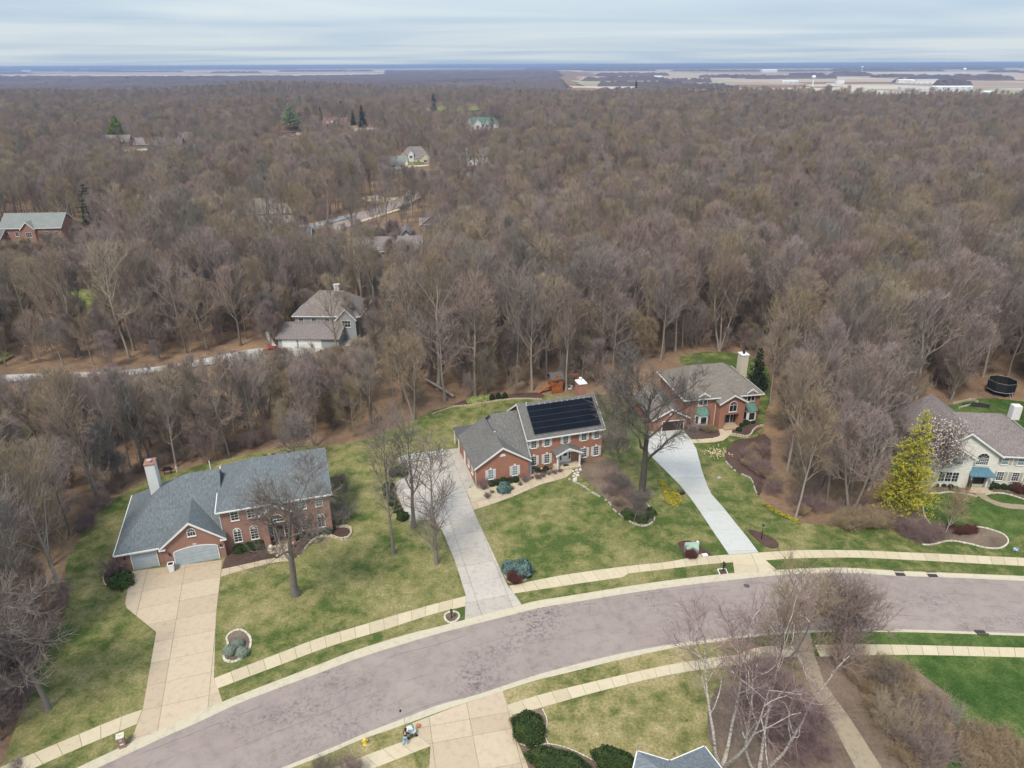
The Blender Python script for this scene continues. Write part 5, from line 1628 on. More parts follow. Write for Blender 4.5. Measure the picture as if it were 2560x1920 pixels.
# right-hand valley floor
yy = 1000.0
while yy < 8500:
    dy = yy * rf.uniform(.10, .2)
    x = yy * rf.uniform(.03, .11) + 80 if yy > 1700 else yy * rf.uniform(.22, .34) + 60
    while x < yy * .85 + 300:
        dx = yy * rf.uniform(.08, .25)
        field(x, x + dx - 4, yy, yy + dy - 4, rf.choice([0, 0, 1, 2, 2, 3] if yy < 3000 else [0, 1, 0, 2]), z=rf.uniform(0, .4))
        x += dx
    yy += dy
# left-hand upland fields
yy = 4300.0
while yy < 13000:
    dy = yy * rf.uniform(.10, .2)
    x = -yy * .85
    while x < -yy * .18:
        dx = yy * rf.uniform(.08, .25)
        field(x, x + dx - 10, yy, yy + dy - 10, rf.choice([0, 0, 2, 2, 1]), z=rf.uniform(0, .4))
        x += dx
    yy += dy

M['far_wood'] = litter('far_bare_woods', (0.070, 0.054, 0.056), (0.105, 0.082, 0.083), (0.140, 0.112, 0.108), .03)


def canopy(name, poly_fn, y0, y1, ny, nxx, h0, h1, base=0.0, label_seed=3):
    """a lumpy wood too far off to part into trees; open where poly_fn says so"""
    rr = np.random.default_rng(label_seed)
    Y = np.geomspace(y0, y1, ny)
    U = np.linspace(-.95, .95, nxx)
    XX, YY = np.meshgrid(U, Y)
    XX = XX * YY
    XX = XX + rr.normal(0, .3, XX.shape) * YY * (1.9 / nxx)
    Z = base + rr.uniform(h0, h1, XX.shape)
    keep = np.vectorize(poly_fn)(XX, YY)
    Z += 7 * np.sin(XX * .0016 + 1.0) * np.sin(YY * .0035)
    Z[~keep] = -2.0
    V = np.stack([XX, YY, Z], -1).reshape(-1, 3)
    Q = []
    for j in range(ny - 1):
        for i in range(nxx - 1):
            if keep[j, i] or keep[j, i + 1] or keep[j + 1, i] or keep[j + 1, i + 1]:
                a = j * nxx + i
                Q.append((a, a + 1, a + nxx + 1, a + nxx))
    return tag(place(name, quad_mesh(name, V, np.array(Q), M['far_wood'])), kind='stuff')


def wood_a(x, y):
    if x > y * .05 + 40:
        return False
    if y > 4300 and x < -y * .16:
        return False
    return True


canopy('far_wood', wood_a, 1480, 7000, 130, 320, 4, 13)
# wooded hills that close the valley


def ridge(name, y0, y1, z1, x0f, x1f, seed):
    rr = np.random.default_rng(seed)
    ny, nxx = 26, 220
    V, Q = [], []
    for j in range(ny):
        t = j / (ny - 1)
        y = y0 + (y1 - y0) * t
        for i in range(nxx):
            u = x0f + (x1f - x0f) * i / (nxx - 1)
            x = u * y
            prof = math.sin(min(1, t * 1.4) * PI / 2)
            wob = .75 + .25 * math.sin(u * 9 + seed) * math.sin(u * 23 + 2 * seed)
            V.append((x, y, -2 + (z1 * prof * wob) + rr.uniform(0, 9)))
    for j in range(ny - 1):
        for i in range(nxx - 1):
            a = j * nxx + i
            Q.append((a, a + 1, a + nxx + 1, a + nxx))
    return tag(place(name, quad_mesh(name, np.array(V), np.array(Q), M['far_wood'])), kind='structure')


ridge('hills', 8600, 14000, 22, .02, .95, 2)
ridge('hills', 15000, 26000, 44, -.1, .95, 4)
ridge('hills', 14000, 26000, 16, -.95, 0.02, 7)
# tree belts between the fields
belts = []
for k in range(46):
    y = rf.uniform(1500, 8000)
    x = rf.uniform(.12, .8) * y
    belts.append((x, y, y * rf.uniform(.03, .12), y * .008))
for k in range(14):
    y = rf.uniform(6000, 12000)
    belts.append((-rf.uniform(.2, .8) * y, y, y * rf.uniform(.03, .1), y * .006))
bm_v, bm_q = [], []
rr = np.random.default_rng(9)
for x, y, L, wd in belts:
    n = 26
    o0 = len(bm_v)
    for j in range(5):
        for i in range(n):
            edge = j in (0, 4) or i in (0, n - 1)
            bm_v.append((x + L * (i / (n - 1) - .5) + rr.normal(0, 2), y + wd * (j - 2) + (i - n / 2) * .02 * L * .1, 0.5 if edge else rr.uniform(7, 15)))
    for j in range(4):
        for i in range(n - 1):
            a = o0 + j * n + i
            bm_q.append((a, a + 1, a + n + 1, a + n))
tag(place('far_tree_belts', quad_mesh('far_tree_belts', np.array(bm_v), np.array(bm_q), M['far_wood'])), kind='stuff')


def far_building(loc, W, D, H_, label, mat='white', roof='white_metal', cat='building', rise=.12):
    b = empty('far_building', (loc[0], loc[1], 0), rf.uniform(-.1, .1), label, cat, 'buildings on the far plain')
    MB().box(0, W, 0, D, 0, H_).build('wall', M[mat], b)
    MB().prism_x([(-.5, H_ + .01), (D + .5, H_ + .01), (D / 2, H_ + D * rise)], -.5, W + .5).build('roof', M[roof], b)
    n = max(2, int(W / 14))
    for i in range(n):
        MB().box(-2, 2, -.2, 0, 0, min(4, H_ * .7)).build('bay_door', M['steel'], b, (W * (i + .5) / n, -.01, 0), uv=False)
    return b


sheds = [((1106.58, 2197.91), 64, 30, 16, 'first and left of four white sheds in a row on the valley plain'), ((1125.38, 2194.69), 40, 26, 13, 'second of four white sheds in a row on the valley plain'),
         ((1138.51, 2192.44), 40, 26, 13, 'third of four white sheds in a row on the valley plain'), ((1151.93, 2190.14), 84, 30, 17, 'fourth and longest of four white sheds in a row on the valley plain'),
         ((980.80, 1783.85), 110, 24, 7, 'very long low white shed nearest the wood edge at right'), ((864.97, 1616.64), 120, 20, 6, 'long pale shed just above the treetops at right'), ((918.11, 1484.81), 40, 22, 6, 'grey blue shed behind the treetops at far right'),
         ((827.78, 2345.62), 60, 26, 9, 'white shed on the plain left of the water tower'), ((915.59, 2164.74), 26, 20, 20, 'pale grain works right of the water tower'), ((1612.75, 4965.26), 120, 60, 24, 'white farmstead far left on the valley plain'),
         ((1643.88, 3049.95), 130, 60, 18, 'white farmstead in the distant fields right of centre'), ((882.76, 1737.53), 50, 22, 6, 'small white shed left of the long sheds'), ((871.36, 2121.91), 40, 20, 6, 'low pale shed beside the grain works'),
         ((577.39, 3236.53), 70, 34, 12, 'white farm shed on the plain above the middle wood'), ((-5749.36, 9140.27), 120, 60, 24, 'white farmstead on the upland field at far left'), ((-6841.05, 12379.09), 120, 60, 24, 'white barn on the upland field at left'), ((-9039.24, 17151.70), 150, 70, 24, 'long white barn near the skyline at left')]
for p, W, D, H_, lb in sheds:
    far_building(p, W * .8, D * .7, H_ * .65, lb, roof=rf.choice(['white_metal', 'steel']))


def water_tower(loc, H_, label):
    w = empty('water_tower', (loc[0], loc[1], 0), 0, label, 'water tower', 'water towers on the far plain')
    r = H_ * .17
    MB().bar((0, 0, 0), (0, 0, H_ * .1), r * .55, r * .3, 12).bar((0, 0, H_ * .1), (0, 0, H_ * .7), r * .3, r * .3, 12).build('shaft', M['white_metal'], w, uv=False)
    MB().ball((0, 0, H_ * .82), r * 1.25, r * 1.25, H_ * .16, 16, 10).build('tank', M['white_metal'], w, uv=False, smooth=True)


water_tower((816.67, 2082.65), 27, 'nearest white water tower, standing just above the treetops')
water_tower((2476.14, 5469.46), 36, 'small distant white water tower in front of the blue hills, centre right')
water_tower((2085.55, 3564.37), 34, 'distant white water tower in front of the blue hills at far right')
for nm, p in (('left', (-1493.74, 4002.24)), ('middle', (-1154.48, 3914.47)), ('right', (-820.00, 3827.93))):
    m_ = empty('lattice_mast', (p[0], p[1], 0), 0, {'left': 'slim grey mast above the far left wood', 'middle': 'slim grey mast above the far wood, central of three', 'right': 'slim grey mast above the far wood nearest the plain'}[nm], 'mast', 'masts in the far wood')
    MB().bar((-1.2, 0, 0), (0, 0, 48), .5, .3, 4).bar((1.2, 0, 0), (0, 0, 48), .5, .3, 4).build('lattice', M['steel'], m_, uv=False)

# ------------------------------------------------------------------ trees


def norm(a):
    return a / (np.linalg.norm(a, axis=-1, keepdims=True) + 1e-9)


def grow(P, D, L, R0, R1, K, bend, up, rng):
    """N crooked branches of K pieces each"""
    N = len(P)
    pts = np.zeros((N, K + 1, 3))
    dirs = np.zeros((N, K, 3))
    pts[:, 0] = P
    d = norm(D)
    for k in range(K):
        d = norm(d + bend * rng.normal(0, 1, (N, 3)) + np.array([0, 0, up]))
        dirs[:, k] = d
        pts[:, k + 1] = pts[:, k] + d * (L / K)[:, None]
    t = np.linspace(0, 1, K + 1)[None, :]
    rad = R0[:, None] * (1 - t) + R1[:, None] * t
    return pts, dirs, rad


def shoots(pts, dirs, rad, m, t0, t1, ang, rng, spread=.35):
    """m side shoots along every branch"""
    N, K1, _ = pts.shape
    K = K1 - 1
    t = t0 + (t1 - t0) * (np.arange(m)[None, :] + rng.uniform(0, 1, (N, m))) / m
    s = np.clip(t * K, 0, K - 1e-4)
    k = s.astype(int)
    f = (s - k)[..., None]
    n = np.arange(N)[:, None]
    P = pts[n, k] * (1 - f) + pts[n, k + 1] * f
    pd = dirs[n, k]
    r = rad[n, k] * (1 - f[..., 0]) + rad[n, k + 1] * f[..., 0]
    az = rng.uniform(0, 2 * PI, (N, 1)) + np.arange(m)[None, :] * 2.4 + rng.normal(0, .4, (N, m))
    ref = np.where(np.abs(pd[..., 2:3]) > .9, np.array([1., 0, 0]), np.array([0, 0, 1.]))
    u = norm(np.cross(pd, ref))
    v = np.cross(pd, u)
    a = ang + rng.normal(0, spread, (N, m)) * .5
    D = pd * np.cos(a)[..., None] + (u * np.cos(az)[..., None] + v * np.sin(az)[..., None]) * np.sin(a)[..., None]
    return P.reshape(-1, 3), D.reshape(-1, 3), r.reshape(-1), t.reshape(-1)


def tubes(list_of, sides):
    V, Q, o = [], [], 0
    for pts, rad in list_of:
        N, K1, _ = pts.shape
        d = np.zeros_like(pts)
        d[:, 1:-1] = pts[:, 2:] - pts[:, :-2]
        d[:, 0] = pts[:, 1] - pts[:, 0]
        d[:, -1] = pts[:, -1] - pts[:, -2]
        d = norm(d)
        ref = np.where(np.abs(d[..., 2:3]) > .9, np.array([1., 0, 0]), np.array([0, 0, 1.]))
        u = norm(np.cross(d, ref))
        w = np.cross(d, u)
        a = np.arange(sides) * 2 * PI / sides
        ring = pts[:, :, None, :] + rad[:, :, None, None] * (u[:, :, None, :] * np.cos(a)[None, None, :, None] + w[:, :, None, :] * np.sin(a)[None, None, :, None])
        V.append(ring.reshape(-1, 3))
        idx = np.arange(N * K1 * sides).reshape(N, K1, sides) + o
        nx_ = np.roll(idx, -1, axis=2)
        q = np.stack([idx[:, :-1], nx_[:, :-1], nx_[:, 1:], idx[:, 1:]], -1).reshape(-1, 4)
        Q.append(q)
        o += N * K1 * sides
    return np.concatenate(V), np.concatenate(Q)


def bare_tree(seed, H=20.0, stem=.38, width=4.6, limbs=11, n2=6, n3=6, n4=5, rise=.55, r0=.28, twig=.020, lean=(0, 0), crown_mat='twig', bark_mat='bark', crook=.10, fork=1, top=1.0, n_trunk=7, l4=1.05, splay=.3):
    """returns (trunk mesh, crown mesh): trunk with its main limbs, crown of branches and twigs"""
    rng = np.random.default_rng(seed)
    a1 = lambda x, n=1: np.full(n, float(x))
    D0 = np.array([[lean[0], lean[1], 1.0]])
    if fork > 1:
        az = np.arange(fork) * 2 * PI / fork + rng.uniform(0, 6)
        D0 = np.stack([np.cos(az) * splay + lean[0], np.sin(az) * splay + lean[1], np.ones(fork)], -1)
    P0 = np.zeros((fork, 3)) - np.array([0, 0, .3])
    P0[:, :2] += D0[:, :2] * .4
    tl = H * .86
    tp, td, tr = grow(P0, D0, a1(tl, fork) * rng.uniform(.85, 1.1, fork), a1(r0, fork), a1(r0 * .12, fork), n_trunk, crook * .5, .12, rng)
    tr[:, 0] *= 1.45
    P, D, r, t = shoots(tp, td, tr, limbs, stem, 1.0, 1.0, rng)
    tt = (t - stem) / (1 - stem)
    D = norm(D + np.array([0, 0, 1.0]) * (rise * (1 - .25 * tt))[:, None])
    L = width * (np.sqrt(np.clip(1 - (tt * .95 - .25) ** 2 * 1.3, .08, 1))) * rng.uniform(.75, 1.15, len(t)) * top
    l1 = grow(P, D, L, np.minimum(r * .6, r0 * .5), a1(.035, len(P)), 5, crook * 1.3, .09, rng)
    P, D, r, t = shoots(l1[0], l1[1], l1[2], n2, .25, 1.0, .75, rng)
    D = norm(D + np.array([0, 0, .28]))
    l2 = grow(P, D, (1.5 + width * .26) * rng.uniform(.5, 1.1, len(P)) * (1.15 - .45 * t), np.minimum(r * .6, .06), a1(.022, len(P)), 4, crook * 1.2, .07, rng)
    P, D, r, t = shoots(l2[0], l2[1], l2[2], n3, .2, 1.0, .7, rng)
    l3 = grow(P, D, 1.35 * rng.uniform(.5, 1.15, len(P)), a1(twig * 1.25, len(P)), a1(twig * .9, len(P)), 2, .13, .08, rng)
    P, D, r, t = shoots(l3[0], l3[1], l3[2], n4, .15, 1.0, .6, rng)
    l4_ = grow(P, D, l4 * rng.uniform(.4, 1.1, len(P)), a1(twig, len(P)), a1(twig * .5, len(P)), 2, .12, .08, rng)
    V, Q = tubes([(tp, tr)], 8)
    V2, Q2 = tubes([(l1[0], l1[2])], 5)
    trunk = quad_mesh('trunk', np.concatenate([V, V2]), np.concatenate([Q, Q2 + len(V)]), M[bark_mat], True)
    Va, Qa = tubes([(l2[0], l2[2])], 4)
    Vb, Qb = tubes([(l3[0], l3[2]), (l4_[0], l4_[2])], 3)
    crown = quad_mesh('crown', np.concatenate([Va, Vb]), np.concatenate([Qa, Qb + len(Va)]), M[crown_mat])
    return trunk, crown


def to_dome(P, D, c, rad):
    """distance from P along D to the crown's dome"""
    p, d = (P - c) / rad, D / rad
    a, b, k = (d * d).sum(-1), (p * d).sum(-1), (p * p).sum(-1) - 1
    return np.maximum((-b + np.sqrt(np.maximum(b * b - a * k, 0))) / a, .25)


def forest_tree(seed, H=20.0, w=4.6, stem=.32, limbs=14, n2=8, n3=6, n4=5, r0=.24, twig=.0115, crook=.07, open_=.55, low=.36, lean=(0, 0), crown_mat='twig', bark_mat='bark', fork=1):
    """ascending limbs that fan out to a dome of fine twigs"""
    rng = np.random.default_rng(seed)
    a1 = lambda x, n=1: np.full(n, float(x))
    c, rad = np.array([lean[0] * H * .6, lean[1] * H * .6, H * (1 - low)]), np.array([w, w * rng.uniform(.85, 1.1), H * low])
    D0 = np.array([[lean[0], lean[1], 1.0]])
    P0 = np.array([[0, 0, -.4]])
    if fork > 1:
        az = np.arange(fork) * 2 * PI / fork + rng.uniform(0, 6)
        D0 = np.stack([np.cos(az) * .2 + lean[0], np.sin(az) * .2 + lean[1], np.ones(fork)], -1)
        P0 = np.repeat(P0, fork, 0) + D0 * .3
    tp, td, tr = grow(P0, D0, a1(H * .84, fork), a1(r0, fork), a1(r0 * .15, fork), 8, crook * .45, .1, rng)
    tr[:, 0] *= 1.4
    P, D, r, t = shoots(tp, td, tr, limbs, stem, .98, 1.0, rng)
    tt = (t - stem) / (1 - stem)
    hz = norm(D * np.array([1, 1, 0.0]))
    ang = open_ * (1.25 - .75 * tt) + rng.normal(0, .14, len(t))
    D = hz * np.sin(ang)[:, None] + np.array([0, 0, 1.0]) * np.cos(ang)[:, None]
    L = to_dome(P, D, c, rad) * rng.uniform(.8, 1.02, len(t))
    l1 = grow(P, D, L, np.minimum(r * .55, .018 + L * .012), a1(.02, len(P)), 6, crook, .02, rng)
    P, D, r, t = shoots(l1[0], l1[1], l1[2], n2, .15, 1.0, .62, rng)
    D = norm(D + np.array([0, 0, .35]))
    L = np.minimum(to_dome(P, D, c, rad), 4.2) * rng.uniform(.55, 1.02, len(P))
    l2 = grow(P, D, L, np.minimum(r * .7, .05), a1(.016, len(P)), 4, crook, .04, rng)
    P, D, r, t = shoots(l2[0], l2[1], l2[2], n3, .15, 1.0, .55, rng)
    D = norm(D + np.array([0, 0, .2]))
    L = np.minimum(to_dome(P, D, c, rad * 1.04), 1.9) * rng.uniform(.5, 1.05, len(P))
    l3 = grow(P, D, L, a1(twig * 1.3, len(P)), a1(twig, len(P)), 3, .08, .03, rng)
    P, D, r, t = shoots(l3[0], l3[1], l3[2], n4, .15, 1.0, .55, rng)
    l4 = grow(P, D, .95 * rng.uniform(.4, 1.1, len(P)), a1(twig, len(P)), a1(twig * .6, len(P)), 2, .10, .05, rng)
    V, Q = tubes([(tp, tr)], 8)
    V2, Q2 = tubes([(l1[0], l1[2])], 5)
    trunk = quad_mesh('trunk', np.concatenate([V, V2]), np.concatenate([Q, Q2 + len(V)]), M[bark_mat], True)
    Va, Qa = tubes([(l2[0], l2[2])], 4)
    Vb, Qb = tubes([(l3[0], l3[2]), (l4[0], l4[2])], 3)
    crown = quad_mesh('crown', np.concatenate([Va, Vb]), np.concatenate([Qa, Qb + len(Va)]), M[crown_mat])
    return trunk, crown


def plant(name, meshes, loc, label, cat='tree', group=None, rz=None, scale=1.0, z=None):
    o = empty(name, (loc[0], loc[1], (terrain(*loc) if loc[1] > 112 else 0.0) if z is None else z), random.uniform(0, 6.28) if rz is None else rz, label, cat, group)
    o.scale = (scale,) * 3 if isinstance(scale, (int, float)) else scale
    place('trunk', meshes[0], o)
    place('crown', meshes[1], o)
    return o


# forest stock: ten grown trees, then copied
stock = []
for k in range(12):
    slim = k % 3 == 1
    stock.append(forest_tree(100 + k, H=random.uniform(18, 23), w=random.uniform(2.8, 3.6) if slim else random.uniform(4.4, 6.2), stem=random.uniform(.22, .42), limbs=random.choice([12, 14, 16]), n2=7, n3=5, n4=3, twig=.017,
                             r0=random.uniform(.17, .22) if slim else random.uniform(.22, .33), crook=random.uniform(.05, .12), open_=random.uniform(.4, .6) if slim else random.uniform(.65, .95), low=random.uniform(.28, .38), lean=(random.uniform(-.07, .07), random.uniform(-.07, .07)), fork=2 if k in (3, 7) else 1))

for p in ((-149.39, 254.86), (-318.42, 608.00), (-188.69, 646.57), (-153.55, 737.93), (-133.11, 677.77), (-96.91, 957.43), (-190.64, 760.00), (-179.60, 806.14)):
    SIGHT.append((p[0], p[1], 6 if p[1] < 400 else 10, 2.0, .9))
for p in dt[::4]:
    SIGHT.append((p[0], p[1], 6, 0.0, .8))
SIGHT.append((*(-42.57, 143.09), 14, 0.0, .7))
SIGHT.append((90.6, 119.6, 4, 0.0, 1.0))
clear = lawn_polys + [b4, dark_bed, [(30.86, 100.41), (36.04, 108.50), (45.54, 115.72), (47.75, 110.15), (41.48, 94.48), (39.43, 86.70), (35.45, 86.73), (33.91, 90.51), (32.97, 94.55)], [(53.49, 81.25), (57.29, 88.77), (59.38, 89.75), (59.42, 86.82), (56.44, 81.23)], s_west, s_east, [(NA[i][0], NA[i][1]) for i in range(0, 160, 4)] + [(SA[i][0], SA[i][1]) for i in range(159, -1, -4)], drive_poly] + street_polys + view_polys + [lane]
clear_bb = [(min(p[0] for p in c), max(p[0] for p in c), min(p[1] for p in c), max(p[1] for p in c)) for c in clear]
houses = [(o.location.x, o.location.y) for o in scene.objects if o.parent is None and o.get('group') == 'houses among the trees']


def blocked(x, y):
    for c, b in zip(clear, clear_bb):
        if b[0] <= x <= b[1] and b[2] <= y <= b[3] and inside((x, y), c):
            return True
    return False


def forest_here(x, y):
    if y > 1480 + 60 * math.sin(x * .01):
        return False
    if y > 1500 and False:
        return x < y * .05 + 40
    edge = 930 if x > 450 else (930 + (450 - x) * 1.5)
    return y < edge


rg = np.random.default_rng(12)
spots = []
y = 40.0
while y < 2050:
    sp = 5.2 if y < 170 else (6.6 if y < 420 else (7.8 if y < 900 else 10.0))
    hw = min(y * .80 + 22, 1700)
    x = -hw
    while x < hw:
        px, py = x + rg.uniform(-.45, .45) * sp, y + rg.uniform(-.45, .45) * sp
        x += sp
        if py < 82 and not (px < -38 or px > 16):
            continue
        if py < 77 and px > -40:
            continue
        if not forest_here(px, py) or blocked(px, py):
            continue
        if any((px - hx - 7) ** 2 + (py - hy - 5) ** 2 < 130 for hx, hy in houses if abs(py - hy) < 22):
            continue
        # low young growth where the photograph looks over the trees at a house, lawn or street
        k_ = random.choice((.62, .8, .9, 1.0, 1.0, 1.1)) * random.uniform(.9, 1.1) * (1.0 if sp < 8 else .94)
        bear = px / py
        for hx, hy, hw_, hz0, pr_ in SIGHT:
            if py < hy + 2 and abs(bear - hx / hy) * py < hw_ * py / hy + 2.0:
                lim = CAM_H - (CAM_H - hz0) * py / hy
                if lim < 21 and random.random() < pr_:
                    k_ = min(k_, lim / 20.5)
        if k_ < .22:
            continue
        if (px - 90.6) ** 2 + (py - 119.6) ** 2 < 36:
            continue
        spots.append((px, py, k_))
    y += sp * .92
random.shuffle(spots)
spots.sort(key=lambda s: s[1] * s[1] + s[0] * s[0])
in_view = lambda s: abs(s[0]) < s[1] * .76 + 6
near = [s for s in spots if in_view(s)][:290]
near_set = set(near)
for i, s in enumerate(near):
    k = i % 12 if i < 12 else random.randrange(12)
    sc = s[2]
    z_ = (terrain(s[0], s[1]) if s[1] > 112 else -.18)
    if s[1] < 116 and s[0] > 16:
        where = 'in the wood right of the oak house'
    elif s[0] < -38 and s[1] < 92:
        where = 'in the wood left of the rose brick house'
    elif s[1] < 128 and s[0] < -14:
        where = 'behind the rose brick house'
    elif s[1] < 150 and s[0] < 16:
        where = 'behind the solar panel house'
    elif s[0] < -16:
        where = 'in the wood along the woodland drive'
    elif s[0] > 70:
        where = 'in the wood behind the trampoline'
    elif s[0] > 16:
        where = 'in the wood behind the oak house'
    else:
        where = 'beyond the play tower'
    kind_ = ('slim crowned' if k % 3 == 1 else ('twin stemmed' if k in (3, 7) else 'broad crowned'))
    size_ = 'tall' if sc > .92 else ('middling' if sc > .7 else 'low')
    plant('bare_tree', stock[k], s, '%s %s leafless tree %s' % (size_, kind_, where), 'tree', 'leafless trees ' + where, scale=(sc * random.uniform(.9, 1.1), sc * random.uniform(.9, 1.1), sc), z=z_)
far = [s for s in spots if s not in near_set]
stock_objs = [o for o in scene.objects if o.name.startswith('bare_tree')][:12]


def instanced_wood(name, pts, kinds, picks):
    me = bpy.data.meshes.new(name)
    n = len(pts)
    me.vertices.add(n)
    me.vertices.foreach_set('co', np.array([(p[0], p[1], terrain(p[0], p[1])) for p in pts], dtype=np.float32).ravel())
    sc = np.array([p[2] for p in pts], dtype=np.float32)
    me.attributes.new('grow', 'FLOAT', 'POINT').data.foreach_set('value', sc)
    me.attributes.new('turn', 'FLOAT', 'POINT').data.foreach_set('value', np.array([random.uniform(0, 6.28) for _ in pts], dtype=np.float32))
    me.attributes.new('sort', 'INT', 'POINT').data.foreach_set('value', np.array(picks, dtype=np.int32))
    o = place(name, me)
    tag(o, kind='stuff')
    g = bpy.data.node_groups.new(name, 'GeometryNodeTree')
    g.interface.new_socket('Geometry', in_out='INPUT', socket_type='NodeSocketGeometry')
    g.interface.new_socket('Geometry', in_out='OUTPUT', socket_type='NodeSocketGeometry')
    gi, go = g.nodes.new('NodeGroupInput'), g.nodes.new('NodeGroupOutput')

    def attr(nm, tp):
        a = g.nodes.new('GeometryNodeInputNamedAttribute')
        a.data_type = tp
        a.inputs['Name'].default_value = nm
        return a.outputs['Attribute']
    comb = g.nodes.new('ShaderNodeCombineXYZ')
    g.links.new(attr('turn', 'FLOAT'), comb.inputs[2])
    outj = g.nodes.new('GeometryNodeJoinGeometry')
    for part in kinds:
        j = g.nodes.new('GeometryNodeJoinGeometry')
        for ob in part:
            oi = g.nodes.new('GeometryNodeObjectInfo')
            oi.inputs['Object'].default_value = ob
            oi.inputs['As Instance'].default_value = True
            g.links.new(oi.outputs['Geometry'], j.inputs[0])
        ip = g.nodes.new('GeometryNodeInstanceOnPoints')
        ip.inputs['Pick Instance'].default_value = True
        g.links.new(gi.outputs[0], ip.inputs['Points'])
        g.links.new(j.outputs[0], ip.inputs['Instance'])
        g.links.new(attr('sort', 'INT'), ip.inputs['Instance Index'])
        g.links.new(comb.outputs[0], ip.inputs['Rotation'])
        g.links.new(attr('grow', 'FLOAT'), ip.inputs['Scale'])
        g.links.new(ip.outputs[0], outj.inputs[0])
    g.links.new(outj.outputs[0], go.inputs[0])
    md = o.modifiers.new('grow_wood', 'NODES')
    md.node_group = g
    return o


def kids(o, nm):
    return [c for c in o.children if c.name.startswith(nm)][0]


far_pts = [(s[0], s[1], s[2]) for s in far]
instanced_wood('bare_wood', far_pts, [[kids(o, 'trunk') for o in stock_objs], [kids(o, 'crown') for o in stock_objs]], [random.randrange(12) for _ in far_pts])
# --- trees that stand apart in the photograph
oak = bare_tree(301, H=19.5, stem=.36, width=6.6, limbs=13, n2=8, n3=7, n4=5, rise=.38, r0=.46, twig=.015, crook=.17, crown_mat='twig_grey', bark_mat='bark_grey')
plant('oak_tree', oak, (-25.21, 65.26), 'thick trunked bare tree on the lawn in front of the rose brick house', rz=1.0)
t2 = bare_tree(302, H=19.5, stem=.30, width=3.6, limbs=14, n2=5, n3=5, n4=3, rise=.75, r0=.20, twig=.017, crook=.07, crown_mat='twig_grey', bark_mat='bark_grey')
plant('bare_tree', t2, (-15.00, 72.77), 'slim bare tree left of three at the edge of the grey parking court', rz=.4)
t2b = bare_tree(303, H=18.5, stem=.36, width=4.6, limbs=10, n2=5, n3=5, n4=3, rise=.6, r0=.31, twig=.017, crook=.11, crown_mat='twig_grey', bark_mat='bark_grey', fork=1)
plant('bare_tree', t2b, (-13.16, 78.14), 'sturdy bare tree central of three by the grey parking court', rz=2.2)
t2c = bare_tree(304, H=18.5, stem=.10, width=3.6, limbs=22, n2=5, n3=4, n4=3, rise=.25, r0=.22, twig=.017, crook=.06, crown_mat='twig_grey', bark_mat='bark_grey')
plant('bare_tree', t2c, (-9.38, 70.64), 'bare tree with low branches, right of three beside the grey driveway', rz=.9)
goak = bare_tree(305, H=20.5, stem=.42, width=8.2, limbs=11, n2=9, n3=8, n4=6, rise=.40, r0=.62, twig=.022, crook=.22, crown_mat='twig_dark', bark_mat='bark_dark', fork=1)
plant('oak_tree', goak, (17.54, 82.70), 'great spreading oak with a dark trunk left of the pale drive', rz=2.6)
und = bare_tree(306, H=8.5, stem=.25, width=3.0, limbs=11, n2=6, n3=5, n4=5, rise=.5, r0=.13, twig=.016, crook=.12, crown_mat='twig_grey', bark_mat='bark_grey')
plant('bare_tree', und, (16.26, 79.01), 'small pale trunked tree among boxwoods at the tip of the oak bed', rz=1.2, scale=.55)
plant('bare_tree', und, (15.89, 91.98), 'low spreading bare tree in the bed right of the solar panel house', rz=3.4, scale=.95)
plant('bare_tree', und, (16.95, 105.30), 'bushy bare tree between the solar panel house and its right neighbour', rz=5.0, scale=1.1)
lft = bare_tree(307, H=16.0, stem=.30, width=4.6, limbs=13, n2=7, n3=6, n4=4, rise=.35, r0=.27, twig=.018, crook=.15, lean=(-.06, 0), crown_mat='twig_grey', bark_mat='bark_grey')
plant('bare_tree', lft, (-44.44, 49.21), 'bare tree leaning over the left lawn by the wood edge', rz=0)
sap = bare_tree(308, H=6.0, stem=.25, width=1.9, limbs=14, n2=5, n3=4, n4=3, rise=.9, r0=.075, twig=.012, crook=.06, lean=(.12, 0), crown_mat='twig_tan', bark_mat='dead_bark', l4=.5)
plant('sapling', sap, (56.26, 76.34), 'young bare tree with a pale trunk in the stone edged bed', rz=0)
for i, (pt, hh, lb) in enumerate((((-33.18, 94.42), 9, 'twiggy bare tree just behind the main roof of the rose brick house'), ((-24.20, 84.23), 4.4, 'round twiggy shrub at the right end of the rose brick house'))):
    plant('bare_tree', und, pt, lb, rz=i * 2.0, scale=hh / 9.0)
# birches, bottom right
birch = bare_tree(310, H=18, stem=.40, width=4.2, limbs=8, n2=5, n3=5, n4=4, rise=.55, r0=.17, twig=.010, crook=.14, fork=3, crown_mat='twig_plum', bark_mat='birch', lean=(-.08, .05), splay=.42)
plant('birch_tree', birch, (18.23, 42.93), 'white barked birch clump by the hipped roofs at the bottom edge', rz=1.9)
birch2 = bare_tree(311, H=17.5, stem=.34, width=5.0, limbs=8, n2=5, n3=5, n4=4, rise=.30, r0=.15, twig=.010, crook=.20, fork=3, crown_mat='twig_plum', bark_mat='birch', lean=(.04, .06), splay=.5)
plant('birch_tree', birch2, (21.18, 42.00), 'white barked birch clump with crooked limbs left of the gravel lane', rz=.4)
b3 = bare_tree(312, H=8.6, stem=.14, width=3.9, limbs=9, n2=6, n3=5, n4=4, rise=.8, r0=.12, twig=.014, crook=.12, fork=4, crown_mat='twig', bark_mat='bark_grey')
plant('bare_tree', b3, (33.60, 55.48), 'many stemmed rounded bare tree between sidewalk and road by the lane', rz=.3, scale=.98)
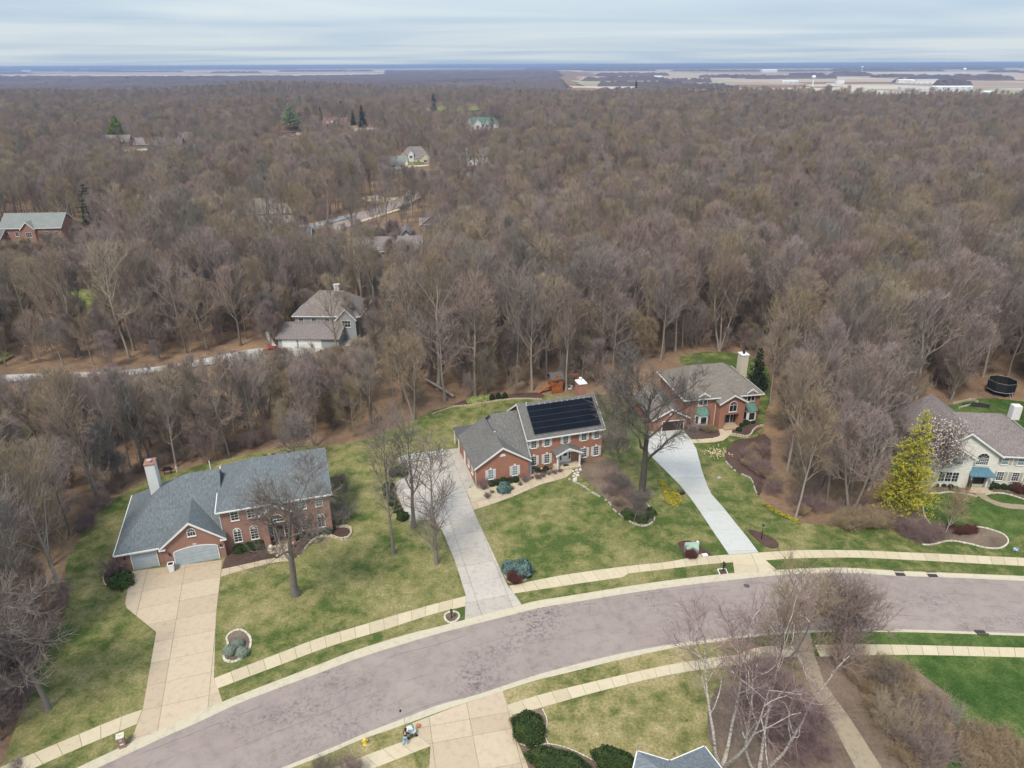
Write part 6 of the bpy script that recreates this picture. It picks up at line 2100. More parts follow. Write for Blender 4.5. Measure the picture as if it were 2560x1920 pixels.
b4_ = bare_tree(313, H=12.0, stem=.2, width=3.0, limbs=8, n2=5, n3=5, n4=4, rise=.7, r0=.14, twig=.013, crook=.12, fork=3, crown_mat='twig', bark_mat='bark_grey')
plant('bare_tree', b4_, (27.48, 54.45), 'upright many stemmed bare tree at the lane mouth', rz=2.3)


def brush_mesh(seed, H=2.2, W=1.6, n=46, mat='twig', twig=.012, dense=1):
    """a thicket of stems from the ground"""
    rng = np.random.default_rng(seed)
    az, rr_ = rng.uniform(0, 2 * PI, n), W * .45 * np.sqrt(rng.uniform(0, 1, n))
    P = np.stack([rr_ * np.cos(az), rr_ * np.sin(az), np.zeros(n) - .1], -1)
    D = np.stack([np.cos(az) * .5 * rr_ / W * 2, np.sin(az) * .5 * rr_ / W * 2, np.ones(n)], -1)
    D += rng.normal(0, .22, D.shape)
    a = lambda x, k: np.full(k, float(x))
    l1 = grow(P, D, H * rng.uniform(.6, 1.05, n), a(twig * 2, n), a(twig, n), 4, .13, .03, rng)
    P2, D2, r2, t2_ = shoots(l1[0], l1[1], l1[2], 8 * dense, .15, 1, .6, rng)
    l2 = grow(P2, D2, H * .34 * rng.uniform(.5, 1.1, len(P2)), a(twig, len(P2)), a(twig * .7, len(P2)), 2, .15, .06, rng)
    P3, D3, r3, t3 = shoots(l2[0], l2[1], l2[2], 5, .15, 1, .6, rng)
    l3 = grow(P3, D3, H * .17 * rng.uniform(.5, 1.1, len(P3)), a(twig * .8, len(P3)), a(twig * .5, len(P3)), 2, .15, .05, rng)
    V, Q = tubes([(l1[0], l1[2]), (l2[0], l2[2]), (l3[0], l3[2])], 3)
    return quad_mesh('bare_shrub', V, Q, M[mat])


def leafy_mesh(seed, rx, ry, rz, n, leaf, mat, lump=.14, base=True):
    """dense shrub: dark lumpy body closely set with small leaves"""
    rng = np.random.default_rng(seed)
    d = norm(rng.normal(0, 1, (n, 3)))
    if base:
        d[:, 2] = np.abs(d[:, 2]) * 1.0 - .25 * (rng.uniform(0, 1, n) < .35)
    ph = rng.uniform(0, 6, 6)
    bump_ = 1 + lump * (np.sin(d[:, 0] * 5 + ph[0]) * np.sin(d[:, 1] * 6 + ph[1]) + .6 * np.sin(d[:, 2] * 9 + ph[2] + d[:, 0] * 7))
    c = d * np.array([rx, ry, rz]) * bump_[:, None] * rng.uniform(.86, 1.04, (n, 1))
    c[:, 2] += rz * .42 if base else 0
    c[:, 2] = np.maximum(c[:, 2], .03)
    u = norm(np.cross(d, rng.normal(0, 1, (n, 3))))
    v = norm(np.cross(d, u) + d * rng.uniform(.2, 1.3, (n, 1)))
    s = leaf * rng.uniform(.6, 1.3, (n, 1))
    V = np.stack([c - u * s * .5, c + u * s * .5, c + u * s * .35 + v * s, c - u * s * .35 + v * s], 1).reshape(-1, 3)
    Q = np.arange(n * 4).reshape(n, 4)
    mb = MB().ball((0, 0, rz * .42 if base else 0), rx * .86, ry * .86, rz * .86, 14, 9)
    Vb = np.array(mb.v)
    Vb[:, 2] = np.maximum(Vb[:, 2], 0) if base else Vb[:, 2]
    quads = [f if len(f) == 4 else (f[0], f[1], f[2], f[2]) for f in mb.f]
    me = bpy.data.meshes.new('foliage')
    me.from_pydata([tuple(p) for p in V] + [tuple(p) for p in Vb], [], [tuple(q) for q in Q] + [tuple(i + len(V) for i in f) for f in mb.f])
    me.materials.append(M[mat])
    me.update()
    return me


def shrub(name, me, loc, label, scale=1.0, rz=None, cat='shrub', group=None, z=0.03):
    o = place(name, me, None, (loc[0], loc[1], z), (0, 0, random.uniform(0, 6) if rz is None else rz), scale)
    return tag(o, label, cat, group)


box_me = leafy_mesh(1, .62, .62, .62, 1500, .085, 'leaf_box', .05)
yew_me = leafy_mesh(2, 1.0, 1.0, .8, 5200, .085, 'leaf_yew', .12)
green_me = leafy_mesh(3, .9, .9, .75, 2200, .11, 'leaf_green', .2)
dome_me = leafy_mesh(4, .62, .62, .60, 1700, .07, 'leaf_dome', .04)
spr_me = leafy_mesh(5, .9, .9, .95, 3200, .14, 'leaf_spruce', .16)
sh_brown = brush_mesh(11, 1.3, 1.2, 40, 'twig_plum', .011)
sh_red = brush_mesh(12, 1.2, 1.6, 60, 'twig_red', .012, 2)
sh_tan = brush_mesh(13, 2.0, 2.2, 56, 'twig_tan', .010, 2)
sh_grey = brush_mesh(14, 3.2, 3.2, 46, 'twig', .010, 2)
sh_plum = brush_mesh(15, 2.6, 3.2, 48, 'twig_plum', .010, 2)

ordw = ['first', 'second', 'third', 'fourth', 'fifth', 'sixth', 'seventh', 'eighth', 'ninth', 'tenth']
for i, p in enumerate([(-2.99, 88.41), (-2.15, 88.65), (-1.30, 89.19), (-0.39, 89.25), (0.47, 89.49)]):
    shrub('boxwood', box_me, p, ['leftmost', 'second from left', 'middle', 'second from right', 'rightmost'][i] + ' of five round boxwoods below the garage gable of the solar panel house', .82 + .05 * (i % 3), group='round boxwoods in the pebble bed')
for p, lb in zip([(3.83, 92.14), (5.05, 92.60), (4.63, 91.74)], ('left', 'right rear', 'front')):
    shrub('boxwood', box_me, p, lb + ' one of three round boxwoods between garage gable and porch', .75, group='round boxwoods in the pebble bed')
shrub('globe_spruce', spr_me, (-1.21, 86.84), 'round blue spruce in the pebble bed below the garage gable', 1.0, cat='shrub')
for i, (p, s) in enumerate(zip([(-4.26, 87.82), (1.96, 89.56), (3.76, 90.22), (4.59, 90.84), (5.45, 91.40), (6.33, 91.70), (7.16, 92.16), (3.00, 91.75), (5.77, 92.91), (-3.53, 85.29), (-0.06, 87.42), (1.13, 88.50), (-2.92, 86.42), (2.89, 90.30)], (1.0, .8, .7, .5, .5, .5, .45, .42, .42, .6, .4, .4, .35, .35))):
    shrub('bare_shrub', sh_brown, p, 'small bare brown shrub in the pebble bed of the solar panel house', s, group='bare brown shrubs in the pebble bed')
shrub('blue_spruce', spr_me, (-0.37, 69.11), 'left and smaller of two blue spruces by the grey driveway', 1.0, group='blue spruces by the driveway')
shrub('blue_spruce', spr_me, (1.23, 68.49), 'right and taller of two blue spruces by the grey driveway', (1.15, 1.15, 1.4), group='blue spruces by the driveway')
shrub('bare_shrub', sh_red, (0.31, 67.42), 'dense reddish brown shrub at the foot of the two blue spruces', .95)
for p, lb in zip([(-29.11, 57.21), (-29.59, 56.24), (-28.17, 55.97)], ('rear', 'left', 'right')):
    o = shrub('dome_shrub', dome_me, p, lb + ' one of three grey green domed shrubs in the kidney shaped bed', 1.05, group='domed shrubs in the kidney bed')
for p, lb, s in zip([(15.65, 80.48), (17.28, 79.55), (18.63, 80.83), (16.21, 79.92)], ('far left', 'front', 'right', 'second from left'), (1.2, 1.15, 1.1, .9)):
    shrub('boxwood', green_me, p, lb + ' green shrub round the little trunk at the tip of the oak bed', s * .8, group='green shrubs at the oak bed tip')
for p, s in zip([(-3.67, 117.34), (-2.48, 117.71), (-1.32, 117.97)], (1, 1.1, 1)):
    shrub('boxwood', box_me, p, 'dark upright boxwood in the back garden bed behind the solar panel house', (.75, .75, 1.3 * s), group='upright boxwoods behind the solar panel house')
for p, s, lb in zip([(-34.42, 73.28), (-33.34, 73.63), (-32.28, 74.12), (-27.22, 75.96), (-25.87, 76.46), (-24.35, 76.96)], (1, 1.1, 1, .9, 1.0, 1.0), ('left window', 'left bay middle', 'left of the entrance', 'right of the entrance', 'right bay middle', 'right corner')):
    shrub('evergreen_shrub', yew_me, p, 'low dark green shrub by the rose brick front, ' + lb, s * .75, group='green shrubs along the rose brick front')
shrub('evergreen_shrub', green_me, (-46.27, 67.05), 'bright green round shrub left of the narrow garage door', 1.35)
shrub('bare_shrub', sh_brown, (-48.13, 69.24), 'brown twiggy shrub at the left corner of the rose brick house', 1.7)
shrub('bare_shrub', sh_grey, (-23.40, 79.35), 'tall twiggy shrub beside the right wall of the rose brick house', .9)
# yews south of the road
shrub('clipped_yew', yew_me, (1.37, 46.37), 'round dark yew with a bright patch beside the southern driveway', (1.45, 1.75, 1.25), rz=.4)
for i in range(1):
    shrub('clipped_yew', yew_me, (3.83, 42.81), 'long clipped dark yew at the bottom edge by the southern driveway', (2.7, 1.25, 1.25), rz=-.35)
shrub('clipped_yew', yew_me, (8.82, 42.91), 'dark clipped yew left of the hipped roof at the bottom edge', (2.0, 1.2, 1.3), rz=-.5)
shrub('bare_shrub', sh_grey, (-14.10, 42.29), 'grey twiggy bush at the bottom edge left of the person', .55)
shrub('bare_shrub', sh_grey, (-16.32, 41.94), 'pale twiggy bush at the bottom edge by the verge', .5)
# house behind the oak
for p, s, lb in zip([(38.70, 106.80), (39.86, 107.48), (40.93, 107.82), (37.84, 104.95)], (.9, .8, .75, .7), ('left', 'middle', 'right', 'front')):
    shrub('evergreen_shrub', box_me, p, lb + ' dark shrub under the right bay window', s * 1.1, group='dark shrubs under the right bay window')
for k, (p, s) in enumerate(zip([(30.31, 105.02), (31.96, 105.34), (32.89, 104.66)], (.7, .6, .6))):
    shrub('bare_shrub', sh_grey, p, ('left', 'middle', 'right')[k] + ' twiggy shrub under the left bay window', s * .6)
for k, (p, s) in enumerate(zip([(37.05, 97.70), (36.69, 92.30), (35.77, 93.96), (39.18, 97.39), (37.38, 90.95)], (.5, .9, .7, .8, .9))):
    shrub('bare_shrub', sh_plum if k % 2 else sh_tan, p, 'leafless shrub in the dark bed right of the pale drive', s * .7, group='leafless shrubs in the dark bed')
for k, (p, s) in enumerate(zip([(16.26, 86.78), (16.44, 84.93), (15.69, 87.63), (14.97, 89.14), (14.84, 83.16), (14.10, 85.97), (18.57, 84.91)], (1, .9, 1.1, 1.2, .7, 1.0, .8))):
    shrub('bare_shrub', sh_plum if k % 2 else sh_grey, p, 'leafless plum brown shrub in the long bed under the great oak', s * .55, group='leafless shrubs under the great oak')
shrub('bare_shrub', sh_red, (22.18, 71.81), 'low red shrub in front of the green utility boxes', .75)
# hedge and shrubs between the two right hand houses
for k, p in enumerate(resample([(43.81, 78.29), (45.50, 78.50), (47.61, 78.54), (48.99, 78.58)], 7)):
    shrub('hedge_shrub', sh_tan, p, 'tan leafless hedge shrub along the wood edge right of the pale drive', random.uniform(.95, 1.15), group='tan leafless hedge')
for k, p in enumerate(resample([(50.41, 79.34), (51.07, 77.43), (51.91, 75.98), (53.13, 75.33), (54.35, 75.58)], 7)):
    shrub('hedge_shrub', sh_plum, p, 'plum red leafless shrub in a row along the white edged bed', random.uniform(.6, .8), group='plum red leafless shrubs')
for k, p in enumerate(resample([(57.34, 76.73), (58.37, 76.33), (60.01, 76.71)], 4)):
    shrub('bare_shrub', sh_red, p, 'low dark red shrub right of the sapling', random.uniform(.6, .8), group='low dark red shrubs')
for k, p in enumerate([(61.40, 87.77), (62.36, 87.60), (63.22, 87.43), (69.76, 87.16), (70.68, 86.96), (71.57, 86.73)]):
    shrub('boxwood', box_me, p, 'small round boxwood along the front of the white house', .62 if k < 3 else .8, group='small boxwoods along the white front')
shrub('bare_shrub', sh_red, (72.28, 86.09), 'dark red shrub at the right end of the white house front', 1.0)
shrub('evergreen_shrub', green_me, (63.37, 86.48), 'loose pale green shrub in the bed left of the white house path', .6)
# brush by the lane, bottom right
for k, p in enumerate([(33.98, 53.92), (34.28, 52.29), (34.82, 50.72), (36.41, 51.49), (36.30, 49.22), (38.03, 50.25), (37.01, 47.77), (38.80, 48.48), (40.15, 49.20), (34.91, 46.40), (36.53, 45.72), (38.39, 46.38), (39.73, 47.34), (34.39, 48.50), (34.41, 43.78), (36.31, 43.77), (37.08, 53.40), (38.58, 52.58)]):
    shrub('bare_shrub', sh_tan if k % 3 else sh_grey, p, 'tall leafless brown brush between the gravel lane and the lush lawn', random.uniform(.7, 1.0), group='leafless brush right of the lane')
for k, p in enumerate([(40.37, 44.39), (42.12, 45.42), (42.62, 44.38), (43.91, 44.63), (44.38, 43.61), (39.90, 42.64), (41.94, 42.38), (43.76, 42.13)]):
    shrub('bare_shrub', sh_tan, p, 'pale tan leafless bush in the bottom right corner of the lush lawn', random.uniform(.6, .85), group='tan bushes bottom right')
for k, p in enumerate([(23.72, 52.35), (25.11, 53.14), (26.24, 52.33), (26.57, 50.77), (27.12, 49.27), (25.17, 47.84), (25.62, 46.45), (26.28, 45.11), (27.98, 47.12), (23.30, 45.78), (27.14, 43.82), (24.98, 43.45), (23.02, 49.29), (23.75, 47.84)]):
    shrub('bare_shrub', sh_plum, p, 'low plum brown brush on the leafy ground left of the gravel lane', random.uniform(.45, .8), group='plum brush left of the lane')
# thickets along the wood edge
for k, p in enumerate(resample([(-46.56, 46.95), (-47.27, 49.96), (-48.25, 52.74), (-49.86, 56.97), (-50.24, 61.09), (-51.79, 64.78)], 13)):
    shrub('wood_edge_shrub', sh_plum, (p[0] - random.uniform(.5, 2.5), p[1]), 'plum brown brush along the left wood edge', random.uniform(.5, .85), group='brush along the left wood edge')
for k, p in enumerate(resample([(-56.06, 75.44), (-57.30, 81.67), (-57.38, 87.47), (-55.52, 90.60), (-48.72, 95.95), (-43.23, 98.80), (-37.47, 101.79)], 16)):
    shrub('wood_edge_shrub', sh_grey if k % 2 else sh_plum, (p[0] - .5, p[1] + random.uniform(1, 3)), 'brown brush along the wood edge behind the rose brick house', random.uniform(.4, .7), group='brush behind the rose brick house')
for k, p in enumerate(resample([(35.72, 96.65), (35.80, 83.77), (37.83, 80.40), (40.72, 78.99), (46.44, 80.02)], 14)):
    shrub('wood_edge_shrub', sh_plum if k % 3 else sh_tan, (p[0] + random.uniform(.5, 3), p[1] + random.uniform(1, 4)), 'plum brown brush along the wood edge right of the dark bed', random.uniform(.5, .85), group='brush right of the dark bed')

# undergrowth of the nearby wood: one mass of thickets
under_pts = []
while len(under_pts) < 1700:
    x, y = rg.uniform(-150, 170), rg.uniform(40, 235)
    if abs(x) > y * .8 + 20 or (y < 82 and -38 < x < 16) or (y < 77 and x > -40) or blocked(x, y):
        continue
    if any(y < q[1] + 1 and abs(x / y - q[0] / q[1]) * y < 9 and y > q[1] - 22 for q in (dt[::4] + [(-46.58, 143.14), (-40.89, 144.45)])) or (x - 90) ** 2 + (y - 117) ** 2 < 60:
        continue
    under_pts.append((x, y, random.uniform(.5, 1.5)))
saplings = [forest_tree(200 + k, H=7.5, w=1.7, stem=.1, limbs=9, n2=6, n3=5, n4=4, r0=.06, twig=.010, open_=.7, low=.46, fork=1 + k % 2) for k in range(4)]
sap_objs = [plant('young_tree', saplings[k], (-60 + 22 * k + 5 * (k % 2), 122 + 3 * k), ['first', 'second', 'third', 'last'][k] + ' from the left of four thin young trees in the undergrowth behind the gardens', 'tree', 'young trees in the undergrowth') for k in range(4)]
instanced_wood('undergrowth', under_pts, [[kids(o, 'trunk') for o in sap_objs], [kids(o, 'crown') for o in sap_objs]], [random.randrange(4) for _ in under_pts])


def ground_leaves(poly, n, mat, size, h, label_name='groundcover'):
    rr_ = np.random.default_rng(len(poly) * 7)
    x0, x1, y0, y1 = min(p[0] for p in poly), max(p[0] for p in poly), min(p[1] for p in poly), max(p[1] for p in poly)
    c_ = []
    while len(c_) < n:
        p = (rr_.uniform(x0, x1), rr_.uniform(y0, y1))
        if inside(p, poly):
            c_.append((p[0], p[1], rr_.uniform(.05, h)))
    c_ = np.array(c_)
    u_ = norm(rr_.normal(0, 1, (n, 3))) * size * rr_.uniform(.5, 1.2, (n, 1))
    v_ = norm(np.cross(u_, rr_.normal(0, 1, (n, 3)))) * size * .8
    o_ = place(label_name, quad_mesh(label_name, np.stack([c_ - u_, c_ - v_, c_ + u_, c_ + v_], 1).reshape(-1, 3), np.arange(n * 4).reshape(n, 4), M[mat]))
    return tag(o_, kind='stuff')


M['leaf_yellow'] = leaf_mat('yellow_groundcover_leaves', (.16, .17, .025), (.50, .40, .05))
M['leaf_lime'] = leaf_mat('lime_groundcover_leaves', (.16, .22, .05), (.50, .50, .20))
ground_leaves([(21.28, 89.74), (21.60, 87.79), (21.50, 85.50), (21.48, 83.69), (22.07, 82.81), (22.97, 82.90), (23.73, 84.07), (23.80, 85.69), (23.36, 86.83), (22.47, 86.94), (22.20, 89.08)], 1500, 'leaf_yellow', .12, .3)
ground_leaves([(-8.42, 116.81), (-7.74, 118.15), (-6.12, 119.03), (-4.11, 119.17), (-3.82, 117.72), (-4.70, 116.47), (-6.63, 115.66), (-7.93, 115.48)], 1500, 'leaf_lime', .13, .35)
ground_leaves([(35.04, 83.69), (36.08, 81.83), (38.52, 79.21), (38.22, 78.40), (35.83, 81.08), (34.71, 83.00)], 700, 'leaf_yellow', .12, .25)


def conifer(seed, H, W, mat, tiers=16, per=9, tuft=.30, droop=-.08, first=.14, sparse=1.0, bark='bark_grey'):
    rng = np.random.default_rng(seed)
    V, F_ = [], []
    limb_p, limb_r = [], []
    for k in range(tiers):
        f = k / (tiers - 1)
        z = H * (first + (1 - first) * f)
        R_ = W * (1 - f) ** .75 * rng.uniform(.7, 1.1) + .15
        n = max(4, int(per * (1 - .4 * f)))
        for i in range(n):
            if rng.uniform() > sparse:
                continue
            a = 2 * PI * (i + rng.uniform(-.35, .35)) / n + k * .7
            L = R_ * rng.uniform(.65, 1.1)
            tip = np.array([math.cos(a) * L, math.sin(a) * L, z + L * (droop + rng.uniform(-.06, .14))])
            base = np.array([0, 0, z - .1])
            limb_p.append([base, (base + tip) / 2 + [0, 0, .05 * L], tip])
            m = max(4, int(L / tuft * 3.2))
            for j in range(m):
                q = base + (tip - base) * (.25 + .78 * (j + rng.uniform()) / m)
                q = q + rng.normal(0, .20 + .06 * L, 3) * np.array([1, 1, .35])
                d = norm((tip - base) * .6 + rng.normal(0, .55, 3) * L + np.array([0, 0, .35 * L]))
                s = norm(np.cross(d, rng.normal(0, 1, 3)))
                up = np.cross(d, s)
                t_ = tuft * rng.uniform(.7, 1.3)
                o = len(V)
                V += [q - s * t_ * .32, q + s * t_ * .32, q + d * t_ * 1.5 + up * .02, q - up * t_ * .32, q + up * t_ * .32]
                F_ += [(o, o + 1, o + 2), (o + 3, o + 4, o + 2), (o + 1, o + 3, o + 2)]
    lp = np.array(limb_p)
    lr = np.full((len(lp), 3), .03) * np.array([1.6, 1, .4])
    Va, Qa = tubes([(lp, lr)], 4)
    tp = np.array([[[0, 0, -.2], [0, 0, H * .5], [0, 0, H * .98]]])
    Vt, Qt = tubes([(tp, np.array([[H * .016 + .08, H * .010 + .03, .02]]))], 7)
    trunk = quad_mesh('trunk', np.concatenate([Vt, Va]), np.concatenate([Qt, Qa + len(Vt)]), M[bark], True)
    crown = bpy.data.meshes.new('crown')
    crown.from_pydata([tuple(p) for p in V], [], F_)
    crown.materials.append(M[mat])
    crown.update()
    return trunk, crown


pine = conifer(21, 15.5, 3.9, 'leaf_pine', 24, 11, .24, .04, .10, .85)
plant('pine_tree', pine, (52.79, 80.86), 'tall yellow green pine left of the white house', rz=.5)
ever = conifer(22, 9.5, 2.6, 'leaf_conifer', 18, 10, .36, -.12, .05)
plant('evergreen_tree', ever, (45.98, 121.84), 'dark evergreen behind the tan chimney', rz=1, scale=.85)
dpine = conifer(23, 16.5, 4.6, 'leaf_conifer', 14, 8, .5, -.05, .2, .9)
plant('pine_tree', dpine, (-149.39, 254.86), 'dark leaning pine right of the sage roofed house', rz=0)
yg = conifer(24, 15, 8.0, 'leaf_mid', 14, 12, .8, .0, .12)
plant('evergreen_tree', yg, (-318.42, 608.00), 'broad yellow green evergreen in the far left wood', rz=0, scale=1.25)
pg = conifer(25, 24, 10.0, 'leaf_pale', 14, 12, .9, .05, .25)
plant('evergreen_tree', pg, (-188.69, 646.57), 'pale grey green tree crown among the far roofs', rz=0)
for p, s, lb in (((-153.55, 737.93), 1.25, 'slender dark spruce, left of the pair behind the long pale roof'), ((-133.11, 677.77), 1.5, 'slender dark spruce, right and taller of the pair behind the long pale roof'), ((-96.91, 957.43), 1.7, 'dark spruce by the far bright meadow'), ((-190.64, 760.00), 1.2, 'dark spruce above the dormered red roof'),
                 ((-179.60, 806.14), 1.5, 'dark spruce between the dormered roof and the slender pair'), ((-347.10, 1090.72), 1.6, 'lone far dark spruce above the left wood'), ((-306.86, 535.28), 1.0, 'small yellow green conifer in the far left wood'), ((267.40, 1639.82), 1.6, 'small dark conifer on the wood top right of centre'), ((14.22, 1162.94), 1.7, 'dark conifer on the wood top near the centre')):
    plant('spruce_tree', ever if 'yellow' not in lb else yg, p, lb, rz=0, scale=(s * 1.1, s * 1.1, s * 1.3))
# magnolia in blossom by the white house
mag = bare_tree(330, H=8.6, stem=.22, width=3.3, limbs=12, n2=6, n3=5, n4=3, rise=.45, r0=.13, twig=.013, crook=.12, fork=3, crown_mat='twig_grey', bark_mat='dead_bark')
mg = plant('magnolia_tree', mag, (60.36, 87.46), 'small tree in pale pink blossom in front of the white house', rz=.5)
cv = np.array([v.co[:] for v in mag[1].vertices])
rr = np.random.default_rng(3)
pick = cv[rr.integers(0, len(cv), 5200)]
pick = pick[pick[:, 2] > 3.0]
n = len(pick)
u = norm(rr.normal(0, 1, (n, 3)))
v = norm(np.cross(u, rr.normal(0, 1, (n, 3))))
s = rr.uniform(.06, .12, (n, 1))
place('blossom', quad_mesh('blossom', np.stack([pick - u * s, pick - v * s, pick + u * s, pick + v * s], 1).reshape(-1, 3), np.arange(n * 4).reshape(n, 4), M['petal']), mg)
# bleached trunks
d = empty('dead_tree', (*(51.25, 86.98), 0), 0, 'pale leaning dead trunk in the wood left of the yellow pine', 'tree')
MB().path([(0, 0, -.2), (.5, .2, 2.6), (.9, .3, 5.2), (1.15, .4, 7.8)], .24, 8).build('trunk', M['dead_bark'], d, uv=False)
MB().bar((1.1, .4, 7.6), (.6, .5, 8.9), .1, .04, 5).bar((.9, .3, 5.2), (1.7, .5, 6.0), .08, .03, 5).build('limb', M['dead_bark'], d, uv=False)
d = empty('fallen_tree', (*(-17.57, 124.49), terrain(*(-17.57, 124.49))), 0, 'dark fallen trunk on the slope behind the back garden wall', 'tree')
p1 = (-10.65, 117.95)
MB().bar((0, 0, 1.6), (p1[0] - (-17.57, 124.49)[0], p1[1] - (-17.57, 124.49)[1], .2), .2, .28, 8).build('trunk', M['bark'], d, uv=False)
d = empty('fallen_tree', (*(-14.89, 139.34), 1.0), 0, 'pale bleached trunk leaning in the wood above the back garden', 'tree')
MB().bar((0, 0, 4.4), (2.6, -3.0, -.6), .2, .34, 8).build('trunk', M['dead_bark'], d, uv=False)

# ------------------------------------------------------------------ things in the gardens and along the street
# brick pillar mailbox
o = empty('mailbox_pillar', (*(-35.27, 45.15), 0), .45, 'brick mailbox pillar on the verge left of the tan driveway', 'mailbox')
MB().box(-.28, .28, -.28, .28, -.1, 1.25).build('pillar', M['brick_rose'], o)
MB().box(-.33, .33, -.33, .33, 1.25, 1.33).build('cap', M['stone'], o, uv=False)
MB().box(-.12, .12, -.31, -.281, .85, 1.1).build('mailbox_door', M['steel'], o, uv=False)
MB().box(-.15, .15, -.29, -.281, .45, .6).build('number_plate', M['white'], o, uv=False)


def post_box(loc, rz, label, post='black', body='black'):
    o = empty('mailbox', (*loc, 0), rz, label, 'mailbox', 'post mailboxes by the road')
    MB().box(-.05, .05, -.05, .05, -.1, 1.05).box(-.05, .05, -.38, .12, .93, 1.02).bar((0, 0, .55), (0, -.32, .95), .03, n=4).build('post', M[post], o, uv=False)
    pr = [(-.11, 1.03), (.11, 1.03), (.11, 1.17)] + [(.11 * math.cos(PI * i / 6), 1.17 + .11 * math.sin(PI * i / 6)) for i in range(1, 6)] + [(-.11, 1.17)]
    b = MB().prism_y(pr, -.42, .12).build('box', M[body], o, uv=False)
    MB().box(.112, .13, -.2, -.06, 1.1, 1.3).build('flag', M['red_paint'], b, uv=False)
    return o


post_box((-6.82, 61.18), .2, 'dark green mailbox on a post in the stone ring by the grey driveway', 'black', 'leaf_conifer')
post_box((25.44, 69.15), .05, 'black mailbox on a post in the white edged plot by the pale drive')
# hydrant
o = empty('fire_hydrant', (*(-13.41, 45.21), 0), .4, 'yellow fire hydrant on the verge left of the person', 'fire hydrant')
MB().bar((0, 0, 0), (0, 0, .06), .2, .2, 12).bar((0, 0, .06), (0, 0, .62), .13, .12, 12).build('barrel', M['hydrant_yellow'], o, uv=False)
MB().bar((0, 0, .62), (0, 0, .68), .17, .17, 12).ball((0, 0, .70), .15, .15, .13, 12, 7).bar((0, 0, .8), (0, 0, .9), .04, .04, 5).build('bonnet', M['hydrant_yellow'], o, uv=False)
for a in (0, PI / 2, PI):
    MB().bar((0, 0, .47), (.22 * math.cos(a), .22 * math.sin(a), .47), .075, .075, 8).bar((.22 * math.cos(a), .22 * math.sin(a), .47), (.25 * math.cos(a), .25 * math.sin(a), .47), .09, .09, 6).build('outlet', M['hydrant_yellow'], o, uv=False)
# hooked pole
o = empty('garden_hook', (*(-10.09, 47.19), 0), 0, 'thin grey hooked pole at the kerb above the person', 'pole')
MB().path([(0, 0, -.1), (0, 0, 1.9), (-.03, 0, 2.2), (-.14, 0, 2.32), (-.26, 0, 2.25), (-.3, 0, 2.1)], .028, 6).build('pole', M['steel'], o, uv=False)
MB().ball((-.3, 0, 1.92), .1, .1, .16, 8, 6).build('lantern', M['black'], o, uv=False)
tag(MB().ball((0, 0, .18), .22, .20, .18, 12, 8).bar((0, 0, .34), (.03, 0, .42), .03, .02, 5).build('pumpkin', M['pumpkin'], None, (*(-8.82, 47.03), .03), uv=False, smooth=True), 'mottled orange pumpkin on the edge of the southern driveway', 'pumpkin')


def skin_body(name, joints, bones, mat, parent, sub=2, root=0):
    me = bpy.data.meshes.new(name)
    me.from_pydata([j[0] for j in joints], bones, [])
    o = place(name, me, parent)
    lay = me.skin_vertices[0] if len(me.skin_vertices) else None
    md = o.modifiers.new('skin', 'SKIN')
    md.use_smooth_shade = True
    lay = me.skin_vertices[0]
    for i, j in enumerate(joints):
        r = j[1]
        lay.data[i].radius = r if isinstance(r, tuple) else (r, r)
        lay.data[i].use_root = i == root
    sb_ = o.modifiers.new('smooth', 'SUBSURF')
    sb_.levels = sb_.render_levels = sub
    me.materials.append(M[mat])
    return o


# person on the southern sidewalk, leaning a little towards the pushchair
pp = empty('person', (*(-9.74, 45.17), .035), -.35, 'person in pale jeans and a dark top leaning over a pushchair on the southern sidewalk', 'person')
J = [((0, 0, .95), (.14, .11)), ((0, .03, 1.12), (.12, .09)), ((0, .10, 1.32), (.16, .10)), ((0, .15, 1.44), (.07, .06)), ((0, .21, 1.54), .055), ((0, .25, 1.63), (.085, .10)), ((0, .26, 1.72), (.07, .08)),
     ((.18, .13, 1.40), .055), ((.25, .26, 1.16), .042), ((.20, .47, 1.02), .032), ((.19, .53, 1.0), (.035, .02)),
     ((-.18, .13, 1.40), .055), ((-.25, .26, 1.16), .042), ((-.20, .47, 1.02), .032), ((-.19, .53, 1.0), (.035, .02)),
     ((.10, 0, .88), .085), ((.13, .10, .48), .055), ((.14, .02, .09), .038), ((.15, .14, .03), .032),
     ((-.10, -.01, .88), .085), ((-.14, -.06, .48), .055), ((-.16, -.25, .12), .038), ((-.16, -.14, .03), .032)]
B_ = [(0, 1), (1, 2), (2, 3), (3, 4), (4, 5), (5, 6), (2, 7), (7, 8), (8, 9), (9, 10), (2, 11), (11, 12), (12, 13), (13, 14), (0, 15), (15, 16), (16, 17), (17, 18), (0, 19), (19, 20), (20, 21), (21, 22)]
nJ = len(J)
for sx, wrist in ((1, 10), (-1, 14)):
    wx, wy, wz = J[wrist][0]
    for k, (off, ln) in enumerate(((-.030, .070), (-.010, .078), (.010, .072), (.030, .058))):
        i0 = len(J)
        J += [((wx + off, wy + .035, wz + .008), .010), ((wx + off, wy + .035 + ln * .6, wz), .009), ((wx + off, wy + .03 + ln * .75, wz - .035), .008)]
        B_ += [(wrist, i0), (i0, i0 + 1), (i0 + 1, i0 + 2)]
    i0 = len(J)
    J += [((wx - sx * .038, wy + .005, wz - .005), .011), ((wx - sx * .05, wy + .045, wz - .02), .009)]
    B_ += [(wrist - 1, i0), (i0, i0 + 1)]
skin_body('body', J, B_, 'skin', pp)
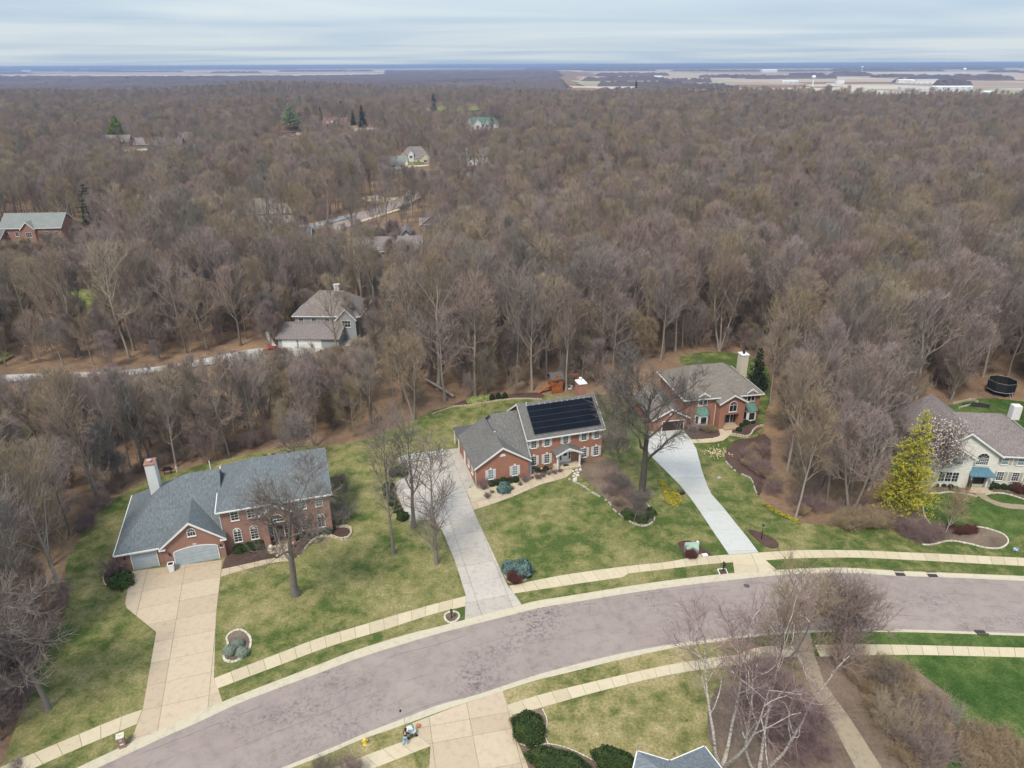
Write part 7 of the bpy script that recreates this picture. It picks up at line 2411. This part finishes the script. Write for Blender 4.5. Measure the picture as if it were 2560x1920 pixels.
skin_body('jeans', [((0, 0, .98), (.155, .125)), ((0, .01, 1.06), (.14, .115))] + [(p[0], r) for p, r in ((J[15], .10), (J[16], .072), (J[17], .058), (J[19], .10), (J[20], .072), (J[21], .058))], [(0, 1), (0, 2), (2, 3), (3, 4), (0, 5), (5, 6), (6, 7)], 'denim', pp)
skin_body('jacket', [((0, .01, 1.02), (.15, .12)), ((0, .04, 1.14), (.14, .11)), ((0, .10, 1.32), (.175, .12)), ((0, .14, 1.42), (.09, .08)), (J[7][0], .072), (J[8][0], .058), (J[9][0], .045), (J[11][0], .072), (J[12][0], .058), (J[13][0], .045)],
          [(0, 1), (1, 2), (2, 3), (2, 4), (4, 5), (5, 6), (2, 7), (7, 8), (8, 9)], 'dark_cloth', pp)
MB().ball((0, .225, 1.70), .105, .12, .115, 12, 8).ball((0, .14, 1.60), .085, .07, .15, 10, 7).build('hair', M['hair'], pp, uv=False, smooth=True)
for sx in (-.032, .032):
    MB().ball((sx, .345, 1.665), .012, .008, .009, 6, 5).build('eye', M['black'], pp, uv=False)
MB().ball((0, .36, 1.635), .013, .018, .022, 6, 5).build('nose', M['skin'], pp, uv=False)
for p in (J[18][0], J[22][0]):
    MB().ball((p[0], p[1] - .03, .045), .05, .14, .05, 10, 6).build('shoe', M['pale_cloth'], pp, uv=False)
# pushchair
st_ = empty('pushchair', (*(-9.35, 46.10), .02), -1.15, 'pale pushchair with a black frame held by the person', 'pushchair')
MB().prism_x([(-.35, .45), (.25, .38), (.45, .62), (.40, .68), (.2, .5), (-.3, .55)], -.22, .22).build('seat', M['pale_cloth'], st_, uv=False)
MB().prism_x([(-.48, .62), (-.42, .95), (-.15, 1.10), (.12, 1.06), (.18, .96), (-.1, .98), (-.34, .88), (-.40, .6)], -.24, .24).build('canopy', M['pale_cloth'], st_, uv=False)
fr = MB()
for sx in (-.26, .26):
    fr.path([(sx, .40, .14), (sx, -.25, .6), (sx, -.55, 1.0)], .016, 5).path([(sx, -.40, .14), (sx, .1, .45)], .016, 5)
fr.bar((-.26, -.55, 1.0), (.26, -.55, 1.0), .02, n=5).bar((-.26, -.4, .14), (.26, -.4, .14), .014, n=5)
fr.build('frame', M['black'], st_, uv=False)
for sx in (-.28, .28):
    for sy in (-.40, .42):
        MB().bar((sx - .02, sy, .14), (sx + .02, sy, .14), .14, n=12).build('wheel', M['tyre'], st_, uv=False)
# bin by the garage
o = empty('waste_bin', (*(-41.41, 69.53), .03), .3, 'white waste bin with a dark open top between the garage doors', 'bin')
MB().add([(-.27, -.27, 0), (.27, -.27, 0), (.27, .27, 0), (-.27, .27, 0), (-.35, -.35, 1.0), (.35, -.35, 1.0), (.35, .35, 1.0), (-.35, .35, 1.0)], [(3, 2, 1, 0), (0, 1, 5, 4), (1, 2, 6, 5), (2, 3, 7, 6), (3, 0, 4, 7), (4, 5, 6, 7)]).build('body', M['white_metal'], o, uv=False)
MB().box(-.38, -.28, -.38, .38, 1.0, 1.08).box(.28, .38, -.38, .38, 1.0, 1.08).box(-.28, .28, -.38, -.28, 1.0, 1.08).box(-.28, .28, .28, .38, 1.0, 1.08).build('rim', M['white_metal'], o, uv=False)
MB().box(-.279, .279, -.279, .279, 1.002, 1.02).build('opening_shade', M['shade_black'], o, uv=False)  # near-black plate paints the shaded inside of the bin
# utility boxes
o = empty('transformer', (*(22.51, 72.84), .04), .05, 'large pale green utility cabinet in the mulch bed left of the pale drive', 'utility box')
MB().prism_x([(-.45, 0), (.55, 0), (.55, 1.0), (-.1, 1.0), (-.45, .62)], -.75, .75).build('cabinet', M['utility_green'], o, uv=False)
MB().box(-.8, .8, -.5, .6, -.05, .06).build('plinth', M['walk'], o, uv=False)
MB().box(-.03, .03, -.47, -.45, .1, .6).build('door_seam', M['black'], o, uv=False)
o = empty('pedestal', (*(21.79, 72.84), .04), 0, 'slim pale green utility pedestal left of the large cabinet', 'utility box')
MB().prism_y([(-.22, 0), (.22, 0), (.22, 1.0), (.1, 1.15), (-.1, 1.15), (-.22, 1.0)], -.22, .22).build('cabinet', M['utility_green'], o, uv=False)
o = empty('pedestal', (*(23.33, 73.40), .04), .3, 'white cable pedestal right of the large green cabinet', 'utility box')
MB().prism_y([(-.13, 0), (.13, 0), (.13, 1.05), (0, 1.15), (-.13, 1.05)], -.13, .13).build('cabinet', M['white_metal'], o, uv=False)
for p, lb in (((23.16, 71.88), 'pale slab cover in the mulch in front of the green cabinet'), ((23.97, 72.07), 'white slab cover at the right end of the cabinet bed')):
    tag(MB().box(-.35, .35, -.25, .25, 0, .08).build('meter_cover', M['walk' if 'pale' in lb else 'white'], None, (*p, .04), .2, uv=False), lb, 'cover')
# lamp post
o = empty('lamp_post', (*(32.11, 75.43), .04), 0, 'black lamp post in the mulch bed right of the pale drive', 'lamp post')
MB().bar((0, 0, -.1), (0, 0, .3), .09, .07, 8).bar((0, 0, .3), (0, 0, 1.7), .045, .04, 8).build('post', M['black'], o, uv=False)
MB().box(-.1, .1, -.1, .1, 1.7, 2.0).build('lantern', M['glass_pale'], o, uv=False)
MB().prism_y([(-.15, 2.0), (.15, 2.0), (0, 2.18)], -.15, .15).build('cap', M['black'], o, uv=False)
# sign on the lawn
o = empty('lawn_sign', (*(62.89, 72.40), 0), -.5, 'small blue sign on the lush lawn at right', 'sign')
MB().box(-.3, .3, -.012, .012, .25, .72).build('board', M['sign_blue'], o, uv=False)
MB().box(-.22, -.02, -.018, -.013, .5, .64).box(.0, .2, -.018, -.013, .36, .5).build('print', M['white'], o, uv=False)
for sx in (-.2, .2):
    MB().bar((sx, 0, -.1), (sx, 0, .3), .012, n=4).build('stake', M['steel'], o, uv=False)
# storm drains and manhole
for p, rz, lb in (((46.57, 68.50), -.04, 'black storm drain in the far kerb, left of two'), ((50.33, 68.27), -.04, 'black storm drain in the far kerb, right of two'), ((50.42, 58.76), 3.1, 'black storm drain in the near kerb at right')):
    o = empty('storm_drain', (*p, ROAD_Z + .1), rz, lb, 'drain', 'storm drains')
    MB().box(-.55, .55, -.35, .30, -.09, -.04).build('frame', M['shade_black'], o, uv=False)  # near-black slab paints the shade of the pit below the bars
    for k in range(8):
        MB().box(-.52 + k * .14, -.46 + k * .14, -.33, .28, -.04, -.02).build('grate_bar', M['iron'], o, uv=False)
    MB().box(-.6, .6, .3, .42, -.05, .16).build('hood', M['iron'], o, uv=False)
tag(MB().bar((0, 0, 0), (0, 0, .02), .36, .36, 20).bar((0, 0, .02), (0, 0, .026), .28, .28, 20).build('manhole_cover', M['iron'], None, (*(27.54, 66.50), ROAD_Z - .006), uv=False), 'round manhole cover in the road by the birch tops', 'manhole')
# stones and boulders
stone_me = MB().ball((0, 0, .12), .3, .22, .22, 7, 5).mesh('boulder', M['stone_grey'], uv=False)
for p, s, lb in (((30.56, 89.95), 1.2, 'lone tan rock on the lawn right of the pale drive'), ((24.21, 85.99), 1.3, 'dark rock at the left edge of the pale drive')):
    o = place('boulder', stone_me if 'tan' in lb else MB().ball((0, 0, .12), .32, .24, .24, 7, 5).mesh('boulder', M['black'], uv=False), None, (*p, 0), None, s)
    tag(o, lb, 'rock')
wst = MB().ball((0, 0, .1), .28, .22, .2, 7, 5).mesh('boulder', M['stone'], uv=False)
for k, p in enumerate([(9.13, 92.09), (9.70, 92.35), (10.26, 92.47), (9.34, 91.32), (9.85, 91.70), (9.09, 90.68), (9.37, 90.05), (9.20, 89.55), (9.70, 90.80)]):
    tag(place('boulder', wst, None, (*p, .03), (0, 0, k * .8), random.uniform(.8, 1.5)), 'white boulder in the heap at the end of the curved front walk', 'rock', 'white boulders at the end of the front walk')
# leaf heap on the lawn
rr = np.random.default_rng(8)
n = 260
c = np.stack([rr.normal(0, .9, n), rr.normal(0, .8, n), rr.uniform(.02, .15, n)], -1)
u = norm(rr.normal(0, 1, (n, 3))) * .1
v = norm(np.cross(u, rr.normal(0, 1, (n, 3)))) * .1
M['dry_leaf'] = plain('dry_pale_leaves', (.60, .50, .30), .9, .2, 5)
tag(place('leaf_scatter', quad_mesh('leaf_scatter', np.stack([c - u, c - v, c + u, c + v], 1).reshape(-1, 3), np.arange(n * 4).reshape(n, 4), M['dry_leaf']), None, (*(32.24, 97.74), 0)), kind='stuff')
# white fence at the parking court
fp = [(-17.31, 94.66), (-16.12, 95.14), (-15.08, 95.54), (-12.98, 96.02), (-10.89, 96.67)]
o = empty('white_fence', (*fp[0], 0), 0, 'white post and panel fence across the grey parking court', 'fence')
for i, p in enumerate(fp):
    q = (p[0] - fp[0][0], p[1] - fp[0][1])
    MB().box(-.08, .08, -.08, .08, -.1, 1.35).box(-.11, .11, -.11, .11, 1.35, 1.42).build('post', M['white_metal'], o, (*q, 0), uv=False)
for a, b in zip(fp[:-1], fp[1:]):
    dx, dy = b[0] - a[0], b[1] - a[1]
    L = math.hypot(dx, dy)
    t_ = math.atan2(dy, dx)
    for z in (.12, .62, 1.18):
        MB().box(.09, L - .09, -.03, .03, z, z + .1).build('rail', M['white_metal'], o, (a[0] - fp[0][0], a[1] - fp[0][1], 0), t_, uv=False)
    npk = int(L / .16)
    for k in range(npk):
        x = .13 + (L - .26) * k / max(1, npk - 1)
        MB().box(x - .045, x + .045, -.045, -.031, .08, 1.25).build('picket', M['white_metal'], o, (a[0] - fp[0][0], a[1] - fp[0][1], 0), t_, uv=False)
# dark gate
gp = (-17.66, 88.49)
o = empty('iron_gate', (*gp, 0), -1.1, 'short dark railing at the left edge of the grey parking court', 'railing')
for x in (0, 1.8):
    MB().box(x - .05, x + .05, -.05, .05, 0, 1.1).build('post', M['black'], o, uv=False)
for z in (.3, .65, 1.0):
    MB().box(.05, 1.75, -.03, .03, z, z + .1).build('rail', M['black'], o, uv=False)
for k, p in enumerate(resample([(-17.95, 87.62), (-17.28, 84.80), (-16.22, 82.77), (-14.81, 80.19)], 5)):
    shrub('clipped_shrub', yew_me, p, 'dark green clipped shrub along the left edge of the grey parking court', random.uniform(.6, .85), group='shrubs along the parking court')
for k, p in enumerate([(-17.73, 91.34), (-17.08, 91.95), (-16.35, 91.33)]):
    shrub('clipped_shrub', box_me, p, 'dark shrub at the far left corner of the grey parking court', 1.2, group='shrubs at the parking court corner')
# trampoline
o = empty('trampoline', (90.6, 119.6, terrain(90.6, 119.6)), .2, 'black trampoline with a netted enclosure at the wood edge', 'trampoline')
R_ = 2.35
oct_ = [(R_ * math.cos(PI / 4 * k + .39), R_ * math.sin(PI / 4 * k + .39)) for k in range(8)]
MB().prism(oct_, .86, .92).build('mat', M['black_net'], o, uv=False)
for k in range(8):
    a, b = oct_[k], oct_[(k + 1) % 8]
    MB().bar((a[0], a[1], .0), (a[0], a[1], 2.6), .03, n=6).build('pole', M['black'], o, uv=False)
    MB().bar((a[0], a[1], .9), (b[0], b[1], .9), .05, n=6).bar((a[0], a[1], 2.6), (b[0], b[1], 2.6), .02, n=5).build('rim', M['steel'], o, uv=False)
    nt = MB()
    for j in range(1, 26):
        f = j / 26
        x, y_ = a[0] + (b[0] - a[0]) * f, a[1] + (b[1] - a[1]) * f
        nt.bar((x, y_, .9), (x, y_, 2.6), .032, n=3)
    for j in range(1, 24):
        z = .9 + 1.7 * j / 24
        nt.bar((a[0], a[1], z), (b[0], b[1], z), .03, n=3)
    nt.build('net', M['black_net'], o, uv=False)
for sx in (-.25, .25):
    MB().bar((sx, -2.9, 0), (sx, -2.25, .9), .03, n=5).build('ladder_rail', M['steel'], o, uv=False)
# heap of dark netting
tag(MB().add([(-2.6, -.3, 0), (-.8, -.9, 0), (1.6, -1.1, 0), (2.5, .3, 0), (.8, .8, 0), (-1.6, .6, 0), (-1.4, .0, .35), (.2, -.1, .55), (1.4, -.2, .4)],
             [(0, 1, 6), (1, 7, 6), (1, 2, 7), (2, 8, 7), (2, 3, 8), (3, 4, 8), (4, 7, 8), (4, 5, 7), (5, 6, 7), (5, 0, 6), (5, 4, 3, 2, 1, 0)]).build('netting_heap', M['black_net'], None, (*(83.19, 114.44), .02), -.15, uv=False), 'heap of black netting on the lawn behind the white house', 'netting')
# play set behind the solar panel house
o = empty('play_set', (*(8.10, 121.12), terrain(*(8.10, 121.12))), .3, 'orange cedar play tower with a grey canopy behind the solar panel house', 'play set')
for sx in (-1, 1):
    for sy in (-1, 1):
        MB().box(sx - .07, sx + .07, sy - .07, sy + .07, -.3, 3.0).build('post', M['cedar'], o, uv=False)
MB().box(-1.1, 1.1, -1.1, 1.1, 1.35, 1.45).build('deck', M['cedar'], o, uv=False)
for k in range(9):
    MB().box(-1.05 + k * .24, -.87 + k * .24, -1.1, -1.06, 1.5, 2.25).build('plank', M['cedar'], o, uv=False)
    MB().box(-1.1, -1.06, -1.05 + k * .24, -.87 + k * .24, 1.5, 2.25).build('plank', M['cedar'], o, uv=False)
    MB().box(-.95 + k * .22, -.75 + k * .22, -1.06, -1.02, .1, 1.3).build('plank', M['cedar'], o, uv=False)
gable_roof(o, -1.3, 1.3, -1.3, 1.3, 2.9, 3.9, 'roof_dark', 'x', rake=None, name='canopy')
MB().prism_y([(-1.1, 2.9), (1.1, 2.9), (0, 3.75)], -1.12, -1.02).build('gable_board', M['cedar'], o, uv=False)
MB().bar((1.1, 0, 2.9), (4.4, 0, 2.9), .09, n=6).bar((4.4, 0, 2.9), (4.4, -1.1, 0), .07, n=5).bar((4.4, 0, 2.9), (4.4, 1.1, 0), .07, n=5).build('swing_beam', M['cedar'], o, uv=False)
for x in (2.2, 3.3):
    MB().bar((x - .2, 0, 2.85), (x - .2, 0, .6), .012, n=4).bar((x + .2, 0, 2.85), (x + .2, 0, .6), .012, n=4).box(x - .24, x + .24, -.1, .1, .56, .6).build('swing', M['steel'], o, uv=False)
MB().add([(-1.1, -.3, 1.4), (-1.1, .3, 1.4), (-3.4, .3, .1), (-3.4, -.3, .1), (-1.1, -.3, 1.3), (-1.1, .3, 1.3), (-3.4, .3, .0), (-3.4, -.3, .0)], [(0, 1, 2, 3), (7, 6, 5, 4), (0, 3, 7, 4), (1, 5, 6, 2), (0, 4, 5, 1), (3, 2, 6, 7)]).build('slide', M['cedar'], o, uv=False)
# stone ring near it
edging('fire_ring', [(10.32, 122.73), (10.71, 123.31), (11.24, 123.14), (11.32, 122.39), (10.93, 121.74), (10.47, 121.91)], 'ring of pale stones behind the brick chimney of the solar panel house', closed=True, stone=.4, w=.3, h=.3, cat='stone ring')
# grill and patio things behind the rose brick house
o = empty('barbecue', (*(-51.82, 92.08), 0), .3, 'black barbecue grill behind the rose brick house by its white chimney', 'grill')
MB().box(-.5, .5, -.28, .28, .75, .85).prism_x([(-.28, .85), (.28, .85), (.2, 1.15), (-.2, 1.15)], -.5, .5).build('lid', M['black'], o, uv=False)
MB().box(-.85, .85, -.26, .26, .7, .75).build('shelf', M['black'], o, uv=False)
for sx in (-.45, .45):
    for sy in (-.22, .22):
        MB().box(sx - .03, sx + .03, sy - .03, sy + .03, 0, .7).build('leg', M['black'], o, uv=False)
tag(MB().bar((0, 0, 0), (0, 0, .5), .16, .1, 8).ball((0, 0, .7), .16, .14, .22, 8, 6).ball((0, 0, 1.0), .1, .1, .12, 8, 6).build('garden_statue', M['stone'], None, (*(-50.69, 92.59), 0), uv=False), 'small white garden statue beside the black grill', 'statue')
# red car in the wood
cz = terrain(*(-50.66, 140.42)) + .3
o = empty('parked_car', (*(-50.77, 140.75), cz), .12, 'red car parked at the foot of the stone steps in the wood', 'car')
MB().prism_y([(-2.2, .3), (2.2, .3), (2.25, .75), (1.2, .95), (-1.9, .95), (-2.25, .8)], -.88, .88).build('body', M['red_paint'], o, uv=False)
MB().prism_y([(-1.6, .95), (1.1, .95), (.5, 1.48), (-1.1, 1.48)], -.78, .78).build('cabin', M['glass'], o, uv=False)
MB().box(-1.05, .45, -.76, .76, 1.48, 1.53).build('roof', M['red_paint'], o, uv=False)
for sx in (-1.4, 1.4):
    for sy in (-.8, .8):
        w_ = MB().bar((sx, sy - .1, .33), (sx, sy + .1, .33), .33, n=14).build('wheel', M['tyre'], o, uv=False)
for sy in (-.6, .6):
    MB().box(2.2, 2.27, sy - .2, sy + .2, .6, .75).build('headlight', M['white_metal'], o, uv=False)
    MB().box(-2.27, -2.2, sy - .2, sy + .2, .65, .8).build('tail_light', M['red_paint'], o, uv=False)

# ------------------------------------------------------------------ haze: the air over the plain, up to just above the camera
hz_ = MB().box(-45000, 45000, -300, 62000, -4, 60).build('haze', None, None, uv=False)
hm = bpy.data.materials.new('haze')
hm.use_nodes = True
ht = hm.node_tree
for n in list(ht.nodes):
    ht.nodes.remove(n)
ho = ht.nodes.new('ShaderNodeOutputMaterial')
hv = ht.nodes.new('ShaderNodeVolumePrincipled')
hv.inputs['Color'].default_value = (0.40, 0.53, 0.80, 1)
hv.inputs['Density'].default_value = 0.00012
hv.inputs['Anisotropy'].default_value = 0.0
ht.links.new(hv.outputs[0], ho.inputs['Volume'])
hz_.data.materials.append(hm)
tag(hz_, kind='stuff')
